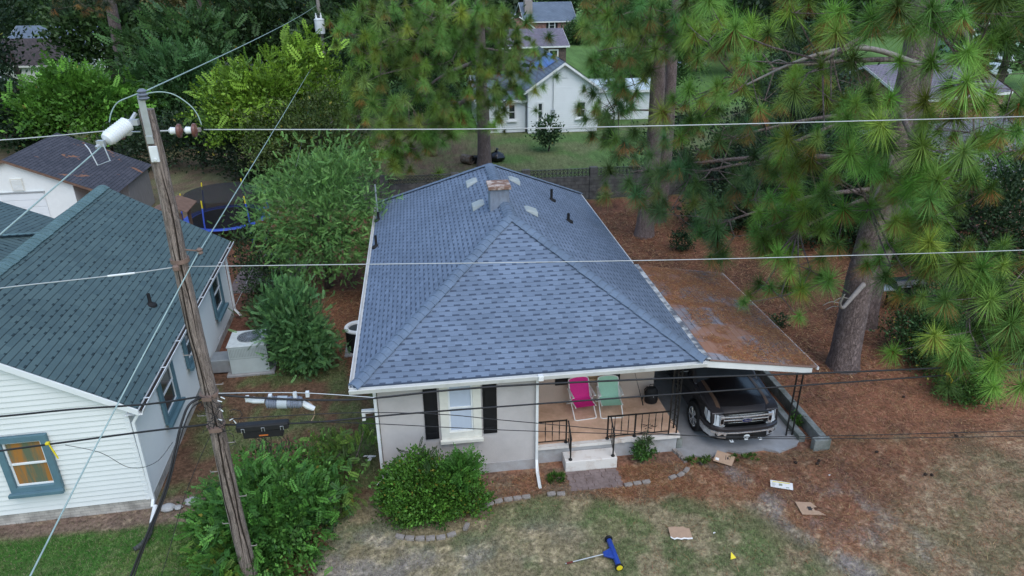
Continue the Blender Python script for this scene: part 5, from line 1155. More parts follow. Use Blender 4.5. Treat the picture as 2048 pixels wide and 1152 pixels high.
# bins and barrel on the neighbour's lawn, barbecue by the right shrubs
t = thing('barrel', (2.95, 45.0, 0), 'rusty barrel lying on its side left of the tall pine trunk', 'barrel'); put(MB().lathe([(.26, -.4), (.3, -.38), (.29, 0), (.3, .38), (.27, .4), (.22, .3)], (2.95, 45, .3), (.7, -.7, 0), 18).build('drum', mat('rusty drum', (.2, .18, .15), .8, c2=(.1, .05, .03)), None, smooth='auto'), t); put(MB().box((3.1, 44.9, 0), (3.75, 45.5, .42)).build('box', M['rubber'], None, bevel=.04), t)
t = thing('garbage_bag', (4.9, 45.4, 0), 'shiny black garbage bag slumped right of the tall pine trunk', 'garbage bag'); mb = MB().lathe([(.2, 0), (.5, .1), (.55, .3), (.4, .5), (.12, .62), (.1, .7), (0, .72)], (4.9, 45.4, 0), n=16); mb.v = [(x+.06*math.sin(z*14+y*9), y+.05*math.sin(x*15), z) for x, y, z in mb.v]; put(mb.build('bag', M['carblack'], None, smooth='auto'), t); put(MB().tube([(4.9, 45.4, .7), (4.95, 45.35, .82)], [.04, .09], 8).build('knot', M['carblack'], None), t)
t = thing('barbecue_grill', (17.3, 21.5, 0), 'black barbecue grill behind the two right hand pine trunks', 'grill')
put(MB().box((16.8, 21.2, .5), (18.0, 21.8, .85)).build('firebox', M['rubber'], None, bevel=.03), t); put(MB().prism([(21.2, .85), (21.2, 1.0), (21.35, 1.14), (21.7, 1.14), (21.8, 1.0), (21.8, .85)], lambda u, v, tt: (tt, u, v), 16.82, 17.98).build('lid', M['carblack'], None, bevel=.02), t); put(MB().box((16.95, 21.17, .93), (17.3, 21.19, .98)).build('handle', M['steel'], None), t)
for x in (16.85, 17.88):
    for y in (21.25, 21.7): put(MB().box((x, y, 0), (x+.06, y+.06, .5)).build('leg', M['iron'], None), t)
put(MB().box((16.9, 21.3, .2), (17.88, 21.72, .23)).build('lower_shelf', M['iron'], None), t); put(MB().box((16.3, 21.25, .8), (16.79, 21.75, .84)).build('side_shelf', M['steel'], None), t)

# ================================================================== HOUSES BEYOND
def far_house(loc, rz, w_, d_, h_, rise, wallm, roofm, label, ridge='x', wins=(), trim='white', lapd=False, uvs=True, over=.35):
    """gabled house in its own axes: x right, y back; ridge along x or y"""
    t = thing('house', loc, label, 'house', 'houses beyond the back yards', rz)
    mb = MB(); wd, dp = w_, d_
    def wallq(a, b, h0=0): L = math.hypot(b[0]-a[0], b[1]-a[1]); mb.poly([(*a, 0), (*b, 0), (*b, h_), (*a, h_)], [(0, 0), (L, 0), (L, h_), (0, h_)])
    if lapd: lap(mb, lambda u, dd, z: (u, -dd, z), 0, wd, .25, h_, None, .16, .02); lap(mb, lambda u, dd, z: (-dd, dp-u, z), 0, dp, .25, h_, None, .16, .02); lap(mb, lambda u, dd, z: (wd+dd, u, z), 0, dp, .25, h_, None, .16, .02); mb.box((0.02, .02, 0), (wd-.02, dp-.02, .3))
    else: wallq((0, 0), (wd, 0)); wallq((wd, 0), (wd, dp)); wallq((0, dp), (0, 0)); wallq((wd, dp), (0, dp))
    if ridge == 'y':
        if lapd: lap(mb, lambda u, dd, z: (u, -dd, z), 0, wd, h_, h_+rise, lambda z: ((z-h_)/rise*wd/2, wd-(z-h_)/rise*wd/2), .16, .02)
        else: mb.poly([(0, 0, h_), (wd, 0, h_), (wd/2, 0, h_+rise)], [(0, h_), (wd, h_), (wd/2, h_+rise)])
        mb.poly([(wd, dp, h_), (0, dp, h_), (wd/2, dp, h_+rise)])
    else:
        for x in (0, wd): mb.poly([(x, 0, h_), (x, dp, h_), (x, dp/2, h_+rise)], [(0, h_), (dp, h_), (dp/2, h_+rise)])
    local(t, mb.build('wall', M[wallm], None, recalc=False))
    mb = MB(); k = over
    if ridge == 'x':
        s_ = rise/(dp/2); e = h_-k*s_
        roof_poly(mb, [(-k, -k, e), (wd+k, -k, e), (wd+k, dp/2, h_+rise), (-k, dp/2, h_+rise)], (-k, -k, e), (1, 0, 0), (0, 1, s_)); roof_poly(mb, [(wd+k, dp+k, e), (-k, dp+k, e), (-k, dp/2, h_+rise), (wd+k, dp/2, h_+rise)], (wd+k, dp+k, e), (-1, 0, 0), (0, -1, s_))
        tr2 = MB().box((-k, -k-.02, e-.2), (wd+k, -k+.02, e-.01))
        for x in (-k, wd+k): tr2.prism([(-k, e-.2), (dp/2, h_+rise-.2), (dp/2, h_+rise-.01), (-k, e-.01)], lambda u, v, q: (q, u, v), x-.03, x+.03); tr2.prism([(dp+k, e-.2), (dp/2, h_+rise-.2), (dp/2, h_+rise-.01), (dp+k, e-.01)], lambda u, v, q: (q, u, v), x-.03, x+.03)
    else:
        s_ = rise/(wd/2); e = h_-k*s_
        roof_poly(mb, [(wd+k, -k, e), (wd+k, dp+k, e), (wd/2, dp+k, h_+rise), (wd/2, -k, h_+rise)], (wd+k, -k, e), (0, 1, 0), (-1, 0, s_)); roof_poly(mb, [(-k, dp+k, e), (-k, -k, e), (wd/2, -k, h_+rise), (wd/2, dp+k, h_+rise)], (-k, dp+k, e), (0, -1, 0), (1, 0, s_))
        tr2 = MB()
        for y in (-k, dp+k): tr2.prism([(-k, e-.2), (wd/2, h_+rise-.2), (wd/2, h_+rise-.01), (-k, e-.01)], lambda u, v, q: (u, q, v), y-.03, y+.03); tr2.prism([(wd+k, e-.2), (wd/2, h_+rise-.2), (wd/2, h_+rise-.01), (wd+k, e-.01)], lambda u, v, q: (u, q, v), y-.03, y+.03)
        for x in (-k, wd+k): tr2.box((x-.02, -k, e-.2), (x+.02, dp+k, e-.01))
    rf_ = mb.build('roof', M[roofm], None, recalc=False); local(t, rf_); local(t, tr2.build('trim', M[trim], None))
    for wx0, wx1, wz0, wz1, shut in wins:
        f_ = window(None, wx0, wx1, wz0, wz1, 0, trim=.12, depth=.06, mt=trim, ms='white', axis_fn=lambda u, dd, z: (u, -dd-.02, z)); f_.parent = t
        if shut:
            for x in (wx0-.52, wx1+.14): local(t, MB().box((x, -.06, wz0-.1), (x+.38, -.002, wz1+.1)).build('shutter', M['black'], None))
    return t, rf_
wh_, wr_ = far_house((8.2, 53.3, 0), 0, 5.4, 11, 3.35, 1.85, 'siding_white', 'far_roof', 'small white sided gabled house with a blue tarp on its roof beyond the block wall', 'y', [(3.75, 4.4, 1.1, 2.25, 0), (.75, 1.1, 1.1, 2.25, 0)], lapd=True)
mb = MB().poly([(2.75, 1.6, 5.235), (4.6, 1.3, 3.98), (5.6, 3.8, 3.30), (5.55, 8.2, 3.33), (2.75, 8, 5.235)]).poly([(2.65, 1.6, 5.235), (2.65, 6, 5.235), (1.2, 6.4, 4.21), (1.4, 2.2, 4.345)]); local(wr_, mb.build('tarp', M['tarp'], None, recalc=False))
mb = MB().box((2.45, -.06, 4.05), (2.95, -.025, 4.55)); local(wh_, mb.build('gable_vent', M['porcelain'], None)); mb = MB().box((1.75, -.16, 1.1), (2.05, -.03, 1.75)).tube([(1.9, -.1, 1.75), (1.9, -.1, 4.1)], .03, 6); local(wh_, mb.build('electric_meter', M['steel'], None))
t, _r2 = far_house((4.6, 53.9, 0), 0, 3.5, 8, 2.6, 1.2, 'siding_white', 'far_roof', 'low white sided wing left of the blue tarped house', 'x', [(2.2, 2.7, 1.0, 2.1, 0)], lapd=True)
t, _r2 = far_house((14.1, 57.5, 0), R(-4), 5.5, 5, 2.5, .45, 'siding_white', 'metal_roof' if 'metal_roof' in M else 'far_roof', 'low white outbuilding with pale flat roof right of the tarped house', 'x')
_r2.data.materials[0] = M['bluewhite']
t, r3 = far_house((18.6, 124, 0), R(2), 8.5, 9, 3.4, 2.6, 'redbrick', 'far_roof', 'distant red brick house with slate blue roof and a white window between black shutters', 'x', [(4.1, 5.0, 1.9, 3.2, 1)])
local(r3, MB().box((.2, 1.5, 3), (1.5, 2.9, 6.4)).build('chimney', M['redbrick'], None)); local(t, MB().tube([(8.5, -.3, 3.2), (8.5, -.1, 0)], .07, 6).build('downspout', M['white'], None)); local(t, MB().box((5.8, -.05, 0), (6.6, -.01, 1.9)).build('door', mat('dusty red door', (.3, .1, .08), .6), None))
far_house((12.8, 113, 0), R(2), 5.4, 7, 3.2, 1.9, 'redbrick', 'far_roof', 'brick gable end with a white rake board in front of the distant red brick house', 'y')
far_house((10.5, 89, 0), R(3), 8.0, 7, 2.9, 1.6, 'darkbrick', 'purple_roof', 'dark brown brick house with grey roof behind the blue tarped house', 'x', [(5.9, 6.9, .9, 2.2, 0)])
far_house((-45.5, 85, 0), R(-4), 7.5, 8, 2.6, 2.2, 'siding_white', 'brown_roof', 'white gabled house with a dark brown roof deep in the left woods', 'x')
far_house((-52, 103, 0), R(-5), 12, 8, 3.0, 2.0, 'siding_white', 'far_roof', 'grey roofed house with a vent pipe behind the left woods', 'x')
far_house((-27, 96, 0), R(0), 8, 8, 2.9, 1.8, 'siding_white', 'far_roof', 'pale blue roofed house glimpsed right of the leftmost pine trunk', 'x')
far_house((-39.5, 56, 0), R(-8), 8.0, 8, 2.8, 1.7, 'redbrick', 'far_roof', 'orange brick house with white trim at the far left edge', 'x')
far_house((34.5, 47, 0), R(14), 10, 8, 2.9, 1.8, 'redbrick', 'purple_roof', 'red brick gabled house with purple grey roof behind the big right pine', 'x')
far_house((24.5, 28.5, 0), R(10), 12, 9, 2.6, 1.6, 'redbrick', 'purple_roof', 'near right brick house whose dark roof shows between the pine tufts', 'x')
far_house((74, 92, 0), R(-18), 12, 10, 3.0, 3.4, 'palegreen', 'far_roof', 'pale green gabled house at the top right corner', 'y', [(4.0, 5.0, 4.0, 5.2, 0), (8.0, 9.6, .9, 2.4, 0)])
t = thing('board_fence', (32, 106, 0), 'weathered grey board fence running across the distant lawn', 'fence'); mb = MB()
for i in range(40): mb.box((29.5+i*.3, 112-i*.45, 0), (29.76+i*.3, 112.04-i*.45, 1.8))
put(mb.build('boards', M['fence'], None), t); put(MB().tube([(29.5, 112.1, 1.4), (41.5, 94.1, 1.4)], .05, 4).build('rail', M['fence'], None), t)
# parked cars far behind the pines
def small_car(loc, rz, label, m):
    t = thing('parked_car', loc, label, 'car', 'cars parked behind the pines', rz)
    P = [(-2.2, .35), (-2.25, .75), (-1.3, .92), (-.6, 1.45), (1.2, 1.48), (1.9, .95), (2.25, .9), (2.25, .35)]
    mb = MB().prism(P, lambda u, v, q: (u, q, v), -.85, .85); local(t, mb.build('body', M[m], None, bevel=.08, seg=3, smooth='auto'))
    mb = MB()
    for y in (-.856, .856): mb.poly([(-1.05, y, .98), (-.55, y, 1.38), (1.1, y, 1.4), (1.6, y, .98)])
    mb.poly([(-1.32, -.7, .95), (-1.32, .7, .95), (-.66, .66, 1.41), (-.66, -.66, 1.41)]); local(t, mb.build('window', M['glass'], None, recalc=False))
    for x in (-1.4, 1.4):
        for y in (-.87, .67): local(t, MB().lathe([(.08, 0), (.3, 0), (.33, .05), (.33, .18), (.3, .2), (.08, .2)], (x, y, .33), (0, 1, 0), 16).build('wheel', M['rubber'], None))
small_car((73.5, 84, 0), R(60), 'white car in front of the pale green house', 'carwhite'); small_car((63, 73, 0), R(20), 'pale blue car below the white one at the right edge', 'bluewhite')
small_car((32.9, 86, 0), R(15), 'white car half hidden behind the middle pine trunk', 'carwhite')

# ================================================================== VEGETATION
def unit(a): return a/np.maximum(np.linalg.norm(a, axis=-1, keepdims=True), 1e-9)
def frames(dirs, spin):
    z = unit(dirs); h = np.where(np.abs(z[:, 2:3]) < .95, np.array([[0, 0, 1.]]), np.array([[1., 0, 0]])); x = unit(np.cross(h, z)); y = np.cross(z, x)
    c, s = np.cos(spin)[:, None], np.sin(spin)[:, None]
    return np.stack([x*c+y*s, -x*s+y*c, z], -1)                          # columns: local axes
def instance(proto, pos, dirs, scale, tint, spin=None):
    V, F, C = proto; n = len(pos); spin = rng.random(n)*6.283 if spin is None else spin
    Fr = frames(dirs, spin); W_ = np.einsum('nij,kj->nki', Fr, V)*scale[:, None, None] + pos[:, None, :]
    FF = F[None]+(np.arange(n)*len(V))[:, None, None]; CC = C[None]*tint[:, None, :]
    return W_.reshape(-1, 3), FF.reshape(-1, F.shape[1]), CC.reshape(-1, 3)
def merge(parts):
    V, F, C = [], [], []; b = 0
    for v, f, c in parts: V.append(v); F.append(f+b); C.append(c); b += len(v)
    return np.concatenate(V), np.concatenate(F), np.concatenate(C)
def tuft(n_=75, r=1.0, spread=(8, 95), w_=.03, droop=.12, c=(1, 1, 1), seed=0):
    """a whorl of long needles round +z"""
    g_ = np.random.default_rng(seed); th = np.radians(spread[0]+(spread[1]-spread[0])*g_.random(n_)**.75); ph = g_.random(n_)*6.283
    d = np.stack([np.sin(th)*np.cos(ph), np.sin(th)*np.sin(ph), np.cos(th)], 1); L = r*(.75+.3*g_.random(n_)); b0 = np.stack([0*th, 0*th, (g_.random(n_)-.6)*.35*r], 1)
    sd = unit(np.cross(d, g_.normal(size=(n_, 3))))*w_*r
    V = np.stack([b0-sd, b0+sd, b0+d*L[:, None]], 1).reshape(-1, 3); F = np.arange(3*n_).reshape(-1, 3)
    sh = (.75+.5*g_.random(n_)); C = np.repeat(np.array(c)[None]*sh[:, None], 3, 0)
    C.reshape(-1, 3, 3)[:, 2] *= 1.3; C.reshape(-1, 3, 3)[:, :2] *= np.array([1.0, .82, .8])
    return V, F, C
GT = [tuft(260, 1, (3, 122), .0125, seed=i) for i in range(3)]; BT = [tuft(90, .85, (8, 70), .011, seed=9+i) for i in range(2)]
def trunk_mesh(name, path, radii, m, parent, n_=16, rough=.05):
    mb = MB().tube(path, radii, n_, caps=True); k = len(path)
    mb.v = [(x+random.uniform(-1, 1)*rough*.35, y+random.uniform(-1, 1)*rough*.35, z) for x, y, z in mb.v]
    return mb.build(name, m, parent, smooth='auto')
def pine(base, h, r0, clumps, label, per=6, sig=.42, R_=.42, lean=(0, 0), extra=18, seed=1, green=(.085, .17, .036), brown=.55, k=10, name='pine_tree', group='tall pines', extra_rad=3.5, dark=.0):
    g_ = np.random.default_rng(seed); bx, by = base
    t = thing(name, (bx, by, 0), label, 'tree', group)
    tp = lambda z: Vector((bx+lean[0]*z/h+.06*math.sin(z*.6+seed), by+lean[1]*z/h+.05*math.cos(z*.5), z))
    zs = [-.1, .15, .5, 1.2]+[2+i*1.0 for i in range(int(h)-2)]+[h]; rr = lambda z: r0*(1.22 if z < .1 else 1.12 if z < .3 else 1.03 if z < .9 else 1)*(1-.75*max(0, z)/h)
    trunk_mesh('trunk', [tp(z) for z in zs], [rr(z) for z in zs], M['pinebark'], t, 18, r0*.12)
    cl = np.array(clumps, float) if len(clumps) else np.zeros((0, 3))
    if extra:
        a = g_.random(extra)*6.283; rad = extra_rad*(.35+.65*g_.random(extra)); zz = h*(.62+.4*g_.random(extra)); f = 1-.55*np.clip((zz/h-.65)/.4, 0, 1)
        ex = np.stack([bx+lean[0]*zz/h+np.cos(a)*rad*f, by+lean[1]*zz/h+np.sin(a)*rad*f, zz], 1); cl = np.concatenate([cl, ex])
    # limbs: group the clumps, run a limb to each group and twigs to each clump
    kk = min(k, len(cl)); cen = cl[g_.choice(len(cl), kk, replace=False)]
    for _i in range(8):
        lab = np.argmin(((cl[:, None]-cen[None])**2).sum(-1), 1)
        for j in range(kk):
            if (lab == j).any(): cen[j] = cl[lab == j].mean(0)
    mb = MB(); pos = []; dr = []
    for j in range(kk):
        if not (lab == j).any(): continue
        c_ = Vector(cen[j]); hz = math.hypot(c_.x-bx, c_.y-by); z0 = min(h*.96, max(h*.22, c_.z+.15*hz-.2)); s_ = tp(z0); mid = s_.lerp(c_, .5)+Vector((g_.normal()*.15, g_.normal()*.15, .12*hz*.3)); P = smooth_path([s_, mid, c_], 5); r1_ = .03+.011*hz
        mb.tube(P, [r1_*(1-.75*i/(len(P)-1)) for i in range(len(P))], 6, caps=False)
        for q in cl[lab == j]:
            q = Vector(q); a = min(P, key=lambda p: (p-q).length+.25*(p-c_).length*0); a = P[max(2, min(len(P)-1, P.index(a)-1))]; m2 = a.lerp(q, .5)+Vector((0, 0, -.06)); mb.tube([a, m2, q], [.03, .02, .012], 5, caps=False)
            for i in range(per):
                o_ = g_.normal(size=3)*sig*np.array([1, 1, .62]); e = q+Vector(o_); mb.tube([q, q.lerp(e, .6)+Vector((0, 0, -.03)), e], [.012, .009, .007], 4, caps=False)
                d = Vector(o_)*.3/sig+(q-s_).normalized()*.22+Vector((0, 0, .95)); pos.append(tuple(e)); dr.append(tuple(d))
    mb.build('branches', M['pinebark'], t, smooth=True, recalc=False)
    pos = np.array(pos); dr = np.array(dr); n_ = len(pos); parts = []; which = g_.integers(0, 3, n_)
    tone = g_.random((n_, 1)); col_ = np.array(green)*(.38+1.15*tone)*np.concatenate([1+.5*(g_.random((n_, 1))-.3), np.ones((n_, 1)), 1+.5*(g_.random((n_, 1))-.5)], 1)
    yel = g_.random(n_) < .12; col_[yel] = col_[yel]*np.array([1.2, .95, .8])
    for i in range(3):
        s_ = which == i; parts.append(instance(GT[i], pos[s_], dr[s_], R_*(.55+.7*g_.random(s_.sum())), col_[s_]))
    bs = np.where(g_.random(n_) < brown)[0]; dn = dr[bs]*.2+np.array([0, 0, -1.0])+g_.normal(size=(len(bs), 3))*.25
    bc = np.array([.30, .14, .045])*(.55+.8*g_.random((len(bs), 1)))*np.concatenate([np.ones((len(bs), 1)), .8+.5*g_.random((len(bs), 1)), np.ones((len(bs), 1))], 1)
    parts.append(instance(BT[0], pos[bs]-np.array([0, 0, .03]), dn, R_*(.7+.35*g_.random(len(bs))), bc))
    V, F, C = merge(parts); T_ = V.reshape(-1, 3, 3); dd = T_[:, 2]-T_[:, 0]; ln = np.linalg.norm(dd, axis=1)+1e-6   # needles droop under their weight
    T_[:, 2, 2] -= .5*ln*(np.linalg.norm(dd[:, :2], axis=1)/ln)**2*(.6+.8*g_.random(len(T_)))
    npmesh('crown', V, F, M['needle'], C, t); return t

def leaf_proto(seed=0, L=1.0, W_=.5):
    V = np.array([(0, 0, 0), (W_/2, .08*L, L*.45), (0, 0, L), (-W_/2, .08*L, L*.45)], float); return V, np.array([[0, 1, 2, 3]]), np.ones((4, 3))
def compound(n_=7, L=1.0, lw=.16, ll=.3, droop=.25, seed=0, fwd=.35):
    """leaflets in pairs along an arching stalk (+z forward)"""
    V, F, C = [], [], []; g_ = np.random.default_rng(seed)
    for i in range(n_):
        t_ = (i+.6)/n_; c = np.array([0, -droop*t_*t_, t_])*L
        for s_ in (-1, 1):
            d = unit(np.array([s_*1.0, -.25+.2*g_.random(), fwd])); l_ = ll*L*(1-.35*abs(t_-.45))*(.85+.3*g_.random()); sd = unit(np.cross(d, np.array([0, 1., .2])))*lw*L*.5
            b = len(V); V += [c, c+d*l_*.45+sd, c+d*l_, c+d*l_*.45-sd]; F.append([b, b+1, b+2, b+3]); C += [np.ones(3)*(.8+.4*g_.random())]*4
    b = len(V); c = np.array([0, -droop, 1.])*L; d = np.array([0, -.3, 1.]); V += [c, c+d*ll*L*.4+np.array([lw*L*.5, 0, 0]), c+d*ll*L*.8, c+d*ll*L*.4-np.array([lw*L*.5, 0, 0])]; F.append([b, b+1, b+2, b+3]); C += [np.ones(3)]*4
    return np.array(V), np.array(F), np.array(C)
LEAF = leaf_proto(W_=.55); NARROW = leaf_proto(W_=.3); COMP = [compound(seed=i) for i in range(3)]; FEATHER = [compound(12, 1.0, .07, .22, .12, seed=i+5, fwd=.9) for i in range(3)]
def leaves(blobs, ncl, nlf, size, c1, c2, seed, proto='leaf', spread=.3, shell=.55, yellow=.008, upb=.5, zmin=.03, yc=(.3, .26, .05)):
    """leaf clumps scattered through a set of ellipsoids, thicker near the outside"""
    g_ = np.random.default_rng(seed); B = np.array(blobs, float); vol = B[:, 3]*B[:, 4]*B[:, 5]; ch = g_.choice(len(B), ncl, p=vol**.75/(vol**.75).sum())
    d = unit(g_.normal(size=(ncl, 3))); rad = (shell**3+(1-shell**3)*g_.random(ncl))**(1/3)*(.82+.3*g_.random(ncl))
    st_ = g_.random(ncl) < .2; rad[st_] *= 1.08+.3*g_.random(st_.sum()); cc = B[ch, :3]+d*rad[:, None]*B[ch, 3:]; cc = cc[cc[:, 2] > zmin+.02]; d = d[:len(cc)]; n_ = len(cc)
    rb = np.minimum(B[:, 3:].min(1).mean(), 2.5)*spread
    p = np.repeat(cc, nlf, 0)+g_.normal(size=(n_*nlf, 3))*np.repeat(rb*(.55+.9*g_.random((n_, 1))), nlf, 0)*np.array([1, 1, .55]); N_ = len(p)
    out = unit(p-np.repeat(B[ch[:n_], :3] if 0 else cc*0+B[:, :3].mean(0), nlf, 0)); dirs = out*.7+g_.normal(size=(N_, 3))*.6+np.array([0, 0, upb])
    tone = np.clip(g_.random((n_, 1))*.8+.1+.25*(g_.random((n_, 1))-.5), 0, 1); base = np.array(c1)*(1-tone)+np.array(c2)*tone; tint = np.repeat(base*(.7+.6*g_.random((n_, 1))), nlf, 0)*(.68+.6*g_.random((N_, 1)))
    yl = g_.random(N_) < yellow; tint[yl] = np.array(yc)*(.6+.6*g_.random((yl.sum(), 1)))
    ok = p[:, 2] > zmin; p, dirs, tint = p[ok], dirs[ok], tint[ok]; sc = size*(.65+.7*g_.random(len(p)))
    if proto == 'leaf': return instance(LEAF, p, dirs, sc, tint)
    if proto == 'narrow': return instance(NARROW, p, dirs, sc, tint)
    PR = COMP if proto == 'comp' else FEATHER; w_ = g_.integers(0, 3, len(p)); sp = g_.normal(size=len(p))*.5
    return merge([instance(PR[i], p[w_ == i], dirs[w_ == i]+np.array([0, 0, .0]), sc[w_ == i], tint[w_ == i]) for i in range(3)])
def woody(name, label, cat, base, parts, trunk=None, group=None, limbs=None, lm='leaf', bark='bark'):
    t = thing(name, (base[0], base[1], 0), label, cat, group)
    V, F, C = merge(parts) if len(parts) > 1 else parts[0]
    npmesh('crown' if trunk else 'foliage', V, F, M[lm], C, t)
    mb = MB(); r, h = trunk or (.03, .4)
    if trunk:
        P = smooth_path([(base[0], base[1], -.1), (base[0]+.1, base[1]+.05, h*.5), (base[0]-.05, base[1], h)], 5); mb.tube(P, [r*(1.25-.6*i/(len(P)-1)) for i in range(len(P))], 10)
    for q in (limbs or []):
        a = Vector((base[0], base[1], h*random.uniform(.45, .95) if trunk else .02)); q = Vector(q); m_ = a.lerp(q, .5)+Vector((random.uniform(-.2, .2), random.uniform(-.2, .2), .15*(q-a).length*.4)); P = smooth_path([a, m_, q], 4); mb.tube(P, [r*.55*(1-.8*i/(len(P)-1))+.008 for i in range(len(P))], 6, caps=False)
    if mb.v: mb.build('trunk' if trunk else 'stems', M[bark], t, smooth=True, recalc=False)
    return t

RP=[(7.1,16.5,10.3),(7.2,17.6,9.9),(8.0,15.0,10.7),(7.7,16.3,9.6),(9.0,17.8,8.4),(7.9,17.3,8.7),(7.5,18.5,8.5),(8.1,20.5,7.1),(8.4,14.8,9.5),(9.4,15.4,8.8),(10.4,15.9,9.0),(9.4,14.1,10.4),(9.5,15.3,10.5),(9.5,12.9,10.6),(9.9,12.6,10.2),(10.7,13.2,10.6),(10.3,12.3,10.8),(11.2,12.8,10.6),(9.6,12.8,10.8),(10.6,13.3,9.8),(11.6,13.8,9.5),(11.4,12.6,9.4),(11.3,12.7,9.1),(11.4,12.6,9.9),(9.7,15.2,8.6),(8.8,14.5,8.4),(9.9,12.6,8.8),(10.4,12.1,8.7),(10.6,12.0,8.9),(10.1,12.4,8.3),(10.3,13.5,7.9),(9.3,14.2,7.8),(9.4,15.4,7.3),(9.6,16.4,7.4),(9.2,16.6,6.6),(9.2,16.6,5.8),(9.6,16.4,5.7),(10.0,16.1,6.1),(9.8,15.1,6.9),(10.1,13.6,7.4),(10.6,13.3,7.4),(10.3,12.3,7.8),(11.4,12.6,7.3),(11.5,12.5,8.2),(10.0,15.0,6.4),(10.6,14.5,6.4),(10.6,13.3,6.7),(10.9,13.0,6.8),(9.3,16.6,5.1),(9.7,16.4,5.0),(11.0,14.2,5.7),(8.7,15.8,4.7),(8.7,15.8,4.0),(8.8,15.1,4.0),(9.3,15.4,4.7),(9.6,15.3,4.6),(10.4,13.5,5.4),(10.7,13.2,6.5),(10.6,12.0,6.0),(10.8,11.8,6.0),(11.0,11.6,5.8),(11.4,11.3,5.8),(10.7,11.9,5.5),(11.0,11.6,5.2),(11.2,11.4,5.6),(10.7,11.2,4.9),(11.0,10.9,4.6),(10.7,11.2,4.5),(10.9,11.0,4.3),(11.3,10.6,4.8),(10.7,13.2,5.2),(8.9,19.0,10.0),(9.2,17.8,9.9),(7.6,18.5,10.5),(7.8,20.6,7.8),(8.7,20.2,7.6)]
RB=[(7.2,24.0,5.5),(8.0,23.7,5.2),(8.4,22.5,6.2),(9.2,22.2,6.0),(9.0,20.1,5.9),(7.2,23.9,4.8),(7.7,22.7,4.8),(8.5,22.4,4.6),(8.9,21.2,5.3),(8.1,21.5,4.2),(8.5,20.3,4.4),(9.0,20.1,4.3),(9.2,18.9,4.2),(8.6,19.2,3.7),(8.8,22.3,5.3),(9.4,19.9,5.0),(9.3,18.8,6.4),(9.3,19.9,6.9),(9.3,17.7,7.1),(9.1,17.8,5.7),(7.1,24.0,4.1),(9.0,20.1,7.2),(8.7,21.3,7.1),(9.1,17.8,7.8)]
MP=[(7.1,28.1,10.1),(7.8,27.9,9.7),(8.2,26.8,10.2),(8.8,26.6,9.8),(9.4,26.4,10.0),(9.9,26.2,10.3),(7.8,29.0,9.1),(8.1,26.8,9.5),(9.2,26.5,9.4),(10.0,26.2,9.6),(8.3,29.9,8.2),(8.3,30.9,6.0),(8.8,29.7,6.4),(8.6,30.8,6.7),(8.0,30.0,5.6),(8.8,28.7,7.2),(8.5,30.8,4.0),(8.6,29.8,4.7),(7.8,31.0,8.3),(8.6,28.7,8.0),(10.2,26.1,9.0),(8.0,31.0,6.9),(8.5,26.7,9.3),(9.5,26.3,9.1)]
LP=[(-2.1,37.9,9.7),(-1.1,37.0,9.5),(-0.1,37.0,10.0),(0.8,36.0,9.3),(1.8,37.0,9.5),(2.9,37.9,9.7),(-1.6,37.0,8.6),(-2.2,36.9,7.7),(-0.7,36.0,8.5),(0.3,36.0,8.7),(-2.6,36.9,6.3),(-1.7,36.0,6.9),(-1.1,36.0,5.7),(-2.4,36.9,5.1),(-1.7,36.0,4.7),(-0.3,36.0,6.8),(0.4,36.0,5.9),(1.2,37.0,7.2),(1.4,37.0,4.9),(-2.5,36.9,3.8),(-1.5,36.0,3.5),(-0.5,36.0,4.4),(0.3,36.0,4.4),(1.6,37.0,4.2),(2.5,37.9,5.2),(3.4,38.9,7.1),(4.2,38.8,6.1),(4.8,39.7,7.0),(5.6,39.6,7.3),(5.4,39.6,8.5),(4.6,39.7,9.0),(3.4,38.9,5.3),(4.3,39.8,4.6),(5.1,39.7,4.9),(5.6,39.6,5.4),(4.6,40.7,3.6),(2.7,37.9,4.2),(0.8,37.0,3.4),(-0.3,36.0,3.2),(6.3,40.5,6.3),(6.9,40.4,7.1),(4.6,39.7,8.0),(2.3,37.9,8.0),(1.3,37.0,8.6),(-2.3,35.9,3.0),(-0.6,36.0,2.5),(2.0,37.9,6.5),(-3.1,37.9,8.6),(-2.9,37.9,6.9),(2.6,37.9,8.7),(3.7,38.8,8.6)]

pine((12.85, 17.75), 19, .44, RP, 'nearest big pine with a thick bare trunk right of the carport', per=4, sig=.5, R_=.52, seed=3, k=14, extra=22, green=(.125, .275, .05), extra_rad=4.5)
pine((15.2, 20.3), 17, .40, RB, 'darker pine standing close behind the nearest big pine trunk', per=4, sig=.6, R_=.56, seed=4, k=8, extra=16, green=(.07, .165, .05))
pine((10.3, 30.3), 20, .42, MP, 'straight pine with a tall bare trunk on the straw behind the bungalow', per=6, sig=.6, R_=.62, seed=5, k=9, extra=14, green=(.10, .235, .055))
pine((11.6, 32.2), 20, .34, [], 'slimmer dark pine trunk touching the right side of the straight bare one', seed=6, k=6, extra=14, green=(.05, .09, .03), extra_rad=2.5)
pine((3.95, 44.3), 19, .44, LP, 'wide spreading pine behind the bungalow ridge with drooping tufts', per=9, sig=.8, R_=.58, seed=7, k=14, extra=16, green=(.115, .25, .05), brown=.28)
pine((-23.0, 62), 22, .55, [(-23.5, 58, 9.4), (-22, 59, 10), (-21, 60, 10), (-24.4, 59, 9.8)], 'tall pine trunk rising in the left woods beside the white gabled house', per=8, sig=.8, R_=.6, seed=8, extra=16, green=(.03, .062, .028), extra_rad=4)
pine((-17.5, 66), 22, .4, [], 'thin pine trunk in the woods left of the transformer pole', seed=9, extra=16, green=(.03, .06, .026))
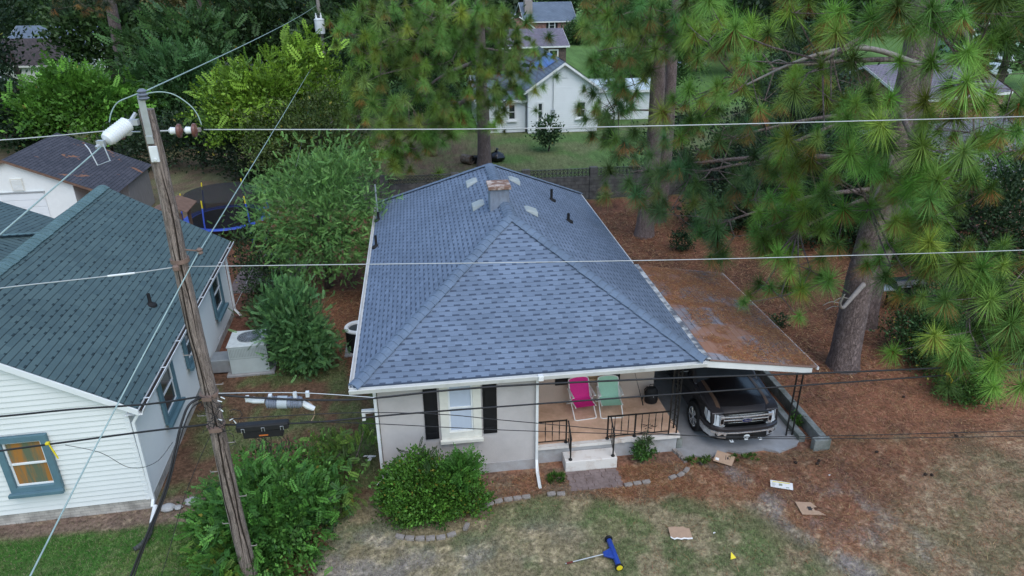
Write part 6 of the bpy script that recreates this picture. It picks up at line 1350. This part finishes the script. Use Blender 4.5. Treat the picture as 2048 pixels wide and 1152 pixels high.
pine((-29.5, 47), 20, .42, [(-27, 45, 4.6), (-28.5, 44, 4.2), (-26.5, 46, 4.4), (-30.5, 45, 7.5), (-25.5, 44.5, 3.6), (-31, 45, 9)], 'dark needled pine at the far left edge of the woods', per=9, sig=.8, R_=.55, seed=10, extra=14, green=(.03, .062, .034))

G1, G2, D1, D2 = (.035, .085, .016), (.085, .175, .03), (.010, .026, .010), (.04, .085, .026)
# broadleaf trees of the left woods
def tree(label, blobs, base, n_=(160, 36), size=.3, c=(D1, D2), seed=1, name='broadleaf_tree', tr=.18, proto='leaf', shell=.6, yellow=.006, spread=.3, group='trees of the back yards', sprays=0, spc=1.35):
    P = [leaves(blobs, n_[0], n_[1], size, c[0], c[1], seed, proto, spread, shell, yellow)]
    if sprays: P.append(leaves([(b[0], b[1], b[2]+b[5]*.45, b[3], b[4], b[5]*.75) for b in blobs], sprays, 5, size*3.2, c[0], tuple(x*spc for x in c[1]), seed+500, 'comp', .35, .8, 0))
    return woody(name, label, 'tree', base, P, (tr, max(b[2] for b in blobs)*.8), group, [b[:3] for b in blobs]*2)
tree('bright yellow green tree behind the garage and the utility pole', [(-8.6, 42.5, 3.9, 1.9, 1.7, 1.9), (-6.3, 43, 6.3, 1.3, 1.3, 1.5), (-7.6, 42.6, 5.7, 1.2, 1.2, 1.3), (-10.6, 42.8, 4.5, 1.3, 1.3, 1.4), (-9.6, 42.6, 5.6, .8, .8, 1.1), (-5.3, 43, 5.0, 1.2, 1.2, 1.6), (-11.6, 43, 3.4, .9, .9, 1.2)], (-8, 43), (380, 40), .2, ((.07, .15, .016), (.20, .33, .035)), 21, shell=.55, spread=.4, sprays=130)
tree('olive fine leaved tree between the bright tree and the wide pine', [(-5.4, 39.3, 3.6, 1.9, 1.6, 2.4), (-7.6, 40, 2.8, 1.9, 1.5, 2.0), (-4.2, 40.5, 2.6, 1.4, 1.3, 2.0)], (-5.6, 40), (280, 40), .16, ((.035, .06, .016), (.11, .155, .04)), 22, yellow=.02)
tree('lush mid green tree behind the garage roof at the left', [(-21.6, 51, 3.2, 1.6, 1.5, 1.5), (-23.8, 51.5, 3.9, 1.4, 1.4, 1.3), (-19.5, 51.5, 3.0, 1.4, 1.4, 1.5), (-22.6, 51, 4.6, .9, .9, .9), (-24.9, 51.4, 2.9, 1.2, 1.2, 1.4), (-20.4, 51, 2.0, 1.2, 1.1, 1.2)], (-21.5, 52), (260, 40), .28, ((.035, .105, .016), (.12, .27, .035)), 23, shell=.55, spread=.4, sprays=110)
tree('dark green tree behind the pole top', [(-16.8, 54, 3.8, 2.6, 2.2, 2.4), (-14.5, 53, 3.0, 2.2, 2, 2.2)], (-16, 55), (260, 36), .26, ((.018, .05, .016), (.055, .125, .036)), 24, sprays=90)
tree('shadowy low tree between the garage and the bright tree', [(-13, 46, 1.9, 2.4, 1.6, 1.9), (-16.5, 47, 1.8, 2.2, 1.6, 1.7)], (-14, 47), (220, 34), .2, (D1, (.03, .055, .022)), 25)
tree('deep green tree right of the white gabled house', [(-18.8, 59, 5.0, 2.8, 2.4, 2.6), (-16.2, 60, 6.0, 2.4, 2.2, 2.3)], (-18, 60), (260, 34), .3, ((.018, .05, .016), (.06, .12, .034)), 26, sprays=80)
tree('dark crowned tree at the left picture edge', [(-29.8, 55, 3.0, 2.0, 2.0, 2.0), (-26.4, 53, 1.9, 1.9, 1.8, 1.6)], (-28, 56), (240, 34), .28, (D1, (.028, .06, .022)), 27)
tree('tall dark tree in the upper left corner', [(-34, 63, 7.0, 2.6, 2.6, 3.4), (-36.5, 62, 6, 3, 2.8, 3.4)], (-32, 64), (260, 34), .34, (D1, (.03, .058, .024)), 28)
tree('dark tree left of the transformer pole', [(-13.8, 65, 7.5, 3.0, 2.6, 3.0), (-10.6, 64, 6.6, 2.6, 2.4, 3.0)], (-13, 66), (300, 34), .3, (D1, (.045, .09, .026)), 29, sprays=60)
tree('dark tree right of the transformer pole', [(-5.3, 62, 6.6, 2.6, 2.4, 3.2), (-4.6, 54, 4.2, 2.0, 1.8, 2.4)], (-5, 60), (280, 34), .28, (D1, (.045, .09, .028)), 30, sprays=60)
tree('yellow ochre tree behind the leftmost pine', [(-21, 76, 8.6, 3, 2.4, 2.6), (-17.5, 77, 8.4, 2.6, 2.4, 2.4)], (-20, 77), (200, 34), .34, ((.06, .06, .02), (.18, .14, .05)), 31)
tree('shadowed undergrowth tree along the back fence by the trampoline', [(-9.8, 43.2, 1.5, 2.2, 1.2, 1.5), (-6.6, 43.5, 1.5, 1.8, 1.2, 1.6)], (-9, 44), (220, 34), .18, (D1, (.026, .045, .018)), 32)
# crape myrtle: a sheaf of bare pale stems under the wide pine
cm = thing('crape_myrtle', (.8, 47.5, 0), 'many stemmed tree with bare tan stems on the leaf litter under the wide pine', 'tree')
mb = MB()
for i in range(9):
    a = i*.7; P = smooth_path([(.8+.2*math.cos(a), 47.5+.15*math.sin(a), 0), (.8+.5*math.cos(a), 47.5+.4*math.sin(a), 1.3), (.8+1.2*math.cos(a), 47.5+1.0*math.sin(a), 3.0)], 4); mb.tube(P, [.1-.007*k for k in range(len(P))], 7)
put(mb.build('stems', mat('tan smooth bark', (.32, .23, .16), .8, var=.3, stretch=(3, 3, .6)), None, smooth=True), cm)
V, F, C = leaves([(.8, 47.6, 4.0, 1.8, 1.6, 1.3)], 120, 30, .17, D1, G1, 33); npmesh('crown', V, F, M['leaf'], C, cm)
# trees right of the middle, dark evergreens between pines
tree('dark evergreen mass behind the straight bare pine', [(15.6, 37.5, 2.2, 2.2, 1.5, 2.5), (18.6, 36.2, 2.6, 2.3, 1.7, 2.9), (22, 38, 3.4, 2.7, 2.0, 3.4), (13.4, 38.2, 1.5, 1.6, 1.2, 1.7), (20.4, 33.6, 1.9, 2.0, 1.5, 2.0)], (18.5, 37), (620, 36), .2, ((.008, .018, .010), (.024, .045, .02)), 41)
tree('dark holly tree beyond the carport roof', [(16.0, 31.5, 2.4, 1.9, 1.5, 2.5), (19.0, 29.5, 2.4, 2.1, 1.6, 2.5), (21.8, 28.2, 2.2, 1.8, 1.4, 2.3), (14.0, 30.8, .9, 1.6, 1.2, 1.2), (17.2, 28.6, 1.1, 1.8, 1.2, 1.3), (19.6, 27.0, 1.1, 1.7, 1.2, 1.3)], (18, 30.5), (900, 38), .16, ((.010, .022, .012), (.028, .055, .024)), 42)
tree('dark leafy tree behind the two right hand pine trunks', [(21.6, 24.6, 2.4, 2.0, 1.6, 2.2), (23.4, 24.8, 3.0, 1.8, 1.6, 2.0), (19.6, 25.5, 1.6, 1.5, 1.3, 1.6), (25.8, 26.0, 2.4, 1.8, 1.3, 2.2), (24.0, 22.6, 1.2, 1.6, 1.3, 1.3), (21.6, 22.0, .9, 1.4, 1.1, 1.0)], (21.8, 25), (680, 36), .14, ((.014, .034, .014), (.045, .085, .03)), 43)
tree('dark tree above the right brick house', [(26, 47, 4.6, 2.8, 2.4, 3.4), (29, 52, 4.0, 2.8, 2.4, 3.2)], (27, 49), (260, 34), .26, (D1, (.036, .07, .026)), 44)
tree('green bushy tree on the distant lawn beside the straight pine', [(20.2, 71, 1.6, 2.0, 1.8, 1.8), (22.5, 73, 2.4, 2.2, 2, 2.4), (24.2, 68, 3.4, 2.6, 2.4, 2.6)], (21.5, 72), (220, 34), .3, ((.02, .05, .016), (.06, .13, .03)), 45)
tree('round green shrub tree beside the distant brick house corner', [(26.6, 118, 1.5, 2.0, 1.8, 1.8)], (26.6, 118), (120, 30), .4, ((.02, .05, .018), (.07, .14, .04)), 46)
tree('yellow leaved tree right of the distant brick house', [(31, 122, 5.2, 2.2, 2, 3)], (31, 122), (110, 26), .45, ((.1, .1, .03), (.26, .2, .06)), 47)
for i, (x, y) in enumerate(((33.5, 112), (35, 110), (36.6, 108), (27.8, 104.5))):
    tree(['slim pointed evergreen first behind the board fence', 'slim pointed evergreen second behind the board fence', 'slim pointed evergreen third behind the board fence', 'single slim pointed evergreen on the distant lawn'][i], [(x, y, 1.6, .6, .6, 1.9)], (x, y), (60, 26), .26, ((.016, .045, .014), (.045, .1, .026)), 48+i, 'conifer_tree', .1)
# woods closing the horizon: copies of four trees
protos = []
for i, (c1, c2) in enumerate(((D1, (.035, .065, .022)), ((.02, .045, .015), (.06, .11, .03)), ((.016, .032, .014), (.045, .075, .03)), ((.05, .055, .02), (.14, .13, .05)))):
    b = [(0, 0, 7, 3.2, 3.0, 4.2), (1.8, .5, 5, 2.4, 2.2, 3), (-1.7, -.4, 5.4, 2.4, 2.2, 3.2)]
    protos.append(tree('', b, (0, 0), (200, 26), .5, (c1, c2), 60+i, 'broadleaf_tree', .25, group='woods along the horizon'))
FR_ = [(-47, 74), (-31, 80), (-50, 80), (-60, 118), (-44, 112), (-44, 66), (-28, 88), (-20, 92), (-13, 84), (-8, 96), (-2, 88), (3, 74), (4, 100), (-3, 72), (8, 120), (-14, 112), (-26, 120), (14, 150), (22, 158), (30, 150), (38, 140), (36, 126), (44, 118), (46, 104), (42, 92), (50, 84), (40, 76), (56, 110), (62, 130), (70, 120), (84, 122), (96, 116), (58, 66), (90, 140), (6, 160), (-6, 150), (-36, 140), (-66, 140), (50, 150), (74, 150), (33, 84), (1, 62), (2, 66)]
used = set()
for i, (x, y) in enumerate(FR_):
    k = i % 4 if x < 20 or i % 3 == 0 else i % 3
    if k == 3 and i % 8: k = 0
    s_ = random.uniform(.95, 1.5); nm = ['dark green', 'fresh green', 'dull grey green', 'ochre tinged'][k]
    o2 = protos[k] if k not in used else copy_tree(protos[k], (x, y, 0), random.uniform(0, 6.28), s_)
    if k not in used: used.add(k); o2.location = (x, y, 0); o2.scale = (s_,)*3
    o2['label'] = nm + ' tree of the woods closing the view far behind the houses'
for k in range(4):
    if k not in used: protos[k].location = (-20, 130+k*5, 0); protos[k]['label'] = 'distant tree of the woods closing the view'
# feathery trees of the side yard
FC = ((.05, .13, .036), (.19, .36, .09))
t = woody('feathery_tree', 'broad feathery green tree overhanging the left edge of the blue grey roof', 'tree', (-4.0, 26.5), [leaves([(-3.6, 26.6, 3.5, 1.9, 1.5, 1.9), (-5.0, 27.0, 3.0, 1.6, 1.4, 1.7), (-3.3, 26.2, 4.4, 1.3, 1.2, 1.2), (-2.9, 25.6, 2.2, 1.0, 1.2, 1.2), (-4.6, 26.0, 1.8, 1.2, 1.0, 1.2)], 560, 20, .22, FC[0], FC[1], 71, 'feather', .34, .6, 0, upb=.15)], (.14, 3), None, [(-3.6, 26.6, 3.6), (-5, 27, 3.2), (-3.2, 26, 4.4), (-2.8, 26, 2.6)])
t = woody('feathery_shrub', 'upright feathery shrub beside the square air conditioner', 'shrub', (-4.25, 20.4), [leaves([(-4.3, 20.4, 1.5, .85, .75, 1.15), (-4.0, 20.2, .8, .9, .7, .8), (-4.4, 20.6, 2.2, .55, .5, .7)], 340, 14, .24, (.036, .10, .04), (.14, .29, .09), 72, 'feather', .32, .55, 0, upb=.7), leaves([(-4.2, 20.1, .7, .85, .6, .7)], 60, 24, .09, (.03, .08, .018), (.09, .18, .04), 73)], None, None, [(-4.3, 20.4, 1.9), (-4, 20.2, 1.5), (-4.6, 20.5, 1.6)])
t = woody('feathery_shrub', 'dark leafy shrub along the cream house back corner', 'shrub', (-6.3, 25.8), [leaves([(-6.4, 25.9, .9, .8, .9, .9), (-6.0, 24.6, .6, .5, .6, .6), (-6.7, 27.2, 1.3, .8, .7, 1.1)], 180, 26, .11, (.014, .035, .016), (.05, .09, .03), 74)], None, None, [(-6.4, 25.9, 1.3)])
t = woody('feathery_shrub', 'low arching green shrub left of the upright feathery one', 'shrub', (-5.6, 23.2), [leaves([(-5.5, 23.2, .5, .8, .6, .5)], 100, 12, .22, (.03, .065, .024), (.09, .15, .05), 75, 'feather', .3, .5)], None, None, [(-5.5, 23.2, .8)])
# front bush with a palmate sucker growing out of it
woody('front_bush', 'big rounded green bush in front of the stucco wall by the corner downspout', 'bush', (-.35, 13.1), [leaves([(-.35, 13.1, .55, 1.05, .68, .72), (.25, 13.15, .6, .55, .5, .62), (-.95, 13.05, .5, .5, .5, .6), (-.55, 13.4, .95, .6, .4, .5), (-.35, 12.75, .3, .8, .35, .35), (.55, 13.25, .9, .35, .3, .4), (-1.15, 13.3, .8, .3, .3, .35), (.75, 12.9, .35, .35, .3, .35)], 700, 34, .075, (.03, .085, .014), (.11, .25, .034), 81, 'leaf', .2, .6, .03, yc=(.22, .2, .03)), leaves([(.45, 13.1, 1.08, .3, .25, .22)], 40, 4, .26, (.04, .12, .02), (.08, .2, .035), 82, 'comp', .35, .3), leaves([(-.45, 13.35, 1.36, .3, .15, .2)], 12, 2, .2, (.03, .06, .02), (.05, .09, .03), 83, 'comp', .5, .3)], None, None, [(-.4, 13.2, .9), (.2, 13.1, .9), (-.8, 13.1, .7), (-.1, 13.3, 1.1)])
# vines and suckers round the pole
woody('vine_thicket', 'dense vine thicket swallowing the foot of the utility pole', 'vines', (-4.1, 12.4), [leaves([(-4.2, 12.6, .6, 1.0, .9, .75), (-3.4, 12.9, .55, .9, .8, .6), (-4.9, 13.2, .4, .7, .6, .5), (-3.5, 11.9, .4, .7, .8, .5), (-4.3, 11.6, .7, .6, .7, .75), (-3.0, 13.6, .5, .7, .55, .45), (-4.2, 13.8, .55, .8, .6, .6)], 620, 6, .22, (.025, .085, .02), (.10, .25, .04), 91, 'comp', .4, .5, 0, upb=.0), leaves([(-3.9, 12.5, .35, 1.4, 1.2, .45)], 160, 20, .1, (.012, .04, .012), (.04, .1, .02), 92), leaves([(-4.1, 12.7, .8, 1.2, 1.0, .5), (-3.3, 13.3, .8, .9, .8, .45), (-4.9, 13.4, .55, .7, .6, .45), (-3.2, 14.6, .5, .8, .7, .45), (-4.4, 14.9, .4, .7, .6, .4), (-3.4, 11.6, .6, .7, .7, .45)], 420, 16, .1, (.03, .09, .02), (.13, .29, .05), 191, 'leaf', .35, .5, .01)], None, None, [(-4.2, 12.6, 1.1), (-3.4, 12.9, 1), (-3.6, 11.9, .8), (-4.6, 13.3, .8)])
woody('vine_shoot', 'bright yellow green shoots left of the pole foot', 'vines', (-4.75, 11.9), [leaves([(-4.75, 11.9, .4, .45, .6, .4), (-4.5, 11.2, .6, .4, .5, .4)], 70, 6, .2, (.06, .13, .02), (.17, .25, .04), 93, 'comp', .35, .4)], None, None, [(-4.7, 11.9, .6)])
woody('vine_shoot', 'light green sprays reaching over the side grass toward the corner downspout', 'vines', (-2.5, 14.3), [leaves([(-2.6, 14.6, .6, .6, .7, .4), (-1.8, 14.5, 1.3, .4, .3, .3), (-2.3, 13.3, .5, .35, .35, .3)], 80, 5, .2, (.04, .10, .02), (.13, .21, .035), 94, 'comp', .45, .4)], None, None, [(-2.4, 14.4, .9), (-1.8, 14.5, 1.4), (-2.3, 13.3, .6)])
woody('vine_shoot', 'brown withered growth among the vines right of the pole', 'vines', (-3.0, 12.0), [leaves([(-2.95, 12.1, .3, .35, .3, .2), (-3.1, 11.3, .4, .3, .3, .25)], 40, 14, .1, (.08, .05, .03), (.18, .09, .04), 95)], None, None, [(-3, 12, .4)])
woody('young_plant', 'leafy young plant growing against the porch base right of the step', 'plant', (5.2, 14.15), [leaves([(5.2, 14.15, .32, .25, .18, .3)], 70, 16, .07, (.03, .085, .02), (.09, .2, .04), 96), leaves([(5.2, 14.15, .66, .12, .1, .12)], 12, 3, .12, (.04, .06, .03), (.07, .1, .04), 97, 'comp')], None, None, [(5.2, 14.15, .6), (5.1, 14.1, .4)])
woody('weed', 'small green weed between the carport curb and the retaining wall', 'plant', (9.86, 15.0), [leaves([(9.86, 15.05, .16, .1, .18, .14)], 24, 10, .08, (.04, .1, .02), (.1, .2, .04), 98)], None, None, [(9.86, 15, .2)])
woody('weed', 'low grass clump between the downspout foot and the step', 'plant', (2.85, 13.72), [leaves([(2.85, 13.72, .05, .22, .16, .07)], 40, 12, .1, (.04, .1, .02), (.09, .18, .03), 99, 'narrow', upb=1.5, zmin=.0)], None, None, [(2.85, 13.7, .1)])
woody('weed', 'low grass clump under the young porch plant by the driveway', 'plant', (6.55, 13.9), [leaves([(6.6, 13.9, .04, .4, .15, .06), (7.7, 13.85, .04, .4, .14, .06)], 70, 12, .09, (.045, .10, .02), (.1, .17, .035), 100, 'narrow', upb=1.5, zmin=.0)], None, None, [(6.55, 13.9, .1)])
# shrubs at the right
woody('holly_bush', 'big dark green bush right of the nearest pine trunk', 'bush', (16.0, 18.0), [leaves([(15.7, 18.0, .9, 1.0, .9, .95), (16.6, 18.4, 1.2, .9, .8, 1.0), (15.6, 17.2, .6, .8, .7, .65)], 420, 30, .1, (.016, .045, .016), (.055, .115, .035), 101, yellow=.02)], None, None, [(15.8, 18, 1.4), (16.6, 18.3, 1.6)])
woody('holly_bush', 'low round green bush below the yellow cable marker', 'bush', (15.3, 15.6), [leaves([(15.3, 15.6, .5, .7, .6, .6), (15.9, 15.9, .4, .5, .5, .5)], 220, 30, .08, (.025, .07, .016), (.08, .165, .03), 102)], None, None, [(15.3, 15.6, .8)])
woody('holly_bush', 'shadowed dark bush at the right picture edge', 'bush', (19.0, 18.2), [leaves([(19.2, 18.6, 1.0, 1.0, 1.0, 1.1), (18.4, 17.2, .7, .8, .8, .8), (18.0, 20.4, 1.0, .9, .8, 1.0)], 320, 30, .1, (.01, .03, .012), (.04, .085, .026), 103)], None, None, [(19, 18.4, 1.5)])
woody('magnolia_sapling', 'small glossy leaved tree on the lawn in front of the white gabled house', 'tree', (8.75, 47.6), [leaves([(8.75, 47.6, 1.5, .85, .8, .75), (8.6, 47.5, .9, .6, .6, .5)], 80, 14, .2, (.02, .05, .02), (.06, .115, .045), 104)], (.05, 1.3), None, [(8.4, 47.6, 1.6), (9.1, 47.6, 1.6), (8.7, 47.3, 1.9)])
woody('yard_shrub', 'small dark shrub on the straw right of the straight bare pine trunk', 'shrub', (11.3, 28.2), [leaves([(11.3, 28.2, .4, .4, .4, .4)], 60, 18, .1, (.014, .035, .016), (.04, .075, .03), 105)], None, None, [(11.3, 28.2, .5)])
woody('yard_shrub', 'sparse seedling on the straw left of the nearest pine trunk', 'shrub', (11.9, 20.5), [leaves([(11.9, 20.5, .3, .35, .3, .3)], 34, 12, .1, (.02, .045, .02), (.055, .09, .035), 106)], None, None, [(11.9, 20.5, .4)])
# dead limbs
for P, lab in (([(12.6, 17.3, 3.1), (12.0, 16.9, 2.85), (11.6, 16.6, 2.75), (11.35, 16.4, 3.0), (11.4, 16.35, 3.3)], 'curved bare dead branch on the nearest pine trunk'), ([(12.6, 17.0, 9.3), (11.0, 16.6, 9.75), (9.8, 16.4, 9.75), (8.7, 16.2, 9.5), (7.6, 16.0, 9.1)], 'long pale dead limb reaching left between the pine tufts')):
    mb = MB().tube(smooth_path(P, 5), [.07*(1-.8*i/((len(P)-1)*5))+.008 for i in range((len(P)-1)*5+1)], 7)
    for k in range(1, len(P)-1): q = Vector(P[k]); mb.tube(smooth_path([q, q+Vector((-.35, -.1, .12)), q+Vector((-.6, -.15, .05))], 3), .012, 5)
    tag(mb.build('dead_branch', M['deadwood'], smooth=True), lab, 'branch', 'dead pine branches')

# ---- grass blades, fallen needles: uncountable
def scatter_flat(n_, x0, x1, y0, y1, keep, L, w_, tilt, colf, z0=0.0, seed=1):
    g_ = np.random.default_rng(seed); x = x0+(x1-x0)*g_.random(n_); y = y0+(y1-y0)*g_.random(n_); k = keep(x, y, g_); x, y = x[k], y[k]; n_ = len(x)
    a = g_.random(n_)*6.283; tl_ = tilt[0]+(tilt[1]-tilt[0])*g_.random(n_); l_ = L*(.5+.8*g_.random(n_)); d = np.stack([np.cos(a)*np.cos(tl_), np.sin(a)*np.cos(tl_), np.sin(tl_)], 1); s_ = np.stack([-np.sin(a), np.cos(a), 0*a], 1)*w_
    b = np.stack([x, y, np.zeros(n_)+z0], 1); V = np.stack([b-s_, b+s_, b+d*l_[:, None]], 1).reshape(-1, 3); C = colf(x, y, g_); return V, np.arange(3*n_).reshape(-1, 3), np.repeat(C, 3, 0)
free = lambda x, y: ~((x > -1.45) & (x < 6.25) & (y > 14.0)) & ~((x > 6.0) & (x < 10.2) & (y > 14.0) & (y < 20.4)) & ~((x < -6.7) & (y > 14.05) & (y < 25)) & ~((x > 3.1) & (x < 4.5) & (y > 13.25))
def grass_keep(x, y, g_):
    c = ground_colour(x, y); gr_ = c[:, 1]/(c[:, 0]+1e-3); return free(x, y) & (g_.random(len(x)) < np.clip((gr_-.58)*2.4, .1, 1))
def grass_col(x, y, g_):
    c = ground_colour(x, y); k = g_.random((len(x), 1)); t_ = (g_.random((len(x), 1)) < .3); return np.where(t_, np.array([.30, .25, .15])*(.5+.8*k), c*(.5+1.25*k)*np.array([1.0, 1.08, .9]))
V, F, C = merge([scatter_flat(260000, -10.5, 15, 8.8, 14.6, grass_keep, .06, .0042, (.15, 1.3), grass_col, 0, 201), scatter_flat(26000, -7, -1.4, 13.5, 20, grass_keep, .07, .005, (.3, 1.4), grass_col, 0, 202), scatter_flat(34000, -10.5, -4.4, 9, 13.6, lambda x, y, g_: free(x, y) & (y < 13.45) & (x < -4.6), .06, .0045, (.5, 1.45), lambda x, y, g_: np.array([.055, .135, .026])*(.6+.9*g_.random((len(x), 1))), 0, 203)])
o2 = npmesh('grass', V, F, M['blade'], C); tag(o2, 'thin short grass of the front and side lawns', 'grass', kind='stuff')
def straw_keep(x, y, g_):
    c = ground_colour(x, y); return free(x, y) & (g_.random(len(x)) < np.clip((c[:, 0]/(c[:, 1]+1e-3)-1.15)*1.6, .03, 1))
straw_col = lambda x, y, g_: np.where(g_.random((len(x), 1)) < .22, np.array([.46, .28, .16]), np.array([.30, .135, .07]))*(.25+1.3*g_.random((len(x), 1)))*np.concatenate([np.ones((len(x), 1)), .85+.4*g_.random((len(x), 1)), np.ones((len(x), 1))], 1)
V, F, C = merge([scatter_flat(90000, 4, 20, 9, 17, straw_keep, .17, .0045, (0, .25), straw_col, .012, 211), scatter_flat(60000, 6.4, 20, 17, 34, straw_keep, .22, .009, (0, .3), straw_col, .012, 212), scatter_flat(10000, -1.3, 6.2, 12.6, 14.2, straw_keep, .15, .0045, (0, .25), straw_col, .012, 213), scatter_flat(9000, -4, -1.4, 19.5, 26, straw_keep, .2, .008, (0, .3), straw_col, .012, 214)])
o2 = npmesh('pine_straw', V, F, M['blade'], C); tag(o2, 'reddish brown fallen pine needles around the house and under the pines', 'pine straw', kind='stuff')
def roof_keep(x, y, g_): return fbm(x*1.1+4, y*1.1, 4, 55)+.25*sstep(7.5, 9.2, x)-.1*sstep(7.4, 6.6, x) > .46+.16*g_.random(len(x))
V, F, C = scatter_flat(24000, X1+.16, CX1-.02, CY0+.02, CY1-.05, roof_keep, .16, .0045, (0, .12), lambda x, y, g_: straw_col(x, y, g_)*np.array([1.45, 1.3, 1.1]), 0, 221)
V[:, 2] += CZ0+(V[:, 0]-X1-.14)*cs+.006
o2 = npmesh('fallen_needles', V, F, M['blade'], C); tag(o2, 'rust brown pine needles lying on the carport roof', 'pine straw', kind='stuff')
for i in range(9):
    x, y = ((9.5, 13.4), (9.65, 13.42), (9.0, 13.5), (11.3, 13.6), (12.0, 12.6), (12.12, 12.55), (13.8, 13.9), (13.6, 15.9), (11.8, 24.5))[i]
    if i == 0:
        mb = MB().lathe([(0, -.05), (.035, -.03), (.042, 0), (.03, .04), (0, .07)], (0, 0, 0), (1, 0, .2), 9); pcn = mb.build('pine_cone', mat('brown cone scales', (.05, .032, .024), .9, var=.5, scale=30, bump=.6), smooth='auto'); o2 = pcn
    else: o2 = pcn.copy(); col.objects.link(o2)
    o2.location = (x+random.uniform(-.05, .05), y+random.uniform(-.05, .05), .045); o2.rotation_euler = (0, 0, random.uniform(0, 6)); o2.scale = (.95,)*3
    tag(o2, 'dark brown pine cone lying on the reddish needles right of the driveway' if i != 8 else 'dark brown pine cone on the straw behind the carport roof', 'pine cone', 'pine cones on the straw')
